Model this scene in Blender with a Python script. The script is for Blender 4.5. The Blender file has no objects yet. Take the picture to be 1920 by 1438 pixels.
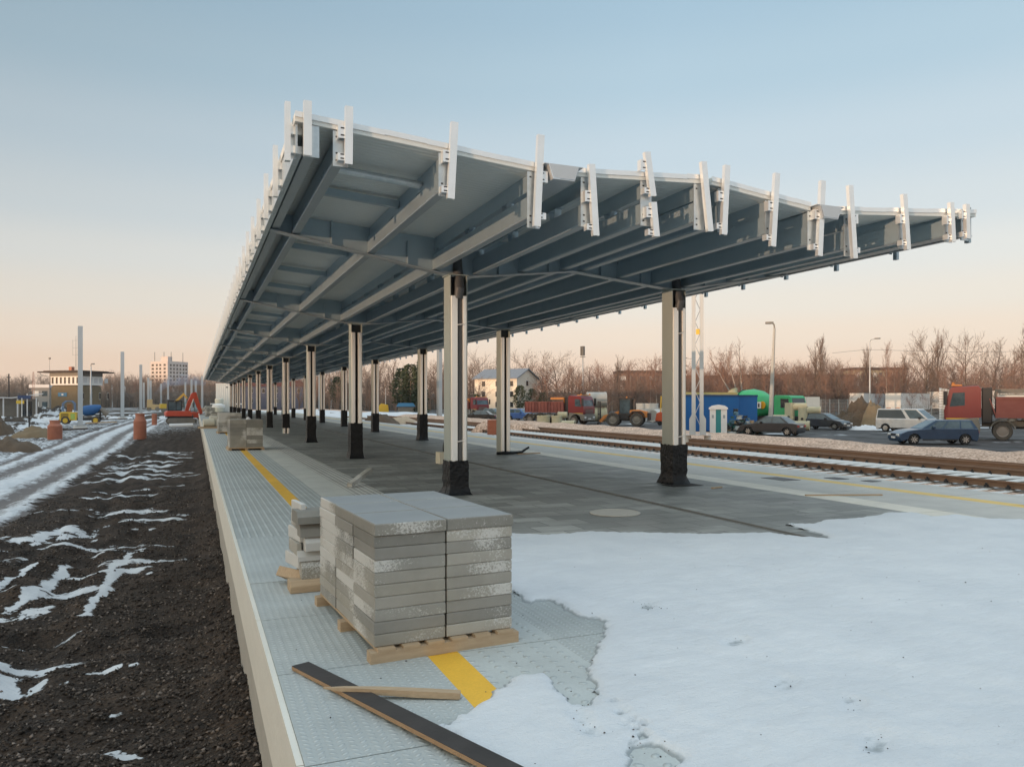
import bpy, math, random
import numpy as np
from mathutils import Vector, Matrix, noise
R = math.radians
sc = bpy.context.scene
# ---------------------------------------------------------------- camera
TH = math.atan(594 / 1440.0)          # camera heading, to the right of the platform direction (+Y)
ST, CT = math.sin(TH), math.cos(TH)
CAMZ, FPX, HY = 1.65, 1440.0, 752.0
cam = bpy.data.cameras.new("camera"); co = bpy.data.objects.new("camera", cam)
sc.collection.objects.link(co); sc.camera = co
co.location = (0, 0, CAMZ); co.rotation_euler = (R(90), 0, -TH)
cam.sensor_width = 36; cam.lens = 36 * FPX / 1920; cam.shift_y = (HY - 719) / 1920
cam.clip_start = .05; cam.clip_end = 6000
# ---------------------------------------------------------------- world and sun
SUN_EL = R(1.05)       # azimuth from +Y, clockwise; sun low on the left, a little behind
SUNV = Vector((math.sin(R(-112)) * math.cos(SUN_EL), math.cos(R(-112)) * math.cos(SUN_EL), math.sin(SUN_EL)))
w = bpy.data.worlds.new("World"); sc.world = w; w.use_nodes = True
nt = w.node_tree; nt.nodes.clear()
def N(t, **k):
    n = nt.nodes.new(t)
    for a, b in k.items(): setattr(n, a, b)
    return n
out = N('ShaderNodeOutputWorld'); bg1 = N('ShaderNodeBackground'); bg2 = N('ShaderNodeBackground'); add = N('ShaderNodeAddShader')
sky = N('ShaderNodeTexSky', sky_type='NISHITA', sun_disc=False, sun_elevation=SUN_EL + R(1.5), sun_rotation=R(-112), air_density=1.0, dust_density=1.5)
nt.links.new(sky.outputs[0], bg1.inputs[0]); bg1.inputs[1].default_value = .05 * .3
tc = N('ShaderNodeTexCoord'); sx = N('ShaderNodeSeparateXYZ'); nt.links.new(tc.outputs['Generated'], sx.inputs[0])
rmp = N('ShaderNodeValToRGB'); nt.links.new(sx.outputs['Z'], rmp.inputs[0])
el = rmp.color_ramp.elements
stops = [(0.0, (.89, .63, .47)), (.04, (.93, .72, .56)), (.08, (.92, .785, .655)), (.12, (.87, .815, .73)), (.17, (.80, .815, .79)),
         (.22, (.69, .76, .79)), (.30, (.58, .70, .78)), (.38, (.47, .63, .74)), (.46, (.40, .57, .70)), (.62, (.72, .88, 1.0)), (.9, (1.08, 1.24, 1.36))]
while len(el) < len(stops): el.new(.5)
for e, (p, c) in zip(el, stops): e.position = p; e.color = (*c, 1)
rmp.color_ramp.interpolation = 'EASE'
# brighter and warmer towards the place where the sun goes down
dt = N('ShaderNodeVectorMath', operation='DOT_PRODUCT'); nt.links.new(tc.outputs['Generated'], dt.inputs[0]); dt.inputs[1].default_value = (SUNV.x, SUNV.y, 0)
mr = N('ShaderNodeMapRange'); nt.links.new(dt.outputs['Value'], mr.inputs[0])
mr.inputs[1].default_value = .25; mr.inputs[2].default_value = 1; mr.inputs[3].default_value = 0; mr.inputs[4].default_value = 1
glow = N('ShaderNodeMix', data_type='RGBA', blend_type='MULTIPLY'); nt.links.new(mr.outputs[0], glow.inputs[0])
az = N('ShaderNodeMapRange'); nt.links.new(sx.outputs['X'], az.inputs[0])
az.inputs[1].default_value = -.25; az.inputs[2].default_value = .5; az.inputs[3].default_value = .86; az.inputs[4].default_value = 1.02
azm = N('ShaderNodeVectorMath', operation='SCALE'); nt.links.new(rmp.outputs[0], azm.inputs[0]); nt.links.new(az.outputs[0], azm.inputs['Scale'])
azf = N('ShaderNodeMapRange'); nt.links.new(sx.outputs['Z'], azf.inputs[0]); azf.inputs[1].default_value = .02; azf.inputs[2].default_value = .40; azf.inputs[3].default_value = .94; azf.inputs[4].default_value = .72
nt.links.new(azf.outputs[0], az.inputs[3]); nt.links.new(azm.outputs[0], glow.inputs[6]); glow.inputs[7].default_value = (2.9, 2.3, 1.7, 1)
nt.links.new(glow.outputs[2], bg2.inputs[0]); bg2.inputs[1].default_value = .95
nt.links.new(bg1.outputs[0], add.inputs[0]); nt.links.new(bg2.outputs[0], add.inputs[1]); nt.links.new(add.outputs[0], out.inputs[0])
sl = bpy.data.lights.new("sun", 'SUN'); so = bpy.data.objects.new("sun", sl); sc.collection.objects.link(so)
sl.energy = 4.2; sl.angle = R(.6); sl.color = (1, .64, .40)
so.rotation_euler = SUNV.to_track_quat('Z', 'Y').to_euler()
sc.view_settings.view_transform = 'Standard'; sc.view_settings.look = 'None'; sc.view_settings.exposure = 0.0; sc.view_settings.gamma = 1
sc.cycles.max_bounces = 5; sc.cycles.transparent_max_bounces = 12
# ---------------------------------------------------------------- measuring helpers
def ray(px):
    t = (px - 960) / FPX
    return ST + CT * t, CT - ST * t           # X and Y per metre of depth
def G(px, d): a, b = ray(px); return a * d, b * d
def P(px, py, z=0.0):                          # ground point at height z seen at photo pixel
    return G(px, FPX * (CAMZ - z) / (py - HY))
def dep(py, z): return FPX * (CAMZ - z) / (py - HY)
def zat(py, d): return CAMZ + (HY - py) * d / FPX
def onY(px, Y):                                # X on the plane Y = const, and its depth
    a, b = ray(px); return Y / b * a, Y / b
def yaw(px, rel): return -(TH + math.atan((px - 960) / FPX)) + R(rel)
# ---------------------------------------------------------------- materials
def mat(name, col, rough=.7, metal=0., n=None, bump=None, spec=.5, stripes=None, coat=0, emit=None, alpha=None):
    """n=(scale, amount, colour2[, stretch]); bump=(scale, strength[, distance])"""
    m = bpy.data.materials.new(name); m.use_nodes = True
    t = m.node_tree; b = t.nodes['Principled BSDF']
    b.inputs['Base Color'].default_value = (*col, 1); b.inputs['Roughness'].default_value = rough
    b.inputs['Metallic'].default_value = metal; b.inputs['Specular IOR Level'].default_value = spec
    b.inputs['Coat Weight'].default_value = coat
    if emit: b.inputs['Emission Color'].default_value = (*emit[0], 1); b.inputs['Emission Strength'].default_value = emit[1]
    if n or bump or stripes:
        tcn = t.nodes.new('ShaderNodeTexCoord')
    if n:
        mp = t.nodes.new('ShaderNodeMapping'); t.links.new(tcn.outputs['Object'], mp.inputs[0])
        if len(n) > 3: mp.inputs['Scale'].default_value = n[3]
        nz = t.nodes.new('ShaderNodeTexNoise'); nz.inputs['Scale'].default_value = n[0]; nz.inputs['Detail'].default_value = 7; nz.inputs['Roughness'].default_value = .62
        t.links.new(mp.outputs[0], nz.inputs['Vector'])
        cr = t.nodes.new('ShaderNodeValToRGB'); cr.color_ramp.elements[0].position = .5 - n[1] * .5; cr.color_ramp.elements[1].position = .5 + n[1] * .5
        cr.color_ramp.elements[0].color = (*col, 1); cr.color_ramp.elements[1].color = (*n[2], 1)
        t.links.new(nz.outputs[0], cr.inputs[0]); t.links.new(cr.outputs[0], b.inputs['Base Color'])
    if bump:
        nb = t.nodes.new('ShaderNodeTexNoise'); nb.inputs['Scale'].default_value = bump[0]; nb.inputs['Detail'].default_value = 5
        t.links.new(tcn.outputs['Object'], nb.inputs['Vector'])
        bp = t.nodes.new('ShaderNodeBump'); bp.inputs['Strength'].default_value = bump[1]; bp.inputs['Distance'].default_value = bump[2] if len(bump) > 2 else .02
        t.links.new(nb.outputs[0], bp.inputs['Height']); t.links.new(bp.outputs[0], b.inputs['Normal'])
    if stripes:                                 # fine parallel ribs: (axis, period, strength, distance)
        sp = t.nodes.new('ShaderNodeSeparateXYZ'); t.links.new(tcn.outputs['Object'], sp.inputs[0])
        mm = t.nodes.new('ShaderNodeMath'); mm.operation = 'MULTIPLY'; t.links.new(sp.outputs[stripes[0]], mm.inputs[0]); mm.inputs[1].default_value = 2 * math.pi / stripes[1]
        ms = t.nodes.new('ShaderNodeMath'); ms.operation = 'SINE'; t.links.new(mm.outputs[0], ms.inputs[0])
        bp2 = t.nodes.new('ShaderNodeBump'); bp2.inputs['Strength'].default_value = stripes[2]; bp2.inputs['Distance'].default_value = stripes[3]
        t.links.new(ms.outputs[0], bp2.inputs['Height'])
        if bump: t.links.new(bp.outputs[0], bp2.inputs['Normal'])
        t.links.new(bp2.outputs[0], b.inputs['Normal'])
    return m
def nodes_of(m):
    t = m.node_tree; return t, t.nodes['Principled BSDF'], (lambda k, **kw: _mk(t, k, kw))
def _mk(t, k, kw):
    n = t.nodes.new(k)
    for a, b in kw.items(): setattr(n, a, b)
    return n
def MA(t, op, a, b=None, c=None):
    n = t.nodes.new('ShaderNodeMath'); n.operation = op
    for i, v in enumerate((a, b, c)):
        if v is None: continue
        if isinstance(v, (int, float)): n.inputs[i].default_value = v
        else: t.links.new(v, n.inputs[i])
    return n.outputs[0]
def ramp(t, fac, stops, interp='LINEAR'):
    cr = t.nodes.new('ShaderNodeValToRGB'); e = cr.color_ramp.elements
    while len(e) < len(stops): e.new(.5)
    for q, (p, c) in zip(e, stops): q.position = p; q.color = (*c, 1) if len(c) == 3 else c
    cr.color_ramp.interpolation = interp; t.links.new(fac, cr.inputs[0]); return cr.outputs[0]
def noise_tex(t, vec, scale, detail=6, rough=.6):
    n = t.nodes.new('ShaderNodeTexNoise'); n.inputs['Scale'].default_value = scale; n.inputs['Detail'].default_value = detail; n.inputs['Roughness'].default_value = rough
    t.links.new(vec, n.inputs['Vector']); return n.outputs[0]
def mapping(t, vec, scale):
    n = t.nodes.new('ShaderNodeMapping'); n.inputs['Scale'].default_value = scale; t.links.new(vec, n.inputs[0]); return n.outputs[0]
def mixc(t, f, a, b, bt='MIX'):
    n = t.nodes.new('ShaderNodeMix'); n.data_type = 'RGBA'; n.blend_type = bt
    for i, v in ((0, f), (6, a), (7, b)):
        if isinstance(v, (int, float)): n.inputs[i].default_value = v
        elif isinstance(v, tuple): n.inputs[i].default_value = (*v, 1)
        else: t.links.new(v, n.inputs[i])
    return n.outputs[2]
# ---------------------------------------------------------------- mesh builder
class MB:
    def __init__(s): s.v = []; s.f = []; s.m = []; s.M = None
    def _add(s, vs, fs, mi):
        o = len(s.v)
        if s.M is not None: vs = [s.M @ Vector(p) for p in vs]
        s.v.extend([tuple(p) for p in vs]); s.f.extend([tuple(i + o for i in f) for f in fs]); s.m.extend([mi] * len(fs))
    def box(s, x0, x1, y0, y1, z0, z1, mi=0):
        s._add([(x0, y0, z0), (x1, y0, z0), (x1, y1, z0), (x0, y1, z0), (x0, y0, z1), (x1, y0, z1), (x1, y1, z1), (x0, y1, z1)],
               [(0, 3, 2, 1), (4, 5, 6, 7), (0, 1, 5, 4), (1, 2, 6, 5), (2, 3, 7, 6), (3, 0, 4, 7)], mi); return s
    def beam(s, a, b, w, h, mi=0, up=(0, 0, 1)):
        a, b = Vector(a), Vector(b); d = (b - a).normalized(); u = Vector(up)
        if abs(d.dot(u)) > .99: u = Vector((0, 1, 0))
        x = d.cross(u).normalized(); z = x.cross(d)
        vs = [p + x * (i * w / 2) + z * (j * h / 2) for p in (a, b) for i, j in ((-1, -1), (1, -1), (1, 1), (-1, 1))]
        s._add(vs, [(0, 1, 2, 3), (7, 6, 5, 4), (0, 4, 5, 1), (1, 5, 6, 2), (2, 6, 7, 3), (3, 7, 4, 0)], mi); return s
    def tube(s, pts, rs, n=8, mi=0, caps=True):
        pts = [Vector(p) for p in pts]
        if not hasattr(rs, '__len__'): rs = [rs] * len(pts)
        rings = []; u = None
        for i, p in enumerate(pts):
            d = (pts[min(i + 1, len(pts) - 1)] - pts[max(i - 1, 0)]).normalized()
            if u is None: u = Vector((0, 0, 1)) if abs(d.z) < .9 else Vector((1, 0, 0))
            x = d.cross(u).normalized(); y = x.cross(d).normalized(); u = y
            rings.append([p + (x * math.cos(2 * math.pi * k / n) + y * math.sin(2 * math.pi * k / n)) * rs[i] for k in range(n)])
        vs = [q for r in rings for q in r]; fs = []
        for i in range(len(pts) - 1):
            for k in range(n):
                fs.append((i * n + k, i * n + (k + 1) % n, (i + 1) * n + (k + 1) % n, (i + 1) * n + k))
        if caps: fs.append(tuple(reversed(range(n)))); fs.append(tuple((len(pts) - 1) * n + k for k in range(n)))
        s._add(vs, fs, mi); return s
    def lathe(s, prof, c=(0, 0, 0), n=24, mi=0, caps=True):
        vs = [(c[0] + r * math.cos(2 * math.pi * k / n), c[1] + r * math.sin(2 * math.pi * k / n), c[2] + z) for r, z in prof for k in range(n)]
        fs = [(i * n + k, i * n + (k + 1) % n, (i + 1) * n + (k + 1) % n, (i + 1) * n + k) for i in range(len(prof) - 1) for k in range(n)]
        if caps and prof[0][0] > 1e-4: fs.append(tuple(reversed(range(n))))
        if caps and prof[-1][0] > 1e-4: fs.append(tuple((len(prof) - 1) * n + k for k in range(n)))
        s._add(vs, fs, mi); return s
    def prism(s, poly, y0, y1, mi=0, ax='y'):   # polygon in (x,z) extruded along y (or (y,z) along x, (x,y) along z)
        f = {'y': lambda p, t: (p[0], t, p[1]), 'x': lambda p, t: (t, p[0], p[1]), 'z': lambda p, t: (p[0], p[1], t)}[ax]
        n = len(poly); vs = [f(p, y0) for p in poly] + [f(p, y1) for p in poly]
        s._add(vs, [tuple(range(n)), tuple(reversed(range(n, 2 * n)))] + [(i, i + n, (i + 1) % n + n, (i + 1) % n) for i in range(n)], mi); return s
    def loft(s, rings, mi=0, caps=True):
        n = len(rings[0]); vs = [p for r in rings for p in r]
        fs = [(i * n + k, i * n + (k + 1) % n, (i + 1) * n + (k + 1) % n, (i + 1) * n + k) for i in range(len(rings) - 1) for k in range(n)]
        if caps: fs += [tuple(reversed(range(n))), tuple((len(rings) - 1) * n + k for k in range(n))]
        s._add(vs, fs, mi); return s
    def panel(s, q, off=.01, th=.015, inset=0., mi=0):   # a thin plate lying proud of the quad q
        q = [Vector(p) for p in q]; c = sum(q, Vector()) / len(q); nn = (q[1] - q[0]).cross(q[-1] - q[0]).normalized()
        q = [p + (c - p) * inset for p in q]; n = len(q)
        vs = [p + nn * (off - th) for p in q] + [p + nn * off for p in q]
        s._add(vs, [tuple(reversed(range(n))), tuple(range(n, 2 * n))] + [(i, (i + 1) % n, (i + 1) % n + n, i + n) for i in range(n)], mi); return s
    def quad(s, q, mi=0): s._add(q, [tuple(range(len(q)))], mi); return s
    def mesh(s, name, mats, smooth=True, ang=35):
        me = bpy.data.meshes.new(name); me.from_pydata(s.v, [], s.f); me.validate()
        for m in (mats if isinstance(mats, (list, tuple)) else [mats]): me.materials.append(m)
        if any(s.m) and len(s.m) == len(me.polygons): me.polygons.foreach_set('material_index', s.m)
        bmesh_norm(me)
        if smooth:
            me.polygons.foreach_set('use_smooth', [True] * len(me.polygons)); me.set_sharp_from_angle(angle=R(ang))
        me.update(); return me
    def obj(s, name, mats, parent=None, loc=(0, 0, 0), rz=0., smooth=True, bevel=0, **kw):
        o = bpy.data.objects.new(name, s.mesh(name, mats, smooth)); sc.collection.objects.link(o)
        o.location = loc; o.rotation_euler = (0, 0, rz)
        if parent is not None: o.parent = parent
        if bevel:
            b = o.modifiers.new('bevel', 'BEVEL'); b.width = bevel; b.segments = 2; b.limit_method = 'ANGLE'; b.angle_limit = R(40)
        tag(o, **kw); return o
import bmesh
def bmesh_norm(me):
    b = bmesh.new(); b.from_mesh(me); bmesh.ops.recalc_face_normals(b, faces=b.faces); b.to_mesh(me); b.free()
def tag(o, label=None, cat=None, group=None, kind=None):
    if label: o['label'] = label
    if cat: o['category'] = cat
    if group: o['group'] = group
    if kind: o['kind'] = kind
    return o
def thing(name, label, cat, loc=(0, 0, 0), rz=0., group=None):
    o = bpy.data.objects.new(name, None); sc.collection.objects.link(o); o.location = loc; o.rotation_euler = (0, 0, rz)
    o.empty_display_size = .2
    return tag(o, label, cat, group)
def dup(root, loc, rz=0., label=None, group=None, scale=None):
    r = root.copy(); sc.collection.objects.link(r); r.location = loc; r.rotation_euler = (0, 0, rz)
    if label: r['label'] = label
    if group: r['group'] = group
    if scale: r.scale = scale
    for ch in list(root.children):
        c = ch.copy(); sc.collection.objects.link(c); c.parent = r
        for g in list(ch.children):
            d = g.copy(); sc.collection.objects.link(d); d.parent = c
    return r
def addpart(name, me, parent, loc=(0, 0, 0), rot=(0, 0, 0)):
    o = bpy.data.objects.new(name, me); sc.collection.objects.link(o); o.location = loc; o.rotation_euler = rot; o.parent = parent; return o
def text_part(txt, name, m, parent, loc, rot, size, ext=.004):
    c = bpy.data.curves.new(name, 'FONT'); c.body = txt; c.size = size; c.extrude = ext; c.align_x = 'CENTER'; c.align_y = 'CENTER'
    o = bpy.data.objects.new(name, c); sc.collection.objects.link(o)
    dg = bpy.context.evaluated_depsgraph_get(); me = bpy.data.meshes.new_from_object(o.evaluated_get(dg))
    bpy.data.objects.remove(o); me.materials.clear(); me.materials.append(m)
    return addpart(name, me, parent, loc, rot)
def ORD(k): return ['first', 'second', 'third', 'fourth', 'fifth', 'sixth', 'seventh', 'eighth', 'ninth', 'tenth', 'eleventh', 'twelfth', 'thirteenth', 'fourteenth', 'fifteenth', 'sixteenth'][k]
# ---------------------------------------------------------------- shared materials
steel = mat('painted_steel', (.31, .41, .48), .34, .4, n=(2.5, .8, (.40, .49, .54)))
steel_lt = mat('light_steel_flange', (.36, .41, .44), .4, .5, n=(3, .8, (.44, .48, .5)))
galv = mat('galvanised_plate', (.40, .47, .52), .36, .7, n=(9, .7, (.66, .72, .75)))
alu = mat('white_aluminium', (.74, .77, .78), .32, .55, n=(5, .7, (.86, .88, .89)))
soffit = mat('roof_sheet', (.62, .67, .67), .5, .15, n=(1.2, .6, (.72, .75, .74)), stripes=(1, .1, .35, .01))
gutterm = mat('grey_gutter', (.5, .54, .57), .4, .4)
clad = mat('column_cladding', (.88, .88, .85), .27, .6, n=(3, .5, (.94, .93, .89), (1, 1, .1)))
colside = mat('column_steel', (.35, .40, .38), .5, .2, n=(3, .6, (.43, .48, .45), (1, 1, .2)))
black_pl = mat('black_plastic_sheet', (.008, .009, .011), .33, 0, spec=.3, bump=(14, .9, .03))
rubber = mat('rubber', (.02, .02, .022), .85)
tyre_mud = mat('muddy_tyre', (.035, .033, .031), .9, n=(3, .7, (.12, .105, .09)))
darkm = mat('dark_metal', (.03, .032, .036), .5, .4)
rim_dk = mat('dark_rim', (.05, .05, .05), .5, .5)
greym = mat('dirty_grey_metal', (.16, .16, .15), .7, .2, n=(3, .7, (.26, .24, .21)))
glass = mat('window_glass', (.025, .04, .05), .06, 0, spec=.8, n=(1.1, .4, (.10, .15, .18)))
glass_dk = mat('dark_window_glass', (.02, .025, .03), .08, 0, spec=.9)
conc = mat('concrete', (.36, .37, .36), .85, n=(5, .6, (.46, .47, .45)), bump=(40, .3))
conc_y = mat('yellowish_concrete', (.42, .40, .27), .85, n=(3, .7, (.52, .49, .36)), bump=(20, .3))
conc_w = mat('pale_concrete', (.52, .53, .52), .85, n=(3, .6, (.62, .62, .6)))
wood = mat('rough_pine', (.34, .245, .155), .85, n=(5, .8, (.52, .40, .27), (1, 8, 8)), bump=(60, .5, .004))
snow_m = mat('packed_snow', (.62, .66, .70), .75, n=(4, .8, (.72, .75, .79)), bump=(9, .4, .03))
white = mat('white_paint', (.78, .78, .76), .5, n=(2, .5, (.7, .7, .68)))
whitegrey = mat('grey_white_panel', (.55, .56, .58), .5, n=(1, .5, (.62, .62, .62)))
red = mat('red_truck_paint', (.19, .006, .014), .35, 0, coat=.2, n=(1.2, .8, (.14, .008, .014)))
redd = mat('dusty_red_paint', (.15, .03, .03), .65, n=(1.6, .9, (.25, .095, .08), (.6, 1, 1)))
orange = mat('orange_paint', (.62, .22, .04), .5, n=(3, .6, (.5, .2, .06)))
yellow = mat('yellow_paint', (.72, .48, .04), .55, n=(3, .6, (.6, .42, .06)))
chrome = mat('bright_metal', (.6, .6, .6), .3, .8)
col_web = mat('shaded_column_web', (.045, .05, .058), .6, .3)  # near-black tone paints in the shade between the flanges
lamp_w = mat('headlight_lens', (.75, .76, .74), .15, 0, spec=.8)
lamp_r = mat('tail_light_lens', (.45, .03, .03), .2, 0, spec=.8)
bluem = mat('blue_tarp', (.004, .10, .33), .5, n=(.6, .8, (.006, .125, .38)))
brownpl = mat('brown_plastic', (.33, .12, .07), .55, n=(3, .7, (.42, .17, .11)))
bark = mat('grey_brown_bark', (.10, .08, .065), .9, n=(3, .8, (.17, .13, .10)))
birch = mat('pale_birch_bark', (.42, .38, .34), .8, n=(6, .5, (.22, .19, .17)))
twig = mat('brown_twigs', (.12, .085, .068), .9, n=(.12, .8, (.25, .18, .14)))
twig_r = mat('reddish_twigs', (.17, .10, .075), .9, n=(.12, .8, (.30, .18, .135)))
twig_g = mat('grey_twigs', (.12, .10, .085), .9, n=(.3, .9, (.2, .16, .13)))
needle = mat('dark_needles', (.022, .045, .026), .85, n=(.8, .9, (.05, .075, .04)))
needle2 = mat('olive_needles', (.045, .065, .03), .85, n=(.9, .9, (.09, .105, .055)))
# ================================================================ SETTING
GZL, GZR = -1.10, -1.0
def fbm(x, y, s, o=4):
    return noise.fractal(Vector((x * s, y * s, 3.1)), 1.0, 2.0, o)
def grid(xs, ys, hf, name, m, attrs=None, **kw):
    nx, ny = len(xs), len(ys)
    vs = [(x, y, hf(x, y)) for y in ys for x in xs]
    fs = [(j * nx + i, j * nx + i + 1, (j + 1) * nx + i + 1, (j + 1) * nx + i) for j in range(ny - 1) for i in range(nx - 1)]
    me = bpy.data.meshes.new(name); me.from_pydata(vs, [], fs)
    me.polygons.foreach_set('use_smooth', [True] * len(fs)); me.materials.append(m)
    if attrs:
        for an, af in attrs.items():
            a = me.attributes.new(an, 'FLOAT', 'POINT'); a.data.foreach_set('value', [af(v[0], v[1]) for v in vs])
    o = bpy.data.objects.new(name, me); sc.collection.objects.link(o); return tag(o, **kw)
def geo(a, b, d0, rat):
    out = [a]; d = d0
    while out[-1] < b: out.append(out[-1] + d); d *= rat
    return out
# ---- snowy mud of the wide ground, reaching the horizon
def ground_mat(name, snow_bias, dark=(.05, .042, .036), dark2=(.10, .085, .07), sc1=.12, attr=False):
    m = bpy.data.materials.new(name); m.use_nodes = True; t, b, mk = nodes_of(m)
    co_ = mk('ShaderNodeTexCoord').outputs['Object']
    mud = ramp(t, noise_tex(t, co_, 1.7, 10, .7), [(.35, dark), (.65, dark2)])
    fine = noise_tex(t, co_, 28, 4, .6)
    mud = mixc(t, .6, mud, ramp(t, fine, [(.35, (.35, .35, .35)), (.7, (1.5, 1.45, 1.4))]), 'MULTIPLY')
    msk = noise_tex(t, mapping(t, co_, (1, .45, 1)), sc1, 9, .62)
    if attr:
        at = mk('ShaderNodeAttribute', attribute_name='snow').outputs['Fac']
        n2 = noise_tex(t, mapping(t, co_, (1, 1.8, 1)), 3.0, 10, .72)
        msk = MA(t, 'ADD', at, MA(t, 'MULTIPLY', MA(t, 'SUBTRACT', n2, .52), 1.9))
        lo, hi = .5, .56
    else: lo, hi = snow_bias, snow_bias + .05
    f = ramp(t, msk, [(lo, (0, 0, 0)), (hi, (1, 1, 1))])
    snowc = ramp(t, noise_tex(t, co_, 3, 5), [(.3, (.52, .56, .60)), (.7, (.68, .72, .76))])
    if attr:
        wet = mk('ShaderNodeAttribute', attribute_name='rut').outputs['Fac']
        rutn = noise_tex(t, mapping(t, co_, (1.2, .5, 1)), 3.2, 9, .7)
        rf = ramp(t, MA(t, 'ADD', wet, MA(t, 'MULTIPLY', MA(t, 'SUBTRACT', rutn, .5), 1.9)), [(.25, (0, 0, 0)), (.75, (1, 1, 1))])
        snowc = mixc(t, rf, snowc, (.16, .15, .15))
    t.links.new(mixc(t, f, mud, snowc), b.inputs['Base Color']); b.inputs['Roughness'].default_value = .85
    b.inputs['Specular IOR Level'].default_value = .3
    bp = mk('ShaderNodeBump'); bp.inputs['Strength'].default_value = .8; bp.inputs['Distance'].default_value = .05
    vo = mk('ShaderNodeTexVoronoi'); vo.inputs['Scale'].default_value = 26; t.links.new(co_, vo.inputs['Vector'])
    inv = MA(t, 'SUBTRACT', 1.0, f)
    t.links.new(MA(t, 'ADD', MA(t, 'MULTIPLY', MA(t, 'MULTIPLY', vo.outputs['Distance'], -.8), inv), MA(t, 'MULTIPLY', noise_tex(t, co_, 9, 6), .5)), bp.inputs['Height'])
    t.links.new(bp.outputs[0], b.inputs['Normal'])
    return m
g = grid([-1000, -600, -300, -60, 30, 120, 400, 900], [-1000, -600, -100, 0, 60, 150, 400, 1000, 1300], lambda x, y: -1.32, 'ground', ground_mat('snowy_mud', .52), kind='structure')
# ---- left trackbed: dark gravel, snowy haul road with wheel ruts
def seg_d(x, y, ax, ay, bx, by):
    dx, dy = bx - ax, by - ay; L = dx * dx + dy * dy
    t = max(0, min(1, ((x - ax) * dx + (y - ay) * dy) / L)) if L else 0
    return math.hypot(x - ax - t * dx, y - ay - t * dy), t
strokes = [([(22, 1142), (70, 1110), (112, 1072), (132, 1050)], .13), ([(0, 1106), (32, 1078), (66, 1062)], .09), ([(160, 1160), (182, 1126), (205, 1088), (236, 1070)], .09),
           ([(205, 1085), (214, 1062)], .10), ([(230, 1062), (242, 1040), (264, 1034)], .08), ([(88, 1124), (140, 1116)], .045), ([(0, 1276), (50, 1282), (128, 1268)], .05),
           ([(0, 1262), (25, 1280)], .09), ([(165, 1262), (222, 1252)], .055), ([(235, 1254), (262, 1246)], .04), ([(0, 1316), (38, 1312)], .045), ([(198, 1422), (262, 1428)], .085),
           ([(215, 1344), (240, 1338)], .06), ([(35, 1046), (172, 1036)], .045), ([(148, 1075), (240, 1071)], .04), ([(0, 1010), (60, 1012), (125, 990)], .22), ([(60, 1020), (180, 990)], .12),
           ([(245, 990), (305, 994)], .07), ([(95, 1002), (180, 1003)], .05), ([(20, 1268), (128, 1272)], .05), ([(270, 1078), (282, 1080)], .05)]
rs = random.Random(5)
for i in range(85):
    y0 = rs.uniform(8.2, 46); x0 = rs.uniform(-3.6, -1.0); strokes.append(([None, (x0, y0), (x0 + rs.uniform(.3, 1.3), y0 + rs.uniform(-.25, .25))], rs.uniform(.05, .14) * (1 + y0 / 25)))
SEG = []
for pl, wd in strokes:
    pts = pl[1:] if pl[0] is None else [P(a, b, -1.1) for a, b in pl]
    for a, b in zip(pts, pts[1:]): SEG.append((*a, *b, wd))
def rutf(x, y):
    c = -6.3 + .5 * math.sin(y * .05) + .2 * fbm(x, y, .05)
    v = 0
    for o_, wd in ((-1.0, .85), (.95, .8), (2.0, .35), (-2.2, .5)): v = max(v, 1 - abs(x - c - o_) / wd)
    return max(0, v)
def snowf(x, y):
    e = -3.9 + .35 * fbm(0, y, .3) - max(0, (12 - y)) * .04
    v = max(0, min(1, .5 + (e - x) * .9))
    if x < -8.6: v = min(v, .56 + .25 * fbm(x, y, .12))
    if y > 55: v = max(v, min(.55, (y - 55) * .012 + .2 - (x + 2) * .04))
    for ax, ay, bx, by, wd in SEG:
        if abs(ay - y) < 2.2 and abs((ax + bx) / 2 - x) < 2.2:
            d, t_ = seg_d(x, y, ax, ay, bx, by)
            if d < wd * 2.2: v = max(v, .95 - d / wd * .55)
    return v
def bedh(x, y):
    h = GZL + .08 * fbm(x, y, .35) + .08 * fbm(x, y, 1.1) + .035 * fbm(x, y, 4)
    h += .17 * math.exp(-((x - .42) / .28) ** 2) * (.8 + .5 * fbm(0, y, .9))      # gravel heaped against the platform wall
    if x > -4:
        h += .07 * max(0, math.sin((x * 1.0 + y * .55 + .5 * fbm(x, y, .4)) * 2.9)) * min(1, max(0, -x * .8)) * (1 if y < 16 else .4)
        h -= .10 * math.exp(-((x + 1.35 + .12 * y * .3) / .25) ** 2)
    for rx in (-1.15, -1.75, -2.7, -3.3): h -= .055 * math.exp(-((x - rx - .18 * math.sin(y * .21) - .02 * y * .3) / .13) ** 2) * (.6 + .5 * fbm(x, y * .5, .6))
    if y > 6: h += .035 * math.sin(y * 7 + fbm(x, y, .8) * 2) * max(0, min(1, (x + 3.8) * .8)) * max(0, min(1, (-.6 - x)))
    h -= .09 * rutf(x, y)
    if x < -7.5: h += min(1, (-7.5 - x) * .25) * (.25 * fbm(x, y, .22) + .18 * fbm(x, y, .6))
    return h
xs = sorted(set([round(-3.2 + i * .055, 3) for i in range(67)] + [round(-12 + i * .16, 3) for i in range(55)] + [-60, -45, -34, -26, -20, -16.5, -14]))
grid(xs, geo(1.2, 150, .045, 1.0155), bedh, 'gravel_ground', ground_mat('dark_trackbed', .5, attr=True, dark=(.013, .0095, .0075), dark2=(.075, .054, .040)),
     {'snow': snowf, 'rut': rutf}, kind='structure')
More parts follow.
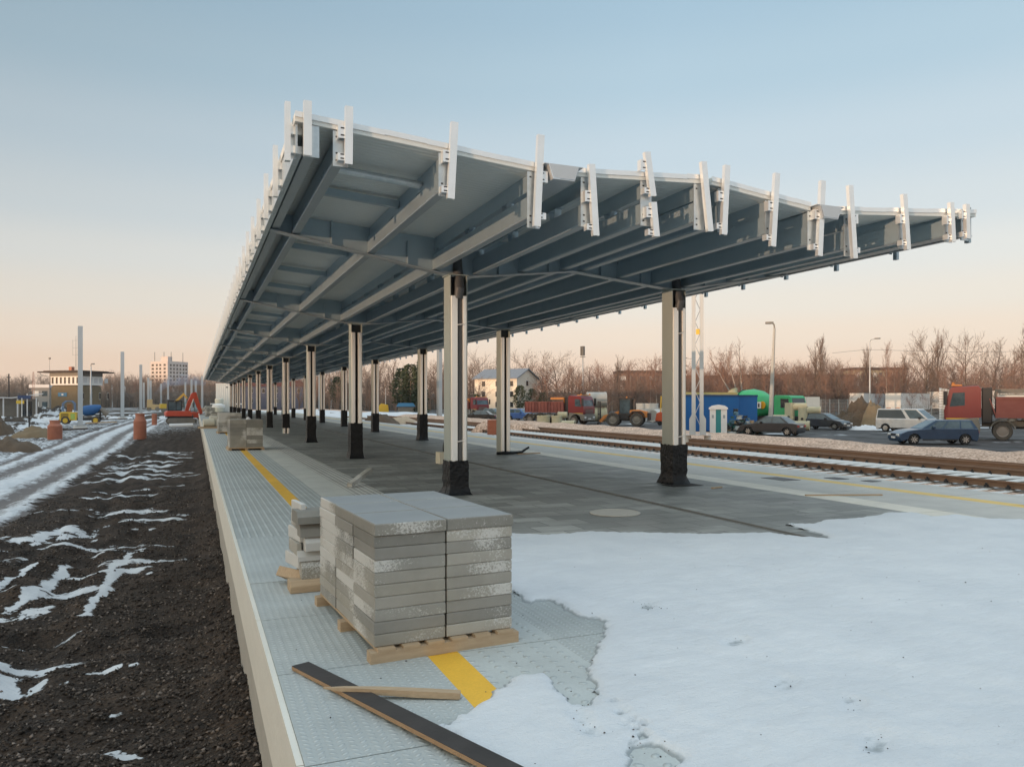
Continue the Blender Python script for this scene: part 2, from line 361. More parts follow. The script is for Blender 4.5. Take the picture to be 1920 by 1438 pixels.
# loose stones on the near part
def stone_field(name, m, pts, smin, smax, seed, **kw):
    rn = np.random.RandomState(seed); n = len(pts)
    base = np.array([(1, 0, 0), (-1, 0, 0), (0, 1, 0), (0, -1, 0), (0, 0, 1), (0, 0, -1)], float)
    fc = np.array([(0, 2, 4), (2, 1, 4), (1, 3, 4), (3, 0, 4), (2, 0, 5), (1, 2, 5), (3, 1, 5), (0, 3, 5)])
    s = rn.uniform(smin, smax, (n, 1, 1)) * rn.uniform(.6, 1.2, (n, 6, 1)); a = rn.uniform(0, 6.28, n)
    v = base[None] * s + rn.normal(0, 1, (n, 6, 3)) * s * .25; v[:, :, 2] *= .7
    ca, sa = np.cos(a)[:, None], np.sin(a)[:, None]
    X = v[:, :, 0] * ca - v[:, :, 1] * sa; Y = v[:, :, 0] * sa + v[:, :, 1] * ca
    p = np.array(pts); V = np.stack([X + p[:, None, 0], Y + p[:, None, 1], v[:, :, 2] + p[:, None, 2]], -1).reshape(-1, 3)
    F = (fc[None] + (np.arange(n) * 6)[:, None, None]).reshape(-1, 3)
    me = bpy.data.meshes.new(name); me.vertices.add(len(V)); me.vertices.foreach_set('co', V.ravel())
    me.loops.add(F.size); me.loops.foreach_set('vertex_index', F.ravel().astype(np.int32))
    me.polygons.add(len(F)); me.polygons.foreach_set('loop_start', np.arange(0, F.size, 3, dtype=np.int32)); me.update(calc_edges=True)
    me.materials.append(m); o = bpy.data.objects.new(name, me); sc.collection.objects.link(o); return tag(o, **kw)
gm = bpy.data.materials.new('crushed_stone'); gm.use_nodes = True
t, b, mk = nodes_of(gm); gi = mk('ShaderNodeNewGeometry').outputs['Random Per Island']
t.links.new(ramp(t, gi, [(0, (.010, .0075, .006)), (.55, (.036, .026, .020)), (.85, (.09, .07, .056)), (1, (.24, .20, .175))]), b.inputs['Base Color']); b.inputs['Roughness'].default_value = .8
rs = random.Random(11); pts = []
for i in range(78000):
    y = 1.8 + 24 * rs.random() ** 2.1; x = .45 - (y * .45 + 1.2) * rs.random()
    if snowf(x, y) + (fbm(x, y, 3) * .3) > .45: continue
    pts.append((x, y, bedh(x, y) + .004))
stone_field('loose_gravel', gm, pts, .009, .026, 3, kind='stuff')
# ---- ballast bed and rails side (right of platform)
bm_ = bpy.data.materials.new('pink_ballast'); bm_.use_nodes = True
t, b, mk = nodes_of(bm_); co_ = mk('ShaderNodeTexCoord').outputs['Object']
vo = mk('ShaderNodeTexVoronoi'); vo.inputs['Scale'].default_value = 13; t.links.new(co_, vo.inputs['Vector'])
sep = mk('ShaderNodeSeparateColor'); t.links.new(vo.outputs['Color'], sep.inputs[0])
c1 = ramp(t, sep.outputs[0], [(0, (.36, .24, .17)), (.5, (.62, .44, .335)), (1, (.88, .68, .54))])
c1 = mixc(t, .6, c1, ramp(t, noise_tex(t, co_, .5, 5), [(.35, (.8, .8, .8)), (.65, (1.15, 1.12, 1.1))]), 'MULTIPLY')
t.links.new(c1, b.inputs['Base Color']); b.inputs['Roughness'].default_value = .9
bp = mk('ShaderNodeBump'); bp.inputs['Strength'].default_value = 1; bp.inputs['Distance'].default_value = .05; t.links.new(MA(t, 'MULTIPLY', vo.outputs['Distance'], -1), bp.inputs['Height']); t.links.new(bp.outputs[0], b.inputs['Normal'])
def ballh(x, y):
    h = -.80 + .01 * fbm(x, y, 3)
    if x > 27: h += .46 * math.exp(-((x - 30.4) / 2.0) ** 2) * (1 + .25 * fbm(x, y, .25) + .1 * fbm(x, y, 1.1))
    if x > 31.5: h -= min(.45, (x - 31.5) * .2)
    if x < 15: h -= .2
    if 20.7 < x < 23.8: h -= .16
    return h
grid([13.6, 15, 16, 19, 20.6, 20.75, 22, 23.75, 23.95, 25, 26.6, 27.2] + [27.6 + i * .25 for i in range(28)], geo(2, 230, .3, 1.012), ballh, 'track_ballast', bm_, kind='structure')
# ---- car park
pk = bpy.data.materials.new('wet_asphalt'); pk.use_nodes = True
t, b, mk = nodes_of(pk); co_ = mk('ShaderNodeTexCoord').outputs['Object']
mo = mapping(t, co_, (.7, 1, 1)); f1 = noise_tex(t, mo, .35, 8, .6)
base = ramp(t, noise_tex(t, co_, 1.3, 8, .6), [(.3, (.020, .020, .022)), (.7, (.05, .048, .046))])
t.links.new(mixc(t, ramp(t, f1, [(.60, (0, 0, 0)), (.66, (1, 1, 1))]), base, (.62, .66, .70)), b.inputs['Base Color'])
t.links.new(ramp(t, noise_tex(t, co_, .6, 4), [(.4, (.6, .6, .6)), (.6, (.9, .9, .9))]), b.inputs['Roughness'])
grid([33.0, 45, 60, 80, 110, 150], [2, 20, 40, 60, 80, 110, 150, 220], lambda x, y: GZR, 'car_park', pk, kind='structure')
# ---- unseen, added to block the low sun: hills beyond the left edge of the picture, where the sun goes down
hillm = mat('sun_block_hill', (.05, .045, .04), .9, n=(.02, .8, (.09, .075, .06)))
grid([-900, -700, -520, -430, -380, -340, -310], [-900 + 60 * i for i in range(23)], lambda x, y: -1.4 + (15.1 + .8 * fbm(x, y, .01)) * max(0, 1 - abs(x + 520) / 205) ** .5 * (1 if y < 240 else max(0, 1 - (y - 240) / 180)), 'sun_block_hills', hillm, kind='structure')
# ================================================================ PLATFORM
PX0, PX1, PY0, PY1 = .46, 13.35, -3.0, 128.0
def tactile(name, col, kind, sx=.055, sy=.05, strength=.8, dist=.006, shade=.75, tight=1.0, shear=1.2):
    m = bpy.data.materials.new(name); m.use_nodes = True; t, b, mk = nodes_of(m)
    co_ = mk('ShaderNodeTexCoord').outputs['Object']; s = mk('ShaderNodeSeparateXYZ'); t.links.new(co_, s.inputs[0])
    dirt = ramp(t, noise_tex(t, co_, 1.6, 8, .65), [(.3, tuple(c * .86 for c in col)), (.7, tuple(min(1, c * 1.07) for c in col))])
    spk = ramp(t, noise_tex(t, co_, 55, 3, .6), [(.3, (.86, .86, .86)), (.7, (1.08, 1.08, 1.08))])
    c = mixc(t, .5, dirt, spk, 'MULTIPLY')
    wet = ramp(t, noise_tex(t, mapping(t, co_, (1, .35, 1)), .8, 7, .6), [(.45, (1, 1, 1)), (.75, (.80, .82, .84))]); c = mixc(t, .8, c, wet, 'MULTIPLY')
    if kind == 'dots':
        u = MA(t, 'DIVIDE', s.outputs[0], sx); col_i = MA(t, 'FLOOR', u)
        v = MA(t, 'ADD', MA(t, 'DIVIDE', s.outputs[1], sy), MA(t, 'MULTIPLY', MA(t, 'MODULO', MA(t, 'ABSOLUTE', col_i), 2.0), .5))
        fu = MA(t, 'SUBTRACT', MA(t, 'FRACT', u), .5); fv = MA(t, 'SUBTRACT', MA(t, 'FRACT', v), .5)
        fu2 = MA(t, 'ADD', fu, MA(t, 'MULTIPLY', fv, MA(t, 'SUBTRACT', MA(t, 'MULTIPLY', MA(t, 'MODULO', MA(t, 'ABSOLUTE', col_i), 2.0), shear), shear / 2)))
        r2 = MA(t, 'ADD', MA(t, 'MULTIPLY', MA(t, 'MULTIPLY', fu2, fu2), 12 * tight), MA(t, 'MULTIPLY', MA(t, 'MULTIPLY', fv, fv), 9 * tight))
        h = MA(t, 'MAXIMUM', MA(t, 'SUBTRACT', 1.0, r2), 0.0)
    elif kind == 'ribs':
        h = MA(t, 'SINE', MA(t, 'MULTIPLY', s.outputs[0], 2 * math.pi / sx))
        h = ramp(t, h, [(.35, (0, 0, 0)), (.65, (1, 1, 1))])
    else: h = noise_tex(t, co_, 60, 3)
    # relief painted into the colour: hollows darker than the raised tops
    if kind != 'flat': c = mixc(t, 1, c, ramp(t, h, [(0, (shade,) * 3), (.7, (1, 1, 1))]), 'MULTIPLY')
    t.links.new(c, b.inputs['Base Color']); b.inputs['Roughness'].default_value = .6
    bp = mk('ShaderNodeBump'); bp.inputs['Strength'].default_value = strength; bp.inputs['Distance'].default_value = dist
    t.links.new(h, bp.inputs['Height']); t.links.new(bp.outputs[0], b.inputs['Normal']); return m
slabc = (.55, .60, .60)
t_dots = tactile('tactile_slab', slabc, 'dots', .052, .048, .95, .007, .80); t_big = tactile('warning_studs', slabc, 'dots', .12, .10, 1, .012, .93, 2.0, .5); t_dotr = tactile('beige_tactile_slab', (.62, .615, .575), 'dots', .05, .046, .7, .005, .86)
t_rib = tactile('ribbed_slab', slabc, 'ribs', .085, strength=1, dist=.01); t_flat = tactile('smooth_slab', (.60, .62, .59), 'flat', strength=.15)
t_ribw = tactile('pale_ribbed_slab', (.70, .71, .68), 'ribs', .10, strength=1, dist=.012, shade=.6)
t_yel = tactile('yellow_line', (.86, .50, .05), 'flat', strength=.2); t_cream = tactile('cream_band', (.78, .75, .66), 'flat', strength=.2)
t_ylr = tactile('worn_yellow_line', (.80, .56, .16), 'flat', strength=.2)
facem = mat('cream_concrete_edge', (.66, .65, .59), .85, n=(1.4, .9, (.78, .77, .71), (1, 1, 3)), bump=(14, .5, .01))
facel = mat('grey_concrete_wall', (.36, .35, .32), .9, n=(2, .9, (.48, .465, .42), (1, 1, 3)), bump=(9, .6, .02))
# edge slabs (joints are real gaps) with strips of different surface, both sides
def strips(name, xs_m, y0, y1, pitch, off, skew=0.):
    mats = [m for _, _, m in xs_m]; mb = MB(); gap = .006
    k0 = math.floor((y0 - off) / pitch)
    y = off + k0 * pitch
    while y < y1:
        for i, (a, c, m) in enumerate(xs_m):
            j = rs.uniform(-.0015, .0015)
            mb.box(a, c, y + gap, y + pitch - gap, -.12, j, i)
        y += pitch
    return mb.obj(name, mats, kind='structure')
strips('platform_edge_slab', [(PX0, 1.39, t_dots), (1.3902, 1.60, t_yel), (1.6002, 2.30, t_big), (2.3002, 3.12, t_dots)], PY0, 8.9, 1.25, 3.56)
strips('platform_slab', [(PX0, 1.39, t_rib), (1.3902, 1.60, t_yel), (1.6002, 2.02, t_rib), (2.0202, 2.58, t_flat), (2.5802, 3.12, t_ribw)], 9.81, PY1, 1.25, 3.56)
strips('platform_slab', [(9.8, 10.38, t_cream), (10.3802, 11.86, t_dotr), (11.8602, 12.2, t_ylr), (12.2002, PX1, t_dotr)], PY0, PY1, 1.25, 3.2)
mb = MB(); mb.box(PX0 - .012, PX0 - .002, PY0, PY1, -.50, -.004); y = -1.4
mb = MB()
while y < PY1:
    mb.box(PX0 - .035, PX0 - .002, y, y + 2.49, -.52, -.006); y += 2.5
mb.obj('platform_edge', facem, kind='structure')
mb = MB(); y = -2.2
while y < PY1:
    mb.box(PX0 - .026, PX0 + .3, y, y + 2.985, -1.5, -.523); y += 3
mb.box(PX1 - .3, PX1 - .03, PY0, PY1, -1.4, -.13)
mb.obj('platform_wall', facel, kind='structure')
mb = MB(); mb.box(PX0 + .31, PX1 - .31, PY0, PY1, -1.3, -.125); mb.obj('platform_base', facel, kind='structure')
# dark paving between the edges
pv = bpy.data.materials.new('dark_wet_paving'); pv.use_nodes = True
t, b, mk = nodes_of(pv); co_ = mk('ShaderNodeTexCoord').outputs['Object']
br = mk('ShaderNodeTexBrick'); br.inputs['Scale'].default_value = 1; br.inputs['Brick Width'].default_value = .62; br.inputs['Row Height'].default_value = .4; br.inputs['Mortar Size'].default_value = .008
br.inputs['Color1'].default_value = (0, 0, 0, 1); br.inputs['Color2'].default_value = (1, 1, 1, 1); br.inputs['Mortar'].default_value = (.5, .5, .5, 1)
t.links.new(co_, br.inputs['Vector'])
per = ramp(t, br.outputs[0], [(0, (.135, .145, .14)), (.45, (.155, .165, .158)), (1, (.185, .195, .187))])
pat = noise_tex(t, mapping(t, co_, (.55, 1.5, 1)), 1.1, 9, .68)
big = noise_tex(t, co_, .28, 3)
pf = ramp(t, MA(t, 'ADD', MA(t, 'MULTIPLY', pat, .8), MA(t, 'MULTIPLY', big, .3)), [(.47, (0, 0, 0)), (.66, (1, 1, 1))])
pf = MA(t, 'MULTIPLY', pf, ramp(t, br.outputs[0], [(0, (.35, .35, .35)), (1, (1, 1, 1))]))
c = mixc(t, pf, per, (.44, .45, .43))
c = mixc(t, MA(t, 'MULTIPLY', br.outputs['Fac'], .6), c, (.035, .035, .035))
t.links.new(c, b.inputs['Base Color']); t.links.new(ramp(t, pat, [(.35, (.38, .38, .38)), (.6, (.7, .7, .7))]), b.inputs['Roughness'])
bp = mk('ShaderNodeBump'); bp.inputs['Strength'].default_value = .25; bp.inputs['Distance'].default_value = .01
t.links.new(MA(t, 'ADD', MA(t, 'MULTIPLY', br.outputs['Fac'], -.5), MA(t, 'MULTIPLY', noise_tex(t, co_, 45, 4), .5)), bp.inputs['Height']); t.links.new(bp.outputs[0], b.inputs['Normal'])
mb = MB(); mb.box(3.126, 6.76, PY0, PY1, -.12, 0); mb.box(6.92, 9.794, PY0, PY1, -.12, 0)
mb.obj('pavement', pv, kind='structure')
mb = MB(); mb.box(6.762, 6.792, PY0, PY1, -.12, .004); mb.box(6.888, 6.918, PY0, PY1, -.12, .004); mb.box(6.794, 6.886, PY0, PY1, -.12, -.025)
mb.obj('drainage_channel', mat('channel_concrete', (.14, .145, .14), .7, n=(4, .8, (.22, .22, .21))), label='long narrow drainage channel set in the dark paving between the column rows', cat='drain')
# ---- snow sheet over the near right of the platform
edge_px = [(960, 1003), (1030, 1004), (1105, 999), (1200, 1000), (1310, 1003), (1400, 1001), (1440, 1000), (1500, 1008), (1558, 1012), (1540, 1003), (1500, 992), (1470, 983), (1520, 984), (1545, 977), (1590, 974), (1640, 968),
           (1660, 963), (1712, 962), (1750, 970), (1790, 966), (1850, 974), (1935, 976)]
poly = [P(a, b_) for a, b_ in edge_px] + [(13.33, 5), (13.33, .5), (1.0, .5)]
near_px = [(930, 1445), (812, 1364), (850, 1352), (886, 1330), (912, 1307), (941, 1289), (967, 1268), (1011, 1265), (1037, 1272), (1052, 1296), (1060, 1312), (1075, 1322), (1099, 1326), (1115, 1313), (1119, 1287), (1098, 1262), (1110, 1237),
           (1122, 1215), (1128, 1190), (1134, 1167), (1110, 1160), (1087, 1156), (1055, 1141), (1040, 1130), (1015, 1127), (995, 1132), (979, 1122), (965, 1112), (953, 1108), (935, 1100), (900, 1085), (880, 1060)]
poly += [P(a, b_) for a, b_ in near_px] + [(1.9, 6.6), (2.6, 7.6), (3.0, 8.6)]
PA = np.array(poly)
def sdf(X, Y):
    x, y = X.ravel(), Y.ravel(); inside = np.zeros(x.shape, bool); dm = np.full(x.shape, 1e9); n = len(PA)
    for i in range(n):
        ax, ay = PA[i]; bx, by = PA[(i + 1) % n]
        cr_ = ((ay > y) != (by > y)) & (x < (bx - ax) * (y - ay) / (by - ay + 1e-12) + ax); inside ^= cr_
        dx, dy = bx - ax, by - ay; tt = np.clip(((x - ax) * dx + (y - ay) * dy) / (dx * dx + dy * dy + 1e-12), 0, 1)
        dm = np.minimum(dm, np.hypot(x - ax - tt * dx, y - ay - tt * dy))
    return np.where(inside, dm, -dm).reshape(X.shape)
gx = np.array(geo(.9, 13.33, .02, 1.007)); gy = np.array(geo(2.2, 13.0, .022, 1.006)); gx = gx[gx < 13.34]
X, Y = np.meshgrid(gx, gy); D = sdf(X, Y)
prints = [(P(1098, 1372), .0, .13, .055), (P(1088, 1350), .1, .10, .06), (P(1218, 1418), .3, .2, .09), (P(1470, 1290), 1.0, .14, .07), (P(1600, 1330), .9, .14, .07), (P(1640, 1400), 1.1, .14, .07), (P(1380, 1210), 1.2, .13, .06), (P(1215, 1140), .9, .12, .06)]
holes = [(P(1165, 1343), .035, .02), (P(1168, 1365), .016, .012), (P(1186, 1360), .02, .01), (P(1193, 1373), .026, .014), (P(1206, 1384), .03, .018), (P(1209, 1366), .014, .01), (P(1150, 1323), .025, .008), (P(1215, 1413), .12, .035), (P(1232, 1432), .16, .05)]
H = np.zeros_like(D)
for j in range(D.shape[0]):
    for i in range(D.shape[1]):
        d = D[j, i]
        if d < -.25: H[j, i] = -.2; continue
        x, y = float(X[j, i]), float(Y[j, i])
        far = min(1, max(0, (y - 8) / 3))
        d2 = d + .03 * fbm(x, y, 24, 3) + .035 * fbm(x, y, 9, 3) * (1 + 1.5 * far) + far * .22 * fbm(x * .6, y * 1.6, 2.6, 5) 
        th = .034 * (1 - math.exp(-max(0, d2) / .03))
        th += (min(1, max(0, d) * 3)) * (.014 * fbm(x, y, 1.2) + .010 * fbm(x, y * 2.2, 3.5) + .0055 * fbm(x, y * 1.8, 12, 3))
        for (hx, hy), rx, ry in holes:
            q = ((x - hx) / (rx * .9)) ** 2 + ((y - hy) / (ry * 1.6)) ** 2
            if q < 4: th -= .05 * math.exp(-q ** 2)
        for (hx, hy), a, L_, W_ in prints:
            u = (x - hx) * math.sin(a) + (y - hy) * math.cos(a); v_ = (x - hx) * math.cos(a) - (y - hy) * math.sin(a)
            q = (u / L_) ** 4 + (v_ / W_) ** 4
            if q < 6: th += -.018 * math.exp(-q) + .007 * math.exp(-(q - 1.6) ** 2) + (.003 * math.sin(u * 190) if q < 1 else 0)
        H[j, i] = th if d2 > -.005 and th > .001 else (-.006 if d2 > -.05 else -.2)
keep = H > -.1
idx = -np.ones(D.size, int); k = keep.ravel(); idx[k] = np.arange(k.sum()); nxg = D.shape[1]
V = np.stack([X.ravel()[k], Y.ravel()[k], H.ravel()[k]], -1); fs = []
for j in range(D.shape[0] - 1):
    for i in range(nxg - 1):
        a = j * nxg + i; q = (a, a + 1, a + nxg + 1, a + nxg)
        if k[a] and k[a + 1] and k[a + nxg] and k[a + nxg + 1] and max(H.ravel()[list(q)]) > 0: fs.append(tuple(int(idx[z]) for z in q))
me = bpy.data.meshes.new('snow_cover'); me.from_pydata(V.tolist(), [], fs); me.polygons.foreach_set('use_smooth', [True] * len(fs))
sn = bpy.data.materials.new('platform_snow'); sn.use_nodes = True; t, b, mk = nodes_of(sn); co_ = mk('ShaderNodeTexCoord').outputs['Object']
sc_ = ramp(t, noise_tex(t, co_, 1.4, 8, .6), [(.3, (.64, .69, .74)), (.7, (.74, .785, .825))]); sz_ = mk('ShaderNodeSeparateXYZ'); t.links.new(co_, sz_.inputs[0])
slf = ramp(t, MA(t, 'ADD', MA(t, 'MULTIPLY', sz_.outputs[2], 30.0), MA(t, 'MULTIPLY', noise_tex(t, co_, 26, 6, .7), .5)), [(.42, (0, 0, 0)), (.80, (1, 1, 1))])
t.links.new(mixc(t, slf, (.34, .38, .40), sc_), b.inputs['Base Color']); b.inputs['Roughness'].default_value = .6
b.inputs['Specular IOR Level'].default_value = .35
b.inputs['Subsurface Weight'].default_value = 0
bp = mk('ShaderNodeBump'); bp.inputs['Strength'].default_value = .9; bp.inputs['Distance'].default_value = .022
t.links.new(MA(t, 'ADD', noise_tex(t, mapping(t, co_, (1, 2.4, 1)), 7, 9, .66), MA(t, 'MULTIPLY', noise_tex(t, co_, 110, 3), .22)), bp.inputs['Height']); t.links.new(bp.outputs[0], b.inputs['Normal'])
me.materials.append(sn); o = bpy.data.objects.new('snow_cover', me); sc.collection.objects.link(o); tag(o, kind='stuff')
gp = []
for _ in range(260):
    x, y = rs.uniform(.6, 9), 2.4 + 9 * rs.random() ** 1.3
    gp.append((x, y, .002 if (x < 2.2 and y > 3.4) else .034))
for _ in range(120):
    hx_, hy_ = prints[rs.randrange(len(prints))][0]; gp.append((hx_ + rs.gauss(0, .1), hy_ + rs.gauss(0, .1), .026))
stone_field('grit', gm, gp, .0025, .007, 8, kind='stuff')
# ================================================================ CANOPY
CY0, CY1, BAY = 8.78, 109.8, 9.25
COLY = [13.04 + BAY * k for k in range(11)]
def lerp_tab(tab, x):
    if x <= tab[0][0]: (a, b), (c, d) = tab[0], tab[1]
    elif x >= tab[-1][0]: (a, b), (c, d) = tab[-2], tab[-1]
    else:
        for (a, b), (c, d) in zip(tab, tab[1:]):
            if a <= x <= c: break
    return b + (d - b) * (x - a) / (c - a)
TOP = [(1.02, 4.845), (4.15, 4.60), (6.56, 4.745), (8.6, 4.52), (11.85, 4.775)]
BOT = [(1.15, 4.45), (4.3, 3.87), (6.6, 4.13), (8.9, 3.90), (11.75, 4.38)]
zt = lambda x: lerp_tab(TOP, x); zb = lambda x: lerp_tab(BOT, x)
canopy = thing('platform_canopy', 'long grey steel platform canopy with two valley roofs on two rows of columns', 'canopy', (6.5, CY0, 0))
OX, OY = 6.5, CY0
def cp(mb, name, mats, **kw):     # build in world coordinates, store relative to the canopy root
    mb.v = [(x - OX, y - OY, z) for x, y, z in mb.v]; return mb.obj(name, mats, canopy, **kw)
TH_R = .10
for x0, x1 in ((1.02, 4.02), (4.50, 6.52), (6.60, 8.36), (8.86, 11.86)):
    mb = MB(); n = 1
    y = CY0 - .04
    a0, a1 = zt(x0), zt(x1)
    mb.prism([(x0, a0 - TH_R), (x1, a1 - TH_R), (x1, a1 - .004), (x0, a0 - .004)], CY0 - .02, CY1, 0, 'y')
    # overlapping metal cover strip along the front edge, a little uneven
    pts = [x0 + (x1 - x0) * k / 6 for k in range(7)]
    for p, q in zip(pts, pts[1:]):
        j = rs.uniform(-.006, .006)
        mb.prism([(p, zt(p) - .05 + j), (q, zt(q) - .05 + j), (q, zt(q) + .012 + j), (p, zt(p) + .012 + j)], CY0 - .035, CY0 - .022, 1, 'y')
    cp(mb, 'roof_panel', [soffit, alu])
for gx_, w_ in ((4.26, .42), (8.61, .40)):
    z = zt(gx_); mb = MB()
    o_, i_ = [(-w_ / 2 - .06, .02), (-w_ / 2, .02), (-w_ / 2 + .06, -.16), (w_ / 2 - .06, -.16), (w_ / 2, .02), (w_ / 2 + .06, .02)], None
    lo = [(p + gx_, q + z - .03 - .01) for p, q in o_]; hi = [(p + gx_, q + z - .03) for p, q in o_]
    poly2 = lo + hi[::-1]; mb.prism(poly2, CY0 - .16, CY1 - .05, 0, 'y')
    mb.prism([(gx_ - w_ / 2 + .005, z - .015), (gx_ + w_ / 2 - .005, z - .015), (gx_ + w_ / 2 - .065, z - .185), (gx_ - w_ / 2 + .065, z - .185)], CY0 - .172, CY0 - .162, 0, 'y')
    cp(mb, 'gutter', gutterm)
LX = [1.2, 1.52, 2.76, 3.91, 4.66, 5.55, 6.40, 6.80, 7.62, 8.40, 9.11, 10.23, 11.24, 11.62]
LB = [4.37, 4.30, 4.09, 3.81, 3.89, 3.98, 4.0, 4.0, 3.97, 3.87, 3.83, 4.03, 4.21, 4.27]
for x, pb in zip(LX, LB):
    mb = MB(); u = zt(x) - TH_R - .002
    mb.box(x - .012, x + .012, CY0 + .03, CY1 - .1, u - .2, u - .004); mb.box(x - .012, x + .07, CY0 + .03, CY1 - .1, u - .212, u - .2)
    mb.box(x - .012, x + .07, CY0 + .03, CY1 - .1, u - .004, u)
    cp(mb, 'purlin', steel)
    b = zb(x) + .015; mb = MB()
    # lower rail: web with rounded lower lip
    mb.prism([(x - .06, b + .012), (x - .052, b), (x + .06, b), (x + .06, b + .012), (x - .03, b + .014), (x - .03, b + .25), (x + .05, b + .25), (x + .05, b + .262), (x - .045, b + .262), (x - .045, b + .04)], CY0 + .03, CY1 - .1, 0, 'y')
    cp(mb, 'ceiling_rail', [steel, steel_lt], )
    mb = MB(); mb.box(x - .055, x + .065, CY0 + .032, CY1 - .1, b - .008, b - .001); cp(mb, 'rail_flange', steel_lt)
    mb = MB(); mb.box(x - .085, x + .085, CY0 - .005, CY0 + .012, pb, u - .006)
    for zz in (pb + .06, pb + .14, u - .08): mb.box(x - .055, x - .03, CY0 - .008, CY0 - .004, zz, zz + .018, 1)
    cp(mb, 'end_plate', [galv, darkm])
# brackets between purlin and rail, nearest hundred as parts
spots = []
for x in LX:
    y = CY0 + .75 + rs.uniform(0, .3)
    while y < CY1 - 1: spots.append((x, y)); y += 1.54
spots.sort(key=lambda s: s[1] + .2 * s[0])
def bracket(mb, x, y):
    u = zt(x) - TH_R - .215; b = zb(x) + .27
    if u - b < .03: b = u - .05
    for s in (-1, 1):
        mb.prism([(y + s * .055, b), (y + s * .065, b), (y + s * .115, u), (y + s * .105, u)], x - .05, x + .05, 0, 'x')
    mb.box(x - .05, x + .05, y - .12, y + .12, u - .008, u)
for x, y in spots[:100]:
    mb = MB(); bracket(mb, x, y); cp(mb, 'bracket', steel)
mb = MB()
for x, y in spots[100:]: bracket(mb, x, y)
cp(mb, 'bracket_row', steel, kind='stuff')
# cross frames over each pair of columns
for cy in COLY:
    mb = MB(); xs_ = [1.12, 2.2, 3.3, 4.3, 5.4, 6.6, 7.7, 8.9, 10, 11, 11.8]
    for p, q in zip(xs_, xs_[1:]):
        mb.prism([(p, zb(p) - .02), (q, zb(q) - .02), (q, zt(q) - TH_R - .012), (p, zt(p) - TH_R - .012)], cy - .012, cy + .012, 0, 'y')
        mb.prism([(p, zb(p) - .034), (q, zb(q) - .034), (q, zb(q) - .021), (p, zb(p) - .021)], cy - .1, cy + .1, 1, 'y')
    for p in (2.1, 3.4, 5.1, 6.1, 7.2, 8.1, 9.6, 10.7): mb.box(p - .008, p + .008, cy - .09, cy - .013, zb(p) - .015, zb(p) + .38)
    cp(mb, 'cross_frame', [steel, steel_lt])
# light struts between the outer purlins
for k in range(-1, 11):
    ys = [13.04 + BAY * k + d for d in (2.0, 4.6, 7.2)]
    for yy in ys:
        if yy < CY0 + .8: continue
        for a, b_ in ((1.52, 2.76), (10.23, 11.24)):
            mb = MB(); mb.beam((a + .05, yy, zt(a) - .2), (b_ - .02, yy, zt(b_) - .2), .10, .10)
            cp(mb, 'strut', steel)
mb = MB(); mb.tube([(1.55, 9.75, zt(1.55) - .24), (2.74, 9.75, zt(2.74) - .24)], .05, 10); cp(mb, 'strut', galv)
# columns
def column_mesh():
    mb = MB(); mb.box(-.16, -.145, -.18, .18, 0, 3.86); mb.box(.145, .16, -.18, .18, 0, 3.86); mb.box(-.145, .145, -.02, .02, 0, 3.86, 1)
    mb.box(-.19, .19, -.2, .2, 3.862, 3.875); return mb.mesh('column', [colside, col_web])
def clad_mesh(x0, x1, z0, z1, y=-.176):
    mb = MB(); w_ = x1 - x0
    mb.prism([(x0, y), (x0 + .012, y - .022), (x0 + w_ * .5, y - .03), (x1 - .012, y - .022), (x1, y), (x1, y + .03), (x0, y + .03)], z0, z1, 0, 'z')
    return mb.mesh('cladding_strip', clad)
def wrap_mesh(h, seed, bulge=0.):
    r_ = random.Random(seed); rings = []; n = 28
    zs = [0, .02] + [h * k / 14 for k in range(1, 15)]
    for k, z in enumerate(zs):
        ring = []
        for i in range(n):
            a = 2 * math.pi * i / n; c, s = math.cos(a), math.sin(a)
            m = max(abs(c) / .195, abs(s) / .235); r0 = .93 / m
            r0 *= 1 + .07 * noise.noise(Vector((c * 4 + seed, s * 4, z * 7))) + .05 * noise.noise(Vector((c * 9, s * 9 + seed, z * 16)))
            if k < 4: r0 *= 1 + bulge * (1 - k / 4) * (.4 + .8 * abs(noise.noise(Vector((c * 2 + seed, s * 2, 1)))))
            zz = z + (.03 * noise.noise(Vector((c * 3, s * 3, seed))) if k > 13 else 0)
            ring.append((c * r0, s * r0, zz))
        rings.append(ring)
    mb = MB(); mb.loft(rings, 0, False); me = mb.mesh('plastic_wrap', black_pl, ang=60); return me
dark_pipe = mat('grey_drain_pipe', (.10, .105, .11), .5, .2)
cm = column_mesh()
WL = [.60, 1.02, 1.05, 1.0, 1.0, 1.0, .95, .95, .95, .95, .95]; WR = [.78, 0, 1.1, 1.0, 1.05, 1.0, 1.0, .95, .95, .95, .95]
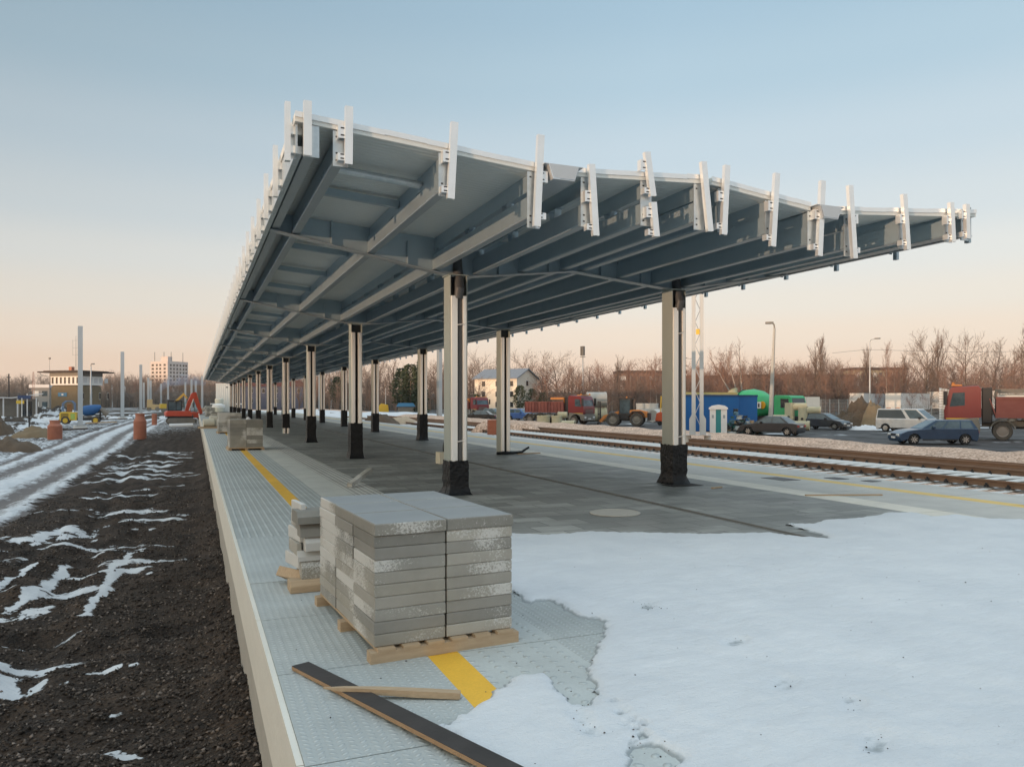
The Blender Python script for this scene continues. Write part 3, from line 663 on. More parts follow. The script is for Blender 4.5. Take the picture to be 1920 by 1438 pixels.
for side, (cx, WH) in enumerate(((4.29, WL), (8.90, WR))):
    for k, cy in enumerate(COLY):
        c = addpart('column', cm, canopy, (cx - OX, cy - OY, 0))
        near = (k == 0)
        z0 = .0 if WH[k] == 0 else max(.0, WH[k] - .1)
        s0 = bool(side == 0 and k == 3)
        for (a, b_) in (((-.15, -.015), (.065, .15)) if near else ((-.155, -.032), (.032, .155))):
            addpart('cladding_strip', clad_mesh(a, b_, 0 if s0 else z0, 3.50 if near else 3.62), c)
        if near:
            mb = MB(); mb.tube([(.0, -.02, 4.2), (.0, -.05, 3.85), (.035, -.13, 3.55), (.035, -.13, .3)], [.055, .055, .05, .05], 12); addpart('drain_pipe', mb.mesh('drain_pipe', dark_pipe), c)
            mb = MB(); mb.tube([(.02, -.02, 4.25), (.03, -.1, 3.8), (.0, -.22, 3.62), (.0, -.16, 3.48)], [.08, .085, .085, .08], 12); addpart('pipe_elbow', mb.mesh('pipe_elbow', dark_pipe), c)
            for zt_ in (3.0, .95):
                mb = MB(); mb.beam((-.03, -.212, zt_ - .01), (.1, -.212, zt_ + .01), .012, .02); addpart('cable_tie', mb.mesh('cable_tie', white), c)
        if WH[k]:
            wz = .28 if s0 else 0
            w_ = addpart('plastic_wrap', wrap_mesh(WH[k] - wz, k * 3.7 + side, .55 if k in (0, 1, 2) else .2), c, (0, 0, wz))
# fascia posts, front row: measured ends on the plane of the front edge
def post(mb, a, b, w_=.088, d_=.055):
    a, b = Vector(a), Vector(b); t_ = (b - a).normalized(); x = Vector((1, 0, 0)); x = (x - t_ * x.dot(t_)).normalized(); y = t_.cross(x)
    def pr(pts, o0):
        vs = [p + x * u + y * v for p in (a, b) for u, v in pts]; mb._add(vs, [(0, 1, 2, 3), (7, 6, 5, 4), (0, 4, 5, 1), (1, 5, 6, 2), (2, 6, 7, 3), (3, 7, 4, 0)], 0)
    s = 1 if y.y < 0 else -1
    h = w_ / 2
    for u0, u1, v0, v1 in ((-h, h, .0, .006), (-h, -h + .005, -d_, .0), (h - .005, h, -d_, .0)):
        pr([(u0, s * v0), (u1, s * v0), (u1, s * v1), (u0, s * v1)], 0)
front = [((577, 189), (577, 291.5), 0), ((655, 199.5), (653.7, 308), -1), ((853, 229), (845.6, 372.7), -1), ((1015, 253), (1007.4, 424.5), 1), ((1110, 308), (1118, 442), -1), ((1214, 285), (1225.4, 368), -1), ((1225.8, 379), (1231.7, 443.5), -1),
         ((1320, 303), (1332.6, 434), 0), ((1364.4, 310), (1358, 440), -1), ((1458, 325), (1450, 462), -1), ((1544, 339), (1537.7, 480), -1), ((1595.3, 347.5), (1604, 484.5), 1), ((1696.7, 364), (1704, 468), -1), ((1785, 379.5), (1788.6, 453.5), -1), ((1814.4, 383), (1816, 447.5), -1)]
YF = CY0 - .11; nposts = 0
for (p1, p2, br_) in front:
    ends = []
    for px, py in (p1, p2):
        X_, d_ = onY(px, YF); ends.append((X_, YF, zat(py, d_)))
    mb = MB(); post(mb, *ends); o = cp(mb, 'fascia_post', alu); nposts += 1
    if br_:
        a, b = Vector(ends[0]), Vector(ends[1])
        L_ = (b - a).length
        for f, hh in ((.45 if L_ > .6 else .3, .14), (.88, .08)):
            p = a + (b - a) * f; m2 = MB(); x0, x1 = (p.x + br_ * .12, p.x) if br_ < 0 else (p.x, p.x + .12)
            m2.box(x0, x1, YF + .012, YF + .018, p.z - hh / 2, p.z + hh / 2)
            m2.box(min(x0, x1) + .03, min(x0, x1) + .07, YF + .008, YF + .0115, p.z - hh * .32, p.z - hh * .32 + .014, 1); m2.box(min(x0, x1) + .03, min(x0, x1) + .07, YF + .008, YF + .0115, p.z + hh * .25, p.z + hh * .25 + .014, 1)
            m2.box(x0 + .002 if br_ < 0 else x1 - .02, x0 + .02 if br_ < 0 else x1 - .002, YF + .018, CY0 - .006, p.z - hh / 2, p.z + hh / 2)
            m2.v = [(x - OX, y - OY, z) for x, y, z in m2.v]
            m2.obj('bracket_plate', [alu, darkm], o)
# posts along the two long sides
def side_post(side, y, mb):
    x = .96 if side == 0 else 11.92; s = -1 if side == 0 else 1
    z0, z1 = (4.32, 4.98) if side == 0 else (4.27, 4.86)
    j = rs.uniform(-.03, .03)
    mb.box(x - .03, x + .03, y - .04, y + .04, z0 + j, z1 + j)
    mb.box(min(x + s * -.04, x + s * -.10), max(x + s * -.04, x + s * -.10), y + .05, y + .062, z0 + .08, z1 - .2)
    mb.box(min(x + s * -.031, x + s * -.16), max(x + s * -.031, x + s * -.16), y - .03, y + .03, z0 + .12, z0 + .2)
    mb.box(min(x + s * -.031, x + s * -.16), max(x + s * -.031, x + s * -.16), y - .03, y + .03, z1 - .33, z1 - .22)
LYs = [8.95 + 1.42 * k for k in range(71)]
rest = []
for side in (0, 1):
    for k, y in enumerate(LYs):
        if (side == 0 and k < 55) or (side == 1 and k < 28):
            mb = MB(); side_post(side, y, mb); cp(mb, 'fascia_post', alu if side == 0 else steel)
        else: rest.append((side, y))
mb = MB()
for s_, y in rest: side_post(s_, y, mb)
cp(mb, 'fascia_post_row', alu, kind='stuff')
# edge channel behind the side posts
for x0, x1, z0, z1 in ((1.035, 1.055, 4.42, 4.74), (11.80, 11.82, 4.38, 4.67)):
    mb = MB(); mb.box(x0, x1, CY0 + .05, CY1 - .1, z0, z1); mb.box(min(x0, x1) - .0, max(x0, x1) + .05, CY0 + .05, CY1 - .1, z0 - .012, z0 - .001); cp(mb, 'edge_channel', galv)
# ================================================================ THINGS ON THE PLATFORM
# ---- near pallet of paving slabs, each slab its own thing
slab_mats = []
for i, (a, b_, cvr) in enumerate((((.24, .235, .21), (.32, .31, .28), .62), ((.28, .275, .25), (.36, .35, .32), .57), ((.25, .25, .235), (.33, .33, .31), .50), ((.31, .30, .27), (.38, .37, .34), .66))):
    m = bpy.data.materials.new('weathered_slab'); m.use_nodes = True; t, b, mk = nodes_of(m)
    gco = mk('ShaderNodeNewGeometry').outputs['Position']; tco = mk('ShaderNodeTexCoord').outputs['Object']
    base = ramp(t, noise_tex(t, gco, 3.5, 7, .6), [(.3, a), (.7, b_)])
    oi = mk('ShaderNodeObjectInfo').outputs['Random']
    base = mixc(t, 1, base, ramp(t, oi, [(0, (.74, .75, .76)), (1, (1.14, 1.13, 1.10))]), 'MULTIPLY')
    blot = noise_tex(t, gco, 1.7, 3, .5); grain = noise_tex(t, gco, 70, 5, .75)
    e = MA(t, 'ADD', MA(t, 'MULTIPLY', grain, .55), MA(t, 'MULTIPLY', blot, .9)); e = MA(t, 'ADD', e, MA(t, 'MULTIPLY', oi, .14))
    f = ramp(t, e, [(cvr + .235, (0, 0, 0)), (cvr + .30, (1, 1, 1))])
    t.links.new(mixc(t, MA(t, 'MULTIPLY', f, .8), base, (.62, .62, .60)), b.inputs['Base Color']); b.inputs['Roughness'].default_value = .8
    bp = mk('ShaderNodeBump'); bp.inputs['Strength'].default_value = .35; bp.inputs['Distance'].default_value = .004
    t.links.new(MA(t, 'ADD', noise_tex(t, gco, 120, 3), f), bp.inputs['Height']); t.links.new(bp.outputs[0], b.inputs['Normal']); slab_mats.append(m)
wet_top = mat('smooth_damp_slab', (.25, .275, .29), .45, n=(2.2, .8, (.36, .385, .40)), bump=(50, .15, .003))
SC = Vector((1.475, 5.62, 0)); SR = R(4.2)
def sloc(x, y, z): c, s = math.cos(SR), math.sin(SR); return (SC.x + x * c - y * s, SC.y + x * s + y * c, z)
ptop = .092; lt = .0782
def slab_mesh(wx, wy, hz, m, seed):
    r_ = random.Random(seed); mb = MB(); c_ = .006
    mb.loft([[(-wx / 2 + q, -wy / 2 + q, z), (wx / 2 - q, -wy / 2 + q, z), (wx / 2 - q, wy / 2 - q, z), (-wx / 2 + q, wy / 2 - q, z)] for q, z in ((c_, 0), (0, c_), (0, hz - c_), (c_, hz))])
    return mb.mesh('paving_slab', m, False)
slabm = [slab_mesh(.478, .505, .077, m, i) for i, m in enumerate(slab_mats)]
top_m = slab_mesh(.485, .51, .077, [wet_top], 9)
rows = ['front', 'middle', 'rear']; k_ = 0
for lay in range(10):
    for i in range(2):
        for j in range(3):
            me = slabm[(lay * 5 + i * 3 + j * 7 + (lay * i)) % 4]
            jx, jy = rs.uniform(-.0025, .0025), rs.uniform(-.0025, .0025)
            if lay == 9: jx += .006; jy -= .004
            if (i, j) == (0, 0) and lay == 9: jx -= .004; jy -= .008
            if j == 1: jx += .004 if lay < 5 else -.004
            if lay == 9: me = [top_m, slabm[0], slabm[2], top_m][0]
            o = bpy.data.objects.new('paving_slab', me); sc.collection.objects.link(o)
            o.location = sloc(-.245 + .49 * i + jx, -.515 + .515 * j + jy, ptop + lt * lay); o.rotation_euler = (0, 0, SR + rs.uniform(-.008, .008))
            lay_n = 'bottom' if lay == 0 else 'top' if lay == 9 else ORD(lay)
            tag(o, f"grey concrete slab in the {rows[j]} {'left' if i == 0 else 'right'} column of the nearest pile, {lay_n} layer" + ('' if lay in (0, 9) else ' from the bottom'), 'paving slab', 'slabs piled on the nearest pallet')
# wet top faces only: give the top layer sides like the others
me = top_m; me.materials.append(slab_mats[0])
for p in me.polygons:
    p.material_index = 0 if p.normal.z > .9 else 1
def pallet(label, loc, rz, wx, wy, hz, nb=5, name='wooden_pallet'):
    r = thing(name, label, 'pallet', loc, rz)
    for i in range(nb):
        x = -wx / 2 + wx * (i + .5) / nb; mb = MB(); mb.box(x - wx / nb * .34, x + wx / nb * .34, -wy / 2, wy / 2, hz - .02, hz - .001); mb.obj('board', wood, r)
    for y in (-wy / 2 + .05, 0, wy / 2 - .05):
        mb = MB(); mb.box(-wx / 2 - .02, wx / 2 + .02, y - .045, y + .045, 0, hz - .0205); mb.obj('bearer', wood, r)
    return r
pallet('pine pallet under the nearest pile of concrete slabs', (SC.x + .0, SC.y, 0), SR, 1.0, 1.62, ptop, 6)
# ---- kerb stones stacked behind the nearest pile
KC = (1.07, 7.0); kr = random.Random(3)
kb = [(.0, .0, .10, .40, .24, .15), (-.02, .04, .25, .42, .26, .09), (.03, .0, .34, .40, .24, .12), (.0, .03, .46, .42, .27, .12), (-.02, .0, .58, .44, .28, .11)]
kmesh = []
kn = ['bottom', 'second', 'third', 'fourth', 'top']
for q, (dx, dy, z, lx, ly, hz) in enumerate(kb):
    for s in (0, 1):
        mb = MB(); L2 = lx / 2
        mb.prism([(-ly / 2, 0), (ly / 2, 0), (ly / 2, hz - .004), (-ly / 2 + .05, hz - .004), (-ly / 2, hz - .05)], -L2, L2, 0, 'x')
        o = mb.obj('kerb_stone', [slab_mats[(q + s) % 4] if q != 1 else conc_w], None, (KC[0] + dx + s * .44 - .02, KC[1] + dy + .06 * s, z), SR + kr.uniform(-.03, .03), smooth=False)
        tag(o, f"{'pale' if q == 1 else 'grey'} slant topped kerb stone, {kn[q]} of the {'left' if s == 0 else 'right'} stack behind the nearest slab pile", 'kerb stone', 'kerb stones stacked behind the nearest pile')
for q in range(5):
    mb = MB(); mb.box(-.022, .022, -.19, .19, 0, .108); o = mb.obj('kerb_stone', slab_mats[3] if q % 2 else conc_w, None, (KC[0] - .25 + .012 * q, KC[1] + .12 + .02 * q, .18 + .112 * q), SR + kr.uniform(-.12, .12), smooth=False, bevel=.006)
    tag(o, f"narrow pale kerb stone standing against the left side of the kerb stack, {['lowest', 'second lowest', 'middle', 'second highest', 'highest'][q]}", 'kerb stone', 'narrow kerb stones beside the kerb stack')
mb = MB(); mb.M = Matrix.Rotation(R(0), 4, 'X'); mb.prism([(-.10, 0), (.10, .0), (.10, .095), (-.06, .10), (-.10, .06)], -.45, .45, 0, 'x')
mb.obj('timber_beam', wood, None, (1.20, 6.90, 0.001), SR + R(-3), label='rough pine beam under the kerb stones behind the nearest slab pile', cat='timber beam', bevel=.006)
mb = MB(); mb.M = Matrix.Rotation(R(28), 4, 'Y'); mb.box(-.06, .06, -.17, .17, .0, .09)
mb.obj('timber_beam', wood, None, (.80, 7.12, .05), SR + R(25), label='short split pine block leaning beside the kerb stones', cat='timber beam', bevel=.006)
# ---- plywood strip and wooden stake
ply = mat('plywood_edge', (.40, .24, .13), .8, stripes=(2, .006, .8, .003), n=(10, .8, (.55, .37, .22), (.3, 1, 6)))
filmy = mat('black_film_face', (.018, .016, .017), .5, n=(5, .75, (.055, .05, .048)), bump=(30, .4, .003))
mb = MB(); mb.box(-.056, .056, 0, 2.35, 0, .022, 0); mb.box(-.056, .056, .001, 2.349, .0222, .026, 1)
o = mb.obj('plywood_strip', [ply, filmy], None, (.60, 4.885, .004), math.atan2(-(1.50 - .585), (2.75 - 4.885)) , smooth=False, label='long black faced plywood strip with bare layered edge lying across the near slabs', cat='plywood strip')
o.rotation_euler = (R(.75), 0, math.atan2(-(1.15 - .54), (3.23 - 4.88)))
a, c_ = Vector((.66, 4.36, .052)), Vector((1.36, 4.05, .022)); d = c_ - a; nrm = Vector((-d.y, d.x, 0)).normalized()
mb = MB(); ring = lambda p, w_, h: [p + nrm * w_ - Vector((0, 0, h)), p - nrm * w_ - Vector((0, 0, h)), p - nrm * w_ + Vector((0, 0, h)), p + nrm * w_ + Vector((0, 0, h))]
mb.loft([ring(a, .003, .003), ring(a + d * .15, .013, .012), ring(a + d * .4, .024, .016), ring(a + d * .7, .027, .018), ring(a + d * .99, .026, .0175), ring(c_, .024, .017)])
mb.obj('wooden_stake', wood, None, (0, 0, 0), smooth=False, label='pointed pine stake lying over the black plywood strip', cat='stake')
# ---- leaning channel slab just behind the pile, manhole, block with cable, and loose bits
mb = MB(); mb.M = Matrix.Rotation(R(14), 4, 'X'); mb.box(-.055, .055, -.45, .45, .05, .13)
mb.obj('kerb_stone', slab_mats[1], None, (*P(676, 905, .05), .07), R(-38), smooth=False, bevel=.006, label='single grey kerb piece lying tilted beyond the nearest slab pile', cat='kerb stone')
mx, my = P(1153, 962)
mb = MB(); mb.lathe([(.37, .001), (.375, .012), (.34, .018), (.335, .014), (0, .014)], n=48); mb.obj('manhole_cover', mat('pale_manhole', (.44, .42, .38), .8, n=(6, .7, (.54, .52, .47)), bump=(30, .3, .004)), None, (mx, my, 0), label='round pale concrete manhole cover set in the dark paving near the snow', cat='manhole cover')
bx, by = P(826, 870)
mb = MB(); mb.box(-.16, .25, -.14, .14, 0, .31); mb.obj('concrete_block', mat('cream_block', (.66, .63, .50), .8, n=(3, .6, (.74, .71, .60))), None, (bx + .12, by + .15, 0), .1, smooth=False, bevel=.01, label='cream block standing behind the nearest left column, cable coil on it', cat='block')
mb = MB()
for q in range(5):
    rr = .30 - .02 * q; mb.tube([(rr * math.cos(a_ * math.pi / 14) * .55, .03 * q, .34 + rr * math.sin(a_ * math.pi / 14)) for a_ in range(0, 29)], .013, 6)
mb.obj('cable_coil', black_pl, None, (bx + .28, by + .1, .06), .5, label='coil of black cable propped on the cream block behind the nearest left column', cat='cable coil')
hx, hy = 8.9, COLY[1] - .32
mb = MB(); mb.tube([(-.35, -.02, .05), (-.1, -.05, .06), (.2, -.02, .05), (.5, .02, .07), (.78, .12, .2)], [.045, .05, .045, .04, .035], 8); mb.obj('black_hose', black_pl, None, (hx, hy, 0), label='short black hose lying at the foot of the unwrapped right column', cat='hose')
mb = MB(); mb.box(-.4, .4, -.05, .05, 0, .03); mb.obj('wooden_plank', wood, None, (hx + .75, hy + .05, 0), .1, label='thin wooden board lying beside the black hose at the unwrapped column', cat='plank')
for (px, py, ln, an, lab) in ((1344, 915, .14, .3, 'small wooden offcut lying near the foot of the nearest right column'), (1582, 929, .68, -.35, 'thin wooden lath lying on the cream band near the snow edge')):
    x_, y_ = P(px, py); mb = MB(); mb.box(-ln, ln, -.03, .03, 0, .02); mb.obj('wooden_lath', wood, None, (x_, y_, .002), an, label=lab, cat='wood offcut')
x_, y_ = P(1280, 911); mb = MB(); mb.box(-.28, .42, -.2, .2, .001, .006); mb.obj('floor_opening', mat('dark_opening', (.012, .012, .012), .9), None, (x_, y_ + .1, 0), label='dark unpaved opening around the foot of the nearest right column', cat='floor opening')
for (px, py, w_, l_, lab) in ((1463, 898, .22, .35, 'larger dark cut-out in the right platform edge slabs'), (1568, 897, .16, .2, 'small dark plate in the right edge slabs, middle of three'), (1633, 902, .14, .14, 'small dark plate in the right edge slabs, farthest right')):
    x_, y_ = P(px, py); mb = MB(); mb.box(-w_, w_, -l_, l_, .003, .008); mb.obj('cover_plate', darkm, None, (x_, y_, 0), label=lab, cat='cover plate')
# ---- farther pallets of blocks standing along the left edge
def blocks(label, px, py, wid, dep_, ht, layers, m, rz=.03, cols=2, snow=False, pal=True):
    x_, y_ = P(px, py); r = thing('block_stack', label, 'block stack', (x_ + wid / 2, y_ + dep_ / 2, 0), rz)
    pz = .1 if pal else 0
    for l in range(layers):
        for c in range(cols):
            a = -wid / 2 + wid / cols * c; mb = MB(); z = pz + (ht - pz) * l / layers
            mb.box(a + .004, a + wid / cols - .004, -dep_ / 2, dep_ / 2, z, z + (ht - pz) / layers - .004); mb.obj('block', m, r, smooth=False)
    if pal:
        mb = MB(); mb.box(-wid / 2 - .03, wid / 2 + .03, -dep_ / 2 - .03, dep_ / 2, .06, .098)
        for i in range(3): mb.box(-wid / 2 + wid * i / 2 - .05, -wid / 2 + wid * i / 2 + .05, -dep_ / 2, dep_ / 2, 0, .058)
        mb.obj('pallet', wood, r)
    return r
blocks('second nearest pile of grey blocks on a pallet, standing across the yellow line', 430, 845, 1.05, 1.3, 1.03, 7, [slab_mats[0]])
mb = MB(); mb.lathe([(.09, 0), (.05, .06), (0, .09)], n=8); x_, y_ = P(452, 845); mb.obj('snow_lump', snow_m, None, (x_ + .25, y_ + .4, 1.03), label='small white lump of snow on top of the second pile of blocks', cat='snow lump')
blocks('third nearest pile of grey blocks on a pallet along the left platform edge', 409, 813, 1.1, 1.3, 1.05, 6, [slab_mats[1]])
blocks('fourth pile of grey blocks beyond the pale cable reel, topped with white bags', 396, 789, 1.5, 1.2, .72, 5, [slab_mats[0]], cols=2)
blocks('low dark pile of blocks, fifth along the left platform edge', 384, 772.5, 2.2, 1.5, .9, 4, [slab_mats[0]], pal=False)
blocks('small square pair of grey blocks at the left of the fourth pile', 384.5, 781, .55, .6, .9, 2, [slab_mats[2]], cols=1, pal=False)
x_, y_ = P(391, 803)
r = thing('bundle', 'pale wrapped bundle lying on a low pallet beside the third block pile', 'bundle', (x_, y_, 0))
mb = MB(); mb.tube([(-.3, 0, .34), (.3, .1, .34)], .24, 12); mb.obj('roll', mat('pale_wrap', (.55, .54, .44), .6, n=(5, .7, (.66, .65, .56))), r)
mb = MB(); mb.box(.05, .55, .1, .7, .1, .75); mb.obj('wrapped_box', mat('pale_box', (.6, .6, .54), .6), r, bevel=.05)
mb = MB(); mb.box(-.6, .75, -.35, .9, 0, .09); mb.obj('pallet', wood, r)
x_, y_ = P(376, 772); mb = MB(); rr = random.Random(4)
for q in range(7): a = rr.uniform(0, 3); mb.beam((rr.uniform(-.6, .2), rr.uniform(-.5, .5), .1 + .07 * q), (rr.uniform(.2, 1.0), rr.uniform(-.5, .5), .1 + .08 * q), .12, .06)
mb.obj('timber_heap', wood, None, (x_, y_, 0), label='little heap of brown timber offcuts at the far left platform edge', cat='timber heap', kind=None)
x_, y_ = P(379, 777); mb = MB(); mb.lathe([(.45, 0), (.4, .12), (.1, .2), (0, .2)], n=14); mb.obj('sand_bag', white, None, (x_, y_, 0), label='white bag lying near the far left platform edge', cat='bag')
x_, y_ = P(408, 773); mb = MB(); mb.lathe([(.9, 0), (.85, .35), (.3, .55), (0, .55)], n=14); mb.obj('sand_bag', white, None, (x_, y_ - 5, .75), label='white bags lying on the fourth pile of blocks', cat='bag')
# pale barrel and white site container at the far end
x_, y_ = P(411, 772.4); mb = MB(); mb.lathe([(.55, 0), (.62, .1), (.62, 1.9), (.5, 2.05), (0, 2.05)], n=20); mb.obj('water_tank', mat('pale_tank', (.6, .6, .52), .5), None, (x_, y_, 0), label='pale upright tank standing in front of the white site container', cat='tank')
x_, y_ = G(417, 118)
r = thing('site_container', 'tall white site container at the far end of the platform, left of the columns', 'container', (x_, y_, 0), -.12)
mb = MB(); mb.box(-.95, 1.25, 0, 5, 0, 4.25); mb.obj('body', mat('container_white', (.62, .64, .62), .5, n=(.8, .7, (.72, .73, .7)), stripes=(0, .3, .5, .03)), r)
mb = MB(); mb.box(-.99, 1.29, -.04, 5.04, 4.25, 4.37); mb.obj('roof', white, r)
mb = MB(); mb.box(.5, .8, -.03, -.002, 3.7, 3.85); mb.obj('vent', darkm, r)
x_, y_ = P(395, 768); mb = MB(); mb.box(-.0, 6.5, -.5, .5, .95, 1.2); mb.box(.2, .5, -.4, .4, 0, .95, 1); mb.box(6, 6.3, -.4, .4, 0, .95, 1); mb.obj('white_slab', [white, darkm], None, (x_, y_ + 5, 0), label='long white slab on trestles at the far left of the platform', cat='slab')
# ================================================================ TRACKS
rust = mat('rusty_rail', (.15, .085, .055), .75, .1, n=(3, .8, (.27, .175, .115), (1, .2, 1)))
railtop = mat('brown_rail_head', (.10, .04, .022), .6, .3)
def rail(x, y0, y1, zf, label, name='rail'):
    mb = MB()
    prof = [(-.085, 0), (.085, 0), (.085, .014), (.014, .034), (.012, .125), (.042, .142), (.042, .185), (-.042, .185), (-.042, .142), (-.012, .125), (-.014, .034), (-.085, .014)]
    mb.prism([(x + a, zf + b) for a, b in prof], y0, y1, 0, 'y')
    for q in range(0): pass
    o = mb.obj(name, rust, None, label=label, cat='rail', group='rusty rails right of the platform'); return o
RZ = -.715
rail(20.45, 2, 215, RZ, 'rusty rail nearest the right platform edge, black fastenings on it')
rail(24.05, 2, 215, RZ + .0, 'rusty middle rail, at the far ends of the visible concrete sleepers')
rail(26.0, 2, 215, RZ + .02, 'rusty rail farthest from the platform, beside the ballast ridge')
rail(26.6, 2, 215, RZ + .02, 'rusty rail lying close against the farthest rail at the ballast ridge')
# sleepers with fastenings
slp = mat('pale_concrete_sleeper', (.58, .60, .60), .8, n=(6, .7, (.68, .70, .70))); sls = mat('shaded_stained_sleeper_side', (.12, .115, .105), .9, n=(6, .7, (.2, .19, .17)))  # darkened sides: shade of the gaps painted in with the stains
mb = MB()
prof = [(-.2, -.12), (.2, -.12), (.19, .10), (.13, .18), (.05, .21), (-.05, .21), (-.13, .18), (-.19, .10)]
n_ = []
for x, hh in ((-1.05, .55), (-.98, .62), (-.3, .62), (.3, .85), (.7, 1.3), (1.2, 1.42), (2.0, 1.42), (2.5, 1.25), (2.9, .8), (3.2, .62), (4.2, .62), (4.3, .5)):
    n_.append([(x, a * .80, b * hh * 1.25 - .205) for a, b in prof])
mb.loft(n_); nf = 8
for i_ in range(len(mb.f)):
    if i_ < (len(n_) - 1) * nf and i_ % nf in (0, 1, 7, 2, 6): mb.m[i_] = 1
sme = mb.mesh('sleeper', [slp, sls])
mf = MB(); mf.tube([(0, -.0, -.01), (0, 0, .05), (0, 0, .0501), (0, 0, .10)], [.065, .06, .032, .03], 8)
fme = mf.mesh('rail_fastening', darkm)
first = None
for k in range(250):
    y = 2.3 + .62 * k
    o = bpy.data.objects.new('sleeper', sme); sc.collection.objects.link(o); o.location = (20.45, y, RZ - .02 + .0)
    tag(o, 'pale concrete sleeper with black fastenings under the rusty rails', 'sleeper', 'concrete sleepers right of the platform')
    if k < 120:
        for xx in (-.13, .13, 3.47): addpart('rail_fastening', fme, o, (xx, 0, .02))
# ================================================================ MASTS
mastm = mat('white_grey_mast', (.40, .45, .49), .5, .2, n=(1, .6, (.5, .54, .57), (1, 1, .2)))
lefts = [(150.5, 74.4, 10.0), (229.5, 113, 10), (264, 153, 10), (269.5, 300, 10), (278, 240, 10), (282.5, 272, 10), (302, 322, 10), (315, 265, 10), (347.5, 296, 10), (359, 253, 10), (367, 273, 10), (379, 226, 10), (210, 345, 10), (234.5, 372, 10)]
mlab = {0: 'tallest white mast, nearest on the left, standing before the signal box on a pale footing', 1: 'second nearest white mast on the left, right of the signal box', 2: 'third white mast, between the brown shafts and the tower block',
        12: 'tiny far white mast just right of the signal box', 13: 'tiny far white mast right of the second nearest mast', 11: 'white mast just left of the far canopy corner', 10: 'white mast second from the far canopy corner', 9: 'white mast behind the red excavator arm, third from the canopy corner',
        8: 'thin white mast directly above the red excavator boom', 7: 'white mast above the left end of the red excavator', 6: 'short white mast beside the column of smoke', 3: 'thin far white mast just right of the third mast', 4: 'white mast left of its twin, before the smoke source', 5: 'white mast right of its twin, before the smoke source'}
for i, (px, d, h) in enumerate(lefts):
    x_, y_ = G(px, d); r = thing('catenary_mast', mlab[i], 'mast', (x_, y_, GZL), .2, 'white masts on the left')
    mb = MB(); w_ = .22 if i == 0 else .2 + d * .0004
    mb.box(-w_ * .9, w_ * .9, -w_, -w_ + .03, 0, h); mb.box(-w_ * .9, w_ * .9, w_ - .03, w_, 0, h); mb.box(-.02, .02, -w_ + .03, w_ - .03, 0, h); mb.obj('pole', mastm, r)
    if i < 3:
        mb = MB(); mb.box(-.55, .55, -.55, .55, -.3, .35); mb.obj('footing', conc_w, r, bevel=.03)
        mb = MB(); mb.box(-.42, .42, -.42, .42, .355, .40); mb.obj('base_plate', greym, r)
for i, (px, d, h, lab) in enumerate(((824, 104, 10, 'white mast seen just left of the nearest left column'), (621, 248, 10, 'thin white mast before the dark pines between far columns'), (492, 290, 10, 'far white mast before the dark gabled house'),
                                     (600.5, 150, 10.2, 'white mast hidden partly by the fifth right column'), (554.5, 250, 10, 'far white mast right of the dark gabled house'))):
    x_, y_ = G(px, d); r = thing('catenary_mast', lab, 'mast', (x_, y_, GZR), .2, 'white masts right of the tracks'); w_ = .28
    mb = MB(); mb.box(-w_, w_, -w_, -w_ + .04, 0, h); mb.box(-w_, w_, w_ - .04, w_, 0, h); mb.box(-.02, .02, -w_ + .04, w_ - .04, 0, h); mb.obj('pole', mastm, r)
    if i == 0:
        mb = MB(); mb.box(-.6, .6, -.6, .6, 0, .5); mb.obj('footing', conc_w, r)
# lattice mast by the nearest right column
x_, y_ = G(1308, 43.8); r = thing('lattice_mast', 'white lattice mast on a concrete footing right of the nearest right column', 'mast', (x_, y_, -.62), yaw(1308, 0))
for s in (-1, 1):
    mb = MB(); mb.box(s * .22 - .11, s * .22 + .11, -.2, -.17, .36, 11.2); mb.box(s * .22 + s * .08 - .012, s * .22 + s * .08 + .012, -.17, .2, .36, 11.2); mb.obj('upright', mastm, r)
for k in range(16):
    z = .9 + k * .66
    for fy in (-.2, .2):
        mb = MB(); a, b_ = (-.13, .13) if k % 2 else (.13, -.13); mb.beam((a, fy, z), (b_, fy, z + .6), .05, .03); mb.obj('lattice_bar', mastm, r)
for s in (-1, 1):
    mb = MB(); mb.prism([(s * .2, .37), (s * .46, .37), (s * .46, 1.25), (s * .33, 1.5), (s * .2, 1.5)], -.24, .24, 0, 'y'); mb.obj('base_box', mastm, r)
mb = MB(); mb.box(-.75, .75, -.4, .4, .31, .36); mb.obj('base_plate', chrome, r)
for s in (-1, 1):
    mb = MB(); mb.tube([(s * .55, 0, -.3), (s * .55, 0, .31)], .2, 14); mb.obj('footing', conc_w, r)
mb = MB(); mb.box(-.09, .12, -.225, -.205, 6.05, 6.35); mb.obj('number_plate', yellow, r)
# street lamps
def lamp(label, px, d, ytop, arm, zb_=GZR, wp=.09, lean=0., conc_=False, head=(.5, .22)):
    x_, y_ = G(px, d); r = thing('street_lamp', label, 'street lamp', (x_, y_, zb_), yaw(px, 0), 'street lamps')
    h = zat(ytop, d) - zb_; mb = MB(); mb.tube([(0, 0, 0), (lean * .5, 0, h * .5), (lean, 0, h - .4)], [wp * 1.6, wp * 1.2, wp * .7], 10); mb.obj('pole', conc if conc_ else mastm, r)
    mb = MB(); mb.tube([(lean, 0, h - .42), (lean + arm * .25, 0, h - .1), (lean + arm, 0, h)], wp * .5, 6); mb.obj('arm', greym, r)
    mb = MB(); hx = lean + arm; sg = 1 if arm > 0 else -1
    mb.loft([[(hx + u * sg, v * k, h + z) for v, z in ((-1, -.02), (1, -.02), (.7, .16), (-.7, .16))] for u, k in ((-.05, .07), (head[0] * .4, head[1]), (head[0] * .9, head[1] * .9), (head[0] * 1.15, .04))]); mb.obj('lamp_head', greym, r)
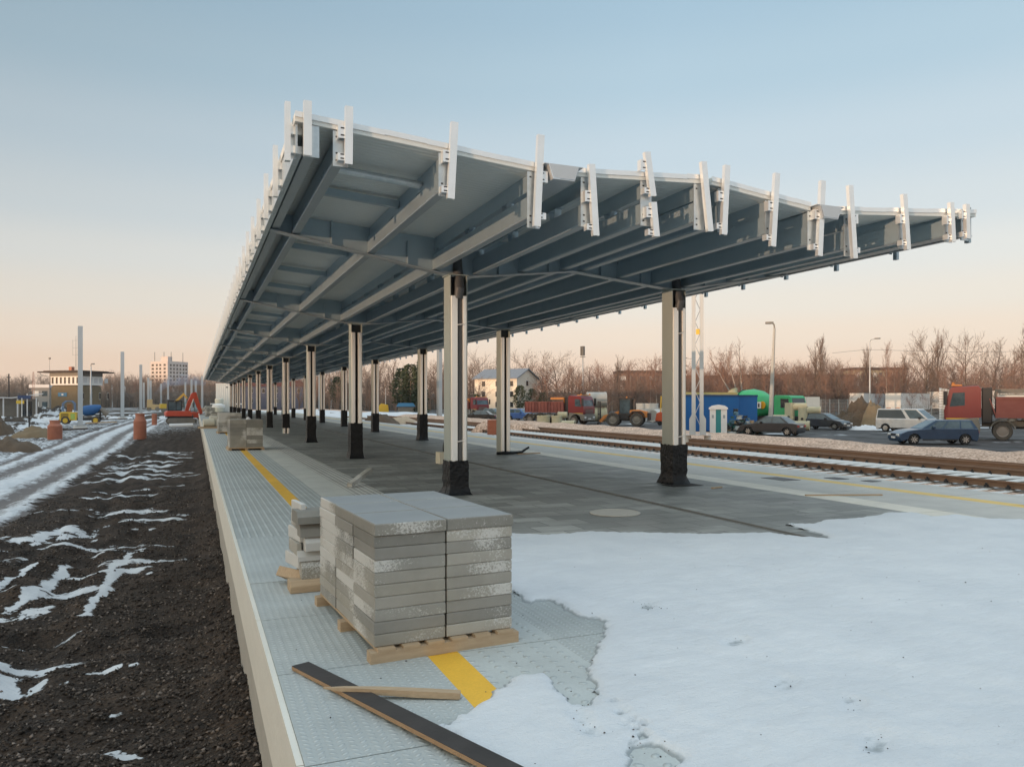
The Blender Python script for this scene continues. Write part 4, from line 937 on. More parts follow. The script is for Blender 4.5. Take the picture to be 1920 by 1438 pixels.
lamp('tall concrete street lamp, leaning slightly, behind the black saloon car', 1444, 66, 607, -.12, lean=.35, wp=.14, conc_=True, head=(.55, .2))
lamp('slim grey street lamp standing before the white trailers', 1631, 120, 636, .7, head=(.7, .25))
lamp('small pale street lamp seen between two far right columns', 723, 190, 724, 2.6, head=(.9, .25))
lamp('far street lamp with its arm showing just left of the lattice mast', 1302, 150, 672, -1.4, head=(.7, .2))
# ================================================================ VEHICLES
def wheel_mesh(rad, wid, rimm, name='tyre', tm=rubber):
    mb = MB(); mb.M = Matrix.Rotation(R(90), 4, 'X')
    mb.lathe([(rad * .62, -wid / 2), (rad * .93, -wid / 2), (rad, -wid * .36), (rad, wid * .36), (rad * .93, wid / 2), (rad * .62, wid / 2)], n=28, caps=False); me = mb.mesh('wheel', tm)
    m2 = MB(); m2.M = Matrix.Rotation(R(90), 4, 'X')
    m2.lathe([(0, -wid * .42), (rad * .12, -wid * .46), (rad * .5, -wid * .30), (rad * .64, -wid * .46), (rad * .64, wid * .46), (rad * .5, wid * .3), (rad * .12, wid * .46), (0, wid * .42)], n=20)
    return me, m2.mesh('rim', rimm)
def add_wheel(r, W, x, y, z):
    o = addpart('wheel', W[0], r, (x, y, z)); addpart('rim', W[1], o)
def spoke_mesh(rad, wid):
    mb = MB()
    for k in range(7):
        a = 2 * math.pi * k / 7
        for s in (-1, 1):
            mb.beam((.04 * math.cos(a), s * wid * .50, .04 * math.sin(a)), (rad * .62 * math.cos(a), s * wid * .52, rad * .62 * math.sin(a)), .045, .05, 0, (0, 1, 0))
    return mb.mesh('spokes', chrome)
def car(label, px, d, rel, L, Wd, H, col, top, gh, zbelt, front_x, wr=.32, wx=(.8, None), rimm=rim_dk, grp=None, kind='car', glassm=glass, boot=.9, plate_front=True, van=False, extra=None, zg=GZR):
    """x forward, rear at 0. top = upper outline points of the lower body from rear to front; gh=(rear base, rear top, front top, front base)"""
    x_, y_ = G(px, d); r = thing(kind, label, 'car' if not van else 'van', (x_, y_, zg), yaw(px, rel), grp)
    pm = mat('car_paint', tuple(c * .7 for c in col), .3, 0, coat=.35, n=(2, .6, col))
    x0 = -L / 2; xr = x0 + wx[0]; xf = x0 + (wx[1] or L - .88); cl = .2; ra = wr * 1.17
    def arch(cx): return [(cx + ra * math.cos(a), wr + ra * math.sin(a)) for a in [math.pi * k / 10 for k in range(11)] if wr + ra * math.sin(a) > cl]
    low = [(x0 + .04, cl + .1), (x0 + .12, cl)] + [p for p in reversed(arch(xr))] + [p for p in reversed(arch(xf))] + [(x0 + L - .12, cl - .02), (x0 + L - .02, cl + .14)]
    up = [(x0 + a, b_) for a, b_ in top]
    poly = low + up[::-1]
    mb = MB(); hw = Wd / 2
    # three slices: narrow top shoulder -> full width -> mirrored
    n = len(poly); zc = .6
    def sl(y, k, sh): return [(p[0] * (1 - sh), y, zc + (p[1] - zc) * k) for p in poly]
    mb.loft([sl(-hw, .90, .012), sl(-hw + .05, .985, .003), sl(-hw + .16, 1, 0), sl(hw - .16, 1, 0), sl(hw - .05, .985, .003), sl(hw, .90, .012)], 0, True)
    rb, rt, ft, fb = [x0 + v for v in gh]; bw, tw = hw - .07, hw - .27; zb2 = zbelt - .04
    B = [(rb, -bw, zb2), (fb, -bw, zb2), (fb, bw, zb2), (rb, bw, zb2)]; T = [(rt, -tw, H - .035), (ft, -tw, H - .035), (ft, tw, H - .035), (rt, tw, H - .035)]
    T2 = [(rt + .12, -tw + .1, H), (ft - .15, -tw + .1, H), (ft - .15, tw - .1, H), (rt + .12, tw - .1, H)]
    mb.loft([B, T, T2], 0, True)
    mb.obj('body', pm, r)
    def sub(q, u0, u1, v0=.06, v1=.92):   # q = bottom-left, bottom-right, top-right, top-left
        q = [Vector(p) for p in q]
        def at(u, v): a = q[0].lerp(q[1], u); b_ = q[3].lerp(q[2], u); return a.lerp(b_, v)
        return [at(u0, v0), at(u1, v0), at(u1, v1), at(u0, v1)]
    mb = MB(); mb.panel(sub([B[1], B[2], T[2], T[1]], .06, .94), .006); mb.obj('windscreen', glassm, r)
    mb = MB(); mb.panel(sub([B[3], B[0], T[0], T[3]], .08, .92), .006); mb.obj('rear_window', glass_dk, r)
    cuts = [(.07, .30), (.33, .62), (.65, .90)] if kind == 'estate_car' else [(.10, .47), (.50, .90)] if not van else [(.02, .60), (.67, .96)]
    for sgn in (0, 1):
        qq = [B[0], B[1], T[1], T[0]] if sgn == 0 else [B[2], B[3], T[3], T[2]]
        for a, b_ in cuts:
            if sgn: a, b_ = 1 - b_, 1 - a
            mb = MB(); mb.panel(sub(qq, a, b_), .006); mb.obj('side_window', (glass_dk if van and abs(b_ - a) > .4 else glassm), r)
    W = wheel_mesh(wr, .2, rimm)
    for xx in (xr, xf):
        for s in (-1, 1): add_wheel(r, W, xx, s * (hw - .12), wr)
    sm_ = spoke_mesh(wr, .2)
    for o in [o for o in r.children if o.name.startswith('wheel')]: addpart('spokes', sm_, o)
    zl = top[-2][1]
    for s in (-1, 1):
        mb = MB(); mb.loft([[(x0 + L - u, s * (hw - v), z) for u, v, z in q] for q in ([(.03, .12, .52), (.03, .52, .54), (.03, .52, .64), (.03, .14, .66)], [(-.012, .14, .53), (-.012, .5, .55), (-.012, .5, .63), (-.012, .16, .64)])]); mb.obj('headlight', lamp_w, r)
        mb = MB(); mb.box(x0 - .012, x0 + .06, min(s * (hw - .05), s * (hw - .42)), max(s * (hw - .05), s * (hw - .42)), boot - .26, boot - .12); mb.obj('tail_light', lamp_r, r)
        mb = MB(); yy = s * (hw + .1); mb.box(fb - .75, fb - .6, min(yy, yy - s * .2), max(yy, yy - s * .2), zbelt - .02, zbelt + .12); mb.obj('wing_mirror', pm if not van else darkm, r, bevel=.02)
        mb = MB(); mb.box(xr + wr * 1.4, xf - wr * 1.5, min(s * hw, s * (hw + .008)), max(s * hw, s * (hw + .008)), cl + .06, cl + .14); mb.obj('sill_trim', darkm, r)
    mb = MB(); mb.box(x0 + L - .02, x0 + L + .012, -.26, .26, .36, .47); mb.obj('number_plate', white, r)
    mb = MB(); mb.box(x0 - .015, x0 + .02, -.26, .26, boot - .28, boot - .17); mb.obj('number_plate', white, r)
    mb = MB(); mb.box(x0 + L - .02, x0 + L + .008, -hw + .55, hw - .55, .54, .66); mb.obj('grille', darkm, r)
    return r
sedtop = [(.02, .45), (.0, .75), (.06, .92), (.35, .97), (.9, .99), (3.2, .96), (3.9, .88), (4.5, .74), (4.66, .55)]
car('dark blue estate car, nearest of the parked cars, facing left', 1748, 47.5, 205, 4.70, 1.80, 1.50, (.02, .055, .12), [(.02, .45), (.0, .75), (.05, .98), (.5, 1.0), (2.6, 1.0), (3.55, .94), (4.2, .84), (4.6, .66), (4.68, .5)],
    (.04, .32, 2.45, 3.35), 1.0, 1.5, kind='estate_car', boot=.95)
car('black saloon car parked before the blue wall, its red rear lamp showing', 1446, 60, 158, 4.75, 1.85, 1.47, (.022, .026, .034), sedtop, (.65, 1.35, 2.65, 3.5), .98, 1.4, kind='saloon_car', boot=.93)
car('small dark grey hatchback parked behind the black saloon', 1548, 72, -28, 4.4, 1.8, 1.52, (.03, .035, .045), [(.02, .45), (.0, .75), (.1, .98), (.5, 1.0), (2.7, .99), (3.4, .93), (4.1, .78), (4.36, .52)], (.12, .75, 2.3, 3.3), 1.0, 1.4, kind='hatchback_car', boot=.95)
car('silver van with dark rear side windows facing right', 1709, 66, -22, 5.3, 1.95, 2.0, (.72, .72, .72), [(.02, .45), (.0, .8), (.02, 1.12), (.5, 1.14), (4.0, 1.12), (4.5, 1.0), (5.1, .84), (5.26, .55)], (.02, .10, 3.35, 4.35), 1.16, 1.9, kind='passenger_van', van=True, rimm=chrome, wr=.34, wx=(.85, 4.35), boot=1.1)
car('bright blue car partly hidden by the red tipper truck', 979, 104, -40, 4.3, 1.8, 1.6, (.03, .13, .42), [(.02, .45), (.0, .8), (.1, 1.05), (.5, 1.06), (2.7, 1.03), (3.4, .98), (4.0, .86), (4.26, .55)], (.1, .5, 2.3, 3.2), 1.06, 1.5, kind='blue_car', boot=1.0)
car('black car behind the ballast below the far red truck', 898, 98, 165, 4.6, 1.8, 1.42, (.015, .016, .018), sedtop, (.6, 1.2, 2.6, 3.5), .98, 1.4, kind='saloon_car', boot=.93)
car('grey green car behind the black car at the white house', 925, 122, -35, 4.4, 1.8, 1.5, (.10, .14, .15), sedtop[:-1] + [(4.36, .55)], (.5, .9, 2.5, 3.3), .98, 1.4, kind='grey_car', boot=.93)
# ---- tipper trucks
def tipper(label, px, d, rel, muddy=False, slats=True, zg=GZR, Lb=5.4, sleeper_gap=.55):
    x_, y_ = G(px, d); r = thing('tipper_truck', label, 'truck', (x_, y_, zg), yaw(px, rel), 'red tipper trucks')
    # cab front at x=+4.2
    F = 4.2; hw = 1.2
    prof = [(F - 2.05, 1.35), (F - .02, 1.2), (F + .02, 1.75), (F - .06, 2.1), (F - .28, 3.05), (F - .45, 3.22), (F - 1.9, 3.3), (F - 2.05, 3.1)]
    mb = MB(); mb.loft([[(a, y, 1.2 + (b_ - 1.2) * k) for a, b_ in prof] for y, k in ((-hw, .985), (-hw + .06, 1), (hw - .06, 1), (hw, .985))]); mb.obj('cab', red, r)
    mb = MB(); mb.panel([(F - .055, -1.08, 2.08), (F - .055, 1.08, 2.08), (F - .28, 1.0, 2.98), (F - .28, -1.0, 2.98)], .012); mb.obj('windscreen', glass, r)
    for s in (-1, 1):
        y = s * (hw + .002)
        mb = MB(); q = [(F - 1.15, y, 2.08), (F - .30, y, 2.0), (F - .48, y, 2.85), (F - 1.15, y, 2.88)]; mb.panel(q if s < 0 else q[::-1], .008); mb.obj('side_window', glass, r)
        mb = MB(); mb.box(F - .15, F + .05, min(s * 1.28, s * 1.42), max(s * 1.28, s * 1.42), 2.1, 2.95); mb.beam((F - .2, s * 1.15, 2.9), (F - .05, s * 1.3, 2.9), .04, .04); mb.obj('wing_mirror', darkm, r)
        mb = MB(); mb.box(F - 1.9, F - .1, min(y, y + s * .01), max(y, y + s * .01), 1.24, 1.30); mb.obj('yellow_stripe', yellow, r)
        mb = MB(); mb.box(F + .03, F + .07, min(s * .7, s * 1.1), max(s * .7, s * 1.1), .72, .92); mb.obj('headlight', lamp_w, r)
    mb = MB(); mb.box(F - .1, F + .055, -1.22, 1.22, .45, 1.15); mb.prism([(F - 2.0, .9), (F - 1.85, 1.34), (F - .1, 1.2), (F - .1, .5), (F - .35, .5), (F - .5, .95), (F - .85, 1.15), (F - 1.25, 1.15), (F - 1.6, .95), (F - 1.75, .5), (F - 2.0, .5)], -1.22, 1.22, 0, 'y'); mb.obj('bumper', greym, r, bevel=.02)
    for k in range(5):
        mb = MB(); z = 1.2 + .13 * k; mb.box(F + .022, F + .05, -.85 + .03 * k, .85 - .03 * k, z, z + .06); mb.obj('grille_bar', greym if k < 4 else red, r)
    mb = MB(); mb.box(F + .056, F + .07, -.3, .3, .6, .72); mb.obj('number_plate', white, r)
    mb = MB(); mb.box(F - 1.0, F - .4, -1.0, 1.0, 3.28, 3.36); mb.tube([(F - .5, -.9, 3.36), (F - .5, -.9, 3.5)], .08, 8); mb.tube([(F - .5, .9, 3.36), (F - .5, .9, 3.5)], .08, 8); mb.obj('roof_lamps', orange, r)
    mb = MB(); mb.box(F - 2.65, F - 2.1, -1.0, 1.0, 1.0, 3.15); mb.obj('exhaust_stack', darkm, r, bevel=.03)
    mb = MB(); mb.box(-4.3, F - 2.1, -.45, .45, .8, 1.12); mb.box(-4.25, -4.1, -1.15, 1.15, .6, .8)
    mb.obj('chassis', greym, r)
    x1 = F - 2.1 - sleeper_gap; x0 = x1 - Lb
    P4 = [(-1.22, 1.35), (1.22, 1.35), (1.25, 2.55), (1.17, 2.55), (1.13, 1.45), (-1.13, 1.45), (-1.17, 2.55), (-1.25, 2.55)]
    mb = MB(); mb.prism(P4, x0, x1, 0, 'x'); mb.box(x1 - .08, x1 - .001, -1.2, 1.2, 1.36, 2.95); mb.box(x0 + .001, x0 + .08, -1.2, 1.2, 1.36, 2.5)
    mb.box(x0 - .02, x1 + .02, -1.30, -1.19, 2.45, 2.6); mb.box(x0 - .02, x1 + .02, 1.19, 1.30, 2.45, 2.6); mb.box(x0 - .02, x1 + .02, -1.29, 1.29, 1.33, 1.45)
    nr = 12 if slats else 3
    for k in range(nr + 1):
        xx = x0 + (x1 - x0) * k / nr
        for s in (-1, 1): mb.beam((xx, s * 1.26, 1.4), (xx + (.0 if slats else .35), s * 1.275, 2.5), .07, .06, 0, (1, 0, 0))
    mb.obj('tipper_body', redd, r)
    mb = MB(); mb.beam((x1 - 1.8, -1.1, 2.95), (x1, -1.1, 2.95), .25, .25); mb.beam((x1 - .02, -1.2, 2.7), (x1 - .02, 1.2, 2.7), .1, .5); mb.obj('rolled_cover', greym if not slats else orange, r) if not slats else mb.obj('front_board', orange, r)
    W = wheel_mesh(.55, .32, mat('truck_rim', (.24, .21, .19), .7), tm=tyre_mud)
    for xx in (F - 1.4, F - 3.2, x0 + 1.9, x0 + .55):
        for s in (-1, 1):
            add_wheel(r, W, xx, s * 1.02, .53)
            if xx != F - 1.4:
                m2 = MB(); arc = [(xx + .66 * math.cos(a), .53 + .66 * math.sin(a)) for a in [R(8) + R(164) * k / 10 for k in range(11)]]; arc2 = [(xx + .70 * math.cos(a), .53 + .70 * math.sin(a)) for a in [R(8) + R(164) * k / 10 for k in range(11)]]
                m2.prism(arc + arc2[::-1], min(s * .85, s * 1.22), max(s * .85, s * 1.22), 0, 'y'); m2.obj('mudguard', greym, r)
    mb = MB(); mb.tube([(-.9, -1.0, .9), (.2, -1.0, .9)], .27, 14); mb.obj('fuel_tank', greym, r)
    return r
def frontpx(px_front, d, rel, F=4.25):      # place so that the cab front shows at px_front
    a, b_ = ray(px_front); x, y = a * d, b_ * d
    yw = yaw(px_front, rel); cx, cy = x - F * math.cos(yw), y - F * math.sin(yw)
    r_ = cx * CT - cy * ST; dd = cx * ST + cy * CT
    return 960 + FPX * r_ / dd, dd
px_, d_ = frontpx(1780, 54.5, 183); t1 = tipper('muddy red tipper truck at the right edge of the picture, facing left', px_, d_, 183, slats=False, Lb=6.2, sleeper_gap=.75); t1.scale = (1.08, 1.05, 1.13)
px_, d_ = frontpx(1098, 86, -42); tipper('red tipper truck with ribbed body, facing right, before the birch wood', px_, d_, -42 + 8)
px_, d_ = frontpx(905, 128, -60); tipper('farthest red tipper truck, only its cab showing before the white house', px_, d_, -60)
# ---- concrete mixer truck
x_, y_ = G(1437, 78); green = mat('green_mixer_paint', (.03, .34, .13), .45, 0, coat=.1, n=(1, .5, (.045, .42, .18)))
r = thing('mixer_truck', 'green concrete mixer truck facing right behind the blue wall', 'truck', (x_, y_, GZR), yaw(1446, -36)); r.scale = (.98, 1.0, 1.06)
D0, D1 = Vector((-4.0, 0, 2.75)), Vector((1.35, 0, 1.9)); ax = (D1 - D0)
mb = MB(); prof = [(0, .50), (.002, .62), (.10, .68), (.16, .95), (.42, 1.3), (.62, 1.28), (.9, .78), (.98, .5), (1.0, .3)]
mb.tube([D0 + ax * t_ for t_, _ in prof], [q for _, q in prof], 28); mb.obj('drum', green, r)
mb = MB(); mb.tube([D0 + ax * .18, D0 + ax * .195], [1.03, 1.06], 28); mb.obj('drum_ring', darkm, r)
mb = MB(); q0 = D0 + ax * .52; q0 = D0 + ax * .62; mb.box(q0.x - .9, q0.x + .1, -1.315, -1.29, q0.z - .35, q0.z - .1); mb.obj('drum_lettering', white, r)
mb = MB(); mb.box(q0.x + .25, q0.x + 1.0, -1.325, -1.28, q0.z - .42, q0.z + .2); lg = mb.obj('drum_logo', white, r)
mb = MB(); mb.tube([(q0.x + .48, -1.33, q0.z - .05), (q0.x + .48, -1.31, q0.z - .05)], .10, 10); mb.box(q0.x + .66, q0.x + .86, -1.335, -1.326, q0.z - .3, q0.z + .05); mb.obj('logo_marks', darkm, lg)
mb = MB(); q0 = D0 + ax * .80; mb.tube([(q0.x, -.98, q0.z + .05), (q0.x, -1.04, q0.z + .05)], .36, 16); mb.obj('yellow_spot', mat('amber_mark', (.7, .36, .02), .5), r)
mb = MB(); mb.prism([(1.75, 1.2), (3.9, 1.1), (3.95, 1.8), (3.7, 2.85), (3.5, 3.0), (1.9, 3.05), (1.75, 2.9)], -1.18, 1.18, 0, 'y'); mb.obj('cab', green, r, bevel=.05)
mb = MB(); mb.panel([(3.93, -1.05, 1.9), (3.93, 1.05, 1.9), (3.72, 1.0, 2.75), (3.72, -1.0, 2.75)], .015); mb.obj('windscreen', glass_dk, r)
mb = MB(); mb.panel([(2.55, -1.185, 1.9), (3.6, -1.185, 1.85), (3.45, -1.185, 2.7), (2.55, -1.185, 2.72)], .01); mb.obj('side_window', glass_dk, r)
mb = MB(); mb.box(1.3, 1.5, -1.2, 1.2, .9, 3.0); mb.box(-4.4, 3.7, -.4, .4, .75, 1.05); mb.box(3.6, 3.98, -1.2, 1.2, .45, 1.08); mb.obj('chassis', darkm, r)
mb = MB(); mb.box(-3.2, -1.2, -1.22, -1.18, 1.0, 1.45); mb.obj('side_guard', white, r); mb = MB(); mb.box(-4.1, -1.0, -1.24, -1.185, 1.47, 1.56); mb.obj('marker_strip', orange, r)
mb = MB(); mb.beam((-4.1, 0, 2.9), (-5.1, 0, 2.0), .5, .08); mb.tube([(-4.05, 0, 3.05), (-4.35, 0, 3.5)], [.35, .6], 12); mb.obj('discharge_chute', conc_y, r)
W = wheel_mesh(.5, .3, greym, tm=tyre_mud)
for xx in (-3.4, -2.0, .9, 2.7):
    for s in (-1, 1): add_wheel(r, W, xx, s * 1.0, .5)
# ---- wheel loader, facing left
x_, y_ = G(1170, 82); r = thing('wheel_loader', 'orange wheel loader with pallet forks facing left, beside the red tipper truck', 'wheel loader', (x_, y_, GZR), yaw(1170, 172))
W = wheel_mesh(.72, .5, greym, tm=tyre_mud)
for xx in (1.05, -1.45):
    for s in (-1, 1): add_wheel(r, W, xx, s * .85, .72)
mb = MB(); mb.prism([(-2.6, .9), (-.7, .8), (-.7, 1.7), (-1.6, 1.75), (-2.5, 1.55)], -.75, .75, 0, 'y'); mb.obj('engine_cover', orange, r, bevel=.06)
mb = MB(); mb.box(-2.8, -2.55, -.8, .8, .6, 1.4); mb.box(-.7, .6, -.5, .5, .55, 1.1); mb.prism([(-2.3, .9), (-2.2, 1.35), (-1.9, 1.6), (-1.0, 1.6), (-.6, 1.2), (-.6, 1.0), (-1.0, 1.45), (-1.9, 1.45), (-2.1, 1.25)], -1.1, 1.1, 0, 'y'); mb.box(-.7, .3, -.75, .75, .75, 1.35); mb.obj('chassis', darkm, r)
mb = MB(); mb.box(-.85, -.75, -.72, -.62, 1.3, 2.85); mb.box(-.85, -.75, .62, .72, 1.3, 2.85); mb.box(.35, .43, -.62, -.54, 1.3, 2.85); mb.box(.35, .43, .54, .62, 1.3, 2.85); mb.box(-.95, .6, -.78, .78, 2.86, 2.98); mb.obj('cab_frame', darkm, r)
mb = MB(); mb.panel([(.44, -.5, 1.35), (.44, .5, 1.35), (.40, .5, 2.82), (.40, -.5, 2.82)], .01); mb.panel([(-.72, -.66, 1.35), (.34, -.6, 1.35), (.34, -.6, 2.82), (-.72, -.66, 2.82)], .01); mb.panel([(.34, .6, 1.35), (-.72, .66, 1.35), (-.72, .66, 2.82), (.34, .6, 2.82)], .01); mb.obj('cab_glass', glass, r)
for s in (-1, 1):
    mb = MB(); mb.beam((.5, s * .4, 1.45), (2.0, s * .4, 1.0), .12, .28); mb.beam((2.0, s * .4, 1.05), (2.5, s * .4, .45), .12, .26); mb.obj('lift_arm', orange, r)
    mb = MB(); mb.tube([(.6, s * .25, 1.0), (1.8, s * .25, 1.15)], .06, 8); mb.obj('hydraulic_cylinder', chrome, r)
    mb = MB(); mb.box(2.75, 3.9, s * .4 - .06, s * .4 + .06, .12, .17); mb.obj('fork', darkm, r)
mb = MB(); mb.box(2.6, 2.75, -.8, .8, .15, .35); mb.box(2.6, 2.7, -.8, -.7, .15, 2.6); mb.box(2.6, 2.7, .7, .8, .15, 2.6); mb.box(2.6, 2.7, -.8, .8, 2.5, 2.6); mb.box(2.6, 2.7, -.8, .8, 1.2, 1.3); mb.box(2.55, 2.65, -.05, .05, .3, 2.5); mb.obj('fork_carriage', darkm, r)
mb = MB(); mb.tube([(-.3, 0, 2.99), (-.3, 0, 3.14)], .08, 8); mb.obj('beacon', orange, r)
# ================================================================ YARD THINGS
# blue wall / container side
x0_, y0_ = G(1284, 66); x1_, y1_ = G(1420, 69)
L_ = math.hypot(x1_ - x0_, y1_ - y0_); ang = math.atan2(y1_ - y0_, x1_ - x0_)
r = thing('blue_container', 'long bright blue site container behind the portable toilet', 'container', (x0_, y0_, GZR), ang)
mb = MB(); mb.box(0, L_, 0, 2.4, .05, 3.05); mb.obj('body', bluem, r)
mb = MB(); mb.box(-.05, L_ + .04, -.05, 2.45, 3.05, 3.2); mb.obj('roof_edge', mat('navy_edge', (.01, .05, .16), .5), r)
mb = MB(); mb.box(.2, L_ * .75, .3, 2.2, 3.205, 3.42); mb.obj('roof_cover', mat('yellowish_cover', (.42, .36, .14), .8, n=(2, .7, (.5, .46, .2))), r)
for k in (1, 2, 3): mb = MB(); xx = L_ * k / 4; mb.box(xx - .015, xx + .015, -.012, -.002, .1, 3.0); mb.obj('panel_seam', mat('seam_blue', (.004, .08, .27), .5), r)
# portable toilet seen on its corner
x_, y_ = G(1347, 61.5); teal = mat('teal_plastic', (.02, .24, .27), .5); wpl = mat('white_plastic', (.66, .70, .74), .45, n=(2, .5, (.74, .76, .78)))
r = thing('portable_toilet', 'white and teal portable toilet with domed roof beside the lattice mast', 'portable toilet', (x_, y_, GZR), yaw(1347, 0))
mb = MB(); mb.box(-.62, .62, -.55, .55, .12, 2.0); mb.obj('cabin', teal, r)
for a, b_ in ((-.66, -.2), (.2, .66)): mb = MB(); mb.box(a, b_, -.60, -.551, .12, 2.0); mb.obj('front_panel', wpl, r, bevel=.01)
for a in (-.53, .33): mb = MB(); mb.box(a + .02, a + .18, -.612, -.601, 1.3, 1.55); mb.obj('vent_grille', mat('vent_grey', (.3, .36, .42), .6), r)
mb = MB(); mb.prism([(-.74, 1.98), (.74, 1.98), (.74, 2.12), (.5, 2.28), (0, 2.36), (-.5, 2.28), (-.74, 2.12)], -.68, .62, 0, 'y'); mb.obj('roof', wpl, r, bevel=.02)
mb = MB(); mb.box(-.66, .66, -.58, .58, 0, .12); mb.obj('skid', greym, r)
# rubbish heap
def heap(name, label, cat, px, d, w_, dd, h, m, seed, n=40, z=GZR, sz=.5):
    x_, y_ = G(px, d); q = random.Random(seed); mb = MB()
    for _ in range(n):
        u, v = q.uniform(-1, 1), q.uniform(-1, 1); hh = h * max(0, 1 - (u * u + v * v) ** .5 * .9)
        c = Vector((u * w_ / 2, v * dd / 2, q.uniform(.05, 1) * hh)); s_ = sz * q.uniform(.4, 1)
        pts = [[c + Vector((math.cos(a) * s_ * q.uniform(.5, 1), math.sin(a) * s_ * q.uniform(.5, 1), zz * s_ * .5)) for a in [k * 1.047 for k in range(6)]] for zz in (-1, .2, .9)]
        mb.loft(pts, q.randrange(len(m)) if isinstance(m, list) else 0)
    return mb.obj(name, m, None, (x_, y_, z), yaw(px, 0), smooth=False, label=label, cat=cat)
heap('rubbish_heap', 'heap of rubbish bags and boards between the toilet and the black saloon', 'rubbish heap', 1387, 62, 3.2, 1.6, 2.3, [mat('blue_bag', (.10, .20, .26), .5), mat('teal_bag', (.05, .16, .15), .5), mat('cardboard', (.42, .30, .18), .8), mat('pale_bag', (.45, .5, .52), .5), darkm], 3, 150, sz=.38)
# concrete shaft rings and pipes
def ring(name, label, px, d, ln, rad, axis='z', m=conc_y, z=None, rel=0, grp='concrete pipes and shaft rings in the yard', wall=.12, zg=GZR, cat='concrete pipe', rise=0.):
    x_, y_ = G(px, d); mb = MB()
    if axis != 'z': mb.M = Matrix.Translation((0, 0, rad)) @ Matrix.Rotation(R(90), 4, 'Y') @ Matrix.Translation((0, 0, -ln / 2))
    mb.lathe([(rad - wall, .0), (rad, 0), (rad, ln * .9), (rad + .03, ln * .9), (rad + .03, ln), (rad - wall, ln), (rad - wall, 0)], n=24)
    return mb.obj(name, m, None, (x_, y_, (zg if z is None else z)), yaw(px, rel), label=label, cat=cat, group=grp)
ring('shaft_ring', 'yellowish upright shaft ring before the rear wheels of the red tipper truck', 1019, 75, 1.15, .62, zg=GZR + .1)
ring('shaft_ring', 'second yellowish upright shaft ring before the middle of the red tipper truck', 1044, 74, 1.15, .5, zg=GZR + .1)
ring('concrete_pipe', 'dark mouthed pipe lying above the shaft rings before the red truck', 1055, 75, .9, .3, 'x', conc_y, z=.0, rel=170)
ring('concrete_pipe', 'low yellowish pipe with dark mouth lying below the red truck cab', 1066, 73, 1.25, .38, 'x', conc_y, rel=-15, zg=GZR + .05)
for k, (px, d, zz, lab) in enumerate(((1118, 95, 1.0, 'upper of two stacked pale pipes behind the loader forks'), (1118, 95, -.9, 'lower of two stacked pale pipes behind the loader forks'))):
    ring('concrete_pipe', lab, px, d, 2.4, .88, 'x', conc_y if k else conc, z=zz, rel=10, grp='pale pipes behind the loader')
for k, (px, d, ra, ln, ax_) in enumerate(((1200, 100, .9, 1.5, 'z'), (1213, 104, 1.0, 1.6, 'z'), (1228, 98, .8, 1.2, 'x'), (1236, 103, .9, 1.7, 'z'), (1222, 118, 1.0, 2.3, 'z'), (1205, 120, 1.0, 2.3, 'z'))):
    ring('shaft_ring', ['pale shaft ring just right of the loader', 'pale shaft ring second to the right of the loader', 'lying pale shaft ring with open mouth between loader and right column', 'pale shaft ring next to the nearest right column', 'taller shaft ring in the back row nearer the right column', 'taller shaft ring in the back row behind the loader cover'][k], px, d, ln, ra, ax_, conc_w, rel=60, grp='pale shaft rings right of the loader')
# T-shaped fittings by the mixer
def tee(label, px, d, h, ra, s=1, zg=GZR):
    x_, y_ = G(px, d); r = thing('pipe_fitting', label, 'pipe fitting', (x_, y_, zg), yaw(px, 0), 'concrete fittings by the mixer truck')
    mb = MB(); mb.lathe([(ra, 0), (ra, h), (ra - .1, h), (ra - .1, .05)], n=20); mb.obj('shaft', conc_y, r)
    mb = MB(); mb.tube([(ra * .7, 0, h - .38), (ra + 1.1, 0, h - .38)], .36, 16); mb.obj('branch_pipe', conc_y, r)
    mb = MB(); mb.tube([(-.1, -ra + .02, h * .45), (-.1, -ra - .02, h * .45)], .12, 10); mb.obj('lifting_hole', darkm, r)
tee('taller yellowish pipe fitting with side branch beside the mixer cab', 1480.5, 74, 2.5, .45)
tee('shorter yellowish pipe fitting with side branch before the white hoarding', 1506, 73, 2.15, .45)
ring('concrete_pipe', 'yellowish pipe lying slanted left of the taller fitting', 1463, 74, 2.2, .32, 'x', conc_y, z=-.3, rel=12, grp='concrete fittings by the mixer truck')
ring('concrete_pipe', 'low broad pipe behind the black saloon roof, below the fittings', 1494, 70, 2.2, .42, 'x', conc_y, rel=-5, grp='concrete fittings by the mixer truck')
heap('snow_pile', 'small snow pile behind the black saloon roof', 'snow pile', 1476, 72, 1.8, 1.0, 1.0, snow_m, 6, 26, sz=.45)
# white hoarding on legs
x_, y_ = G(1512, 92); r = thing('hoarding', 'white board hoarding on legs right of the green mixer truck', 'hoarding', (x_, y_, GZR), yaw(1512, 0))
for k in (0, 1): mb = MB(); mb.box(-1.5 + 1.5 * k + .01, 1.5 * k - .01, -.04, .04, .9, 3.15); mb.obj('board', white, r)
for a in (-.9, .2, 1.4): mb = MB(); mb.beam((a, 0, 0), (a, 0, .95), .08, .08); mb.beam((a - .25, .6, 0), (a, .05, 1.1), .06, .06); mb.obj('leg', greym, r)
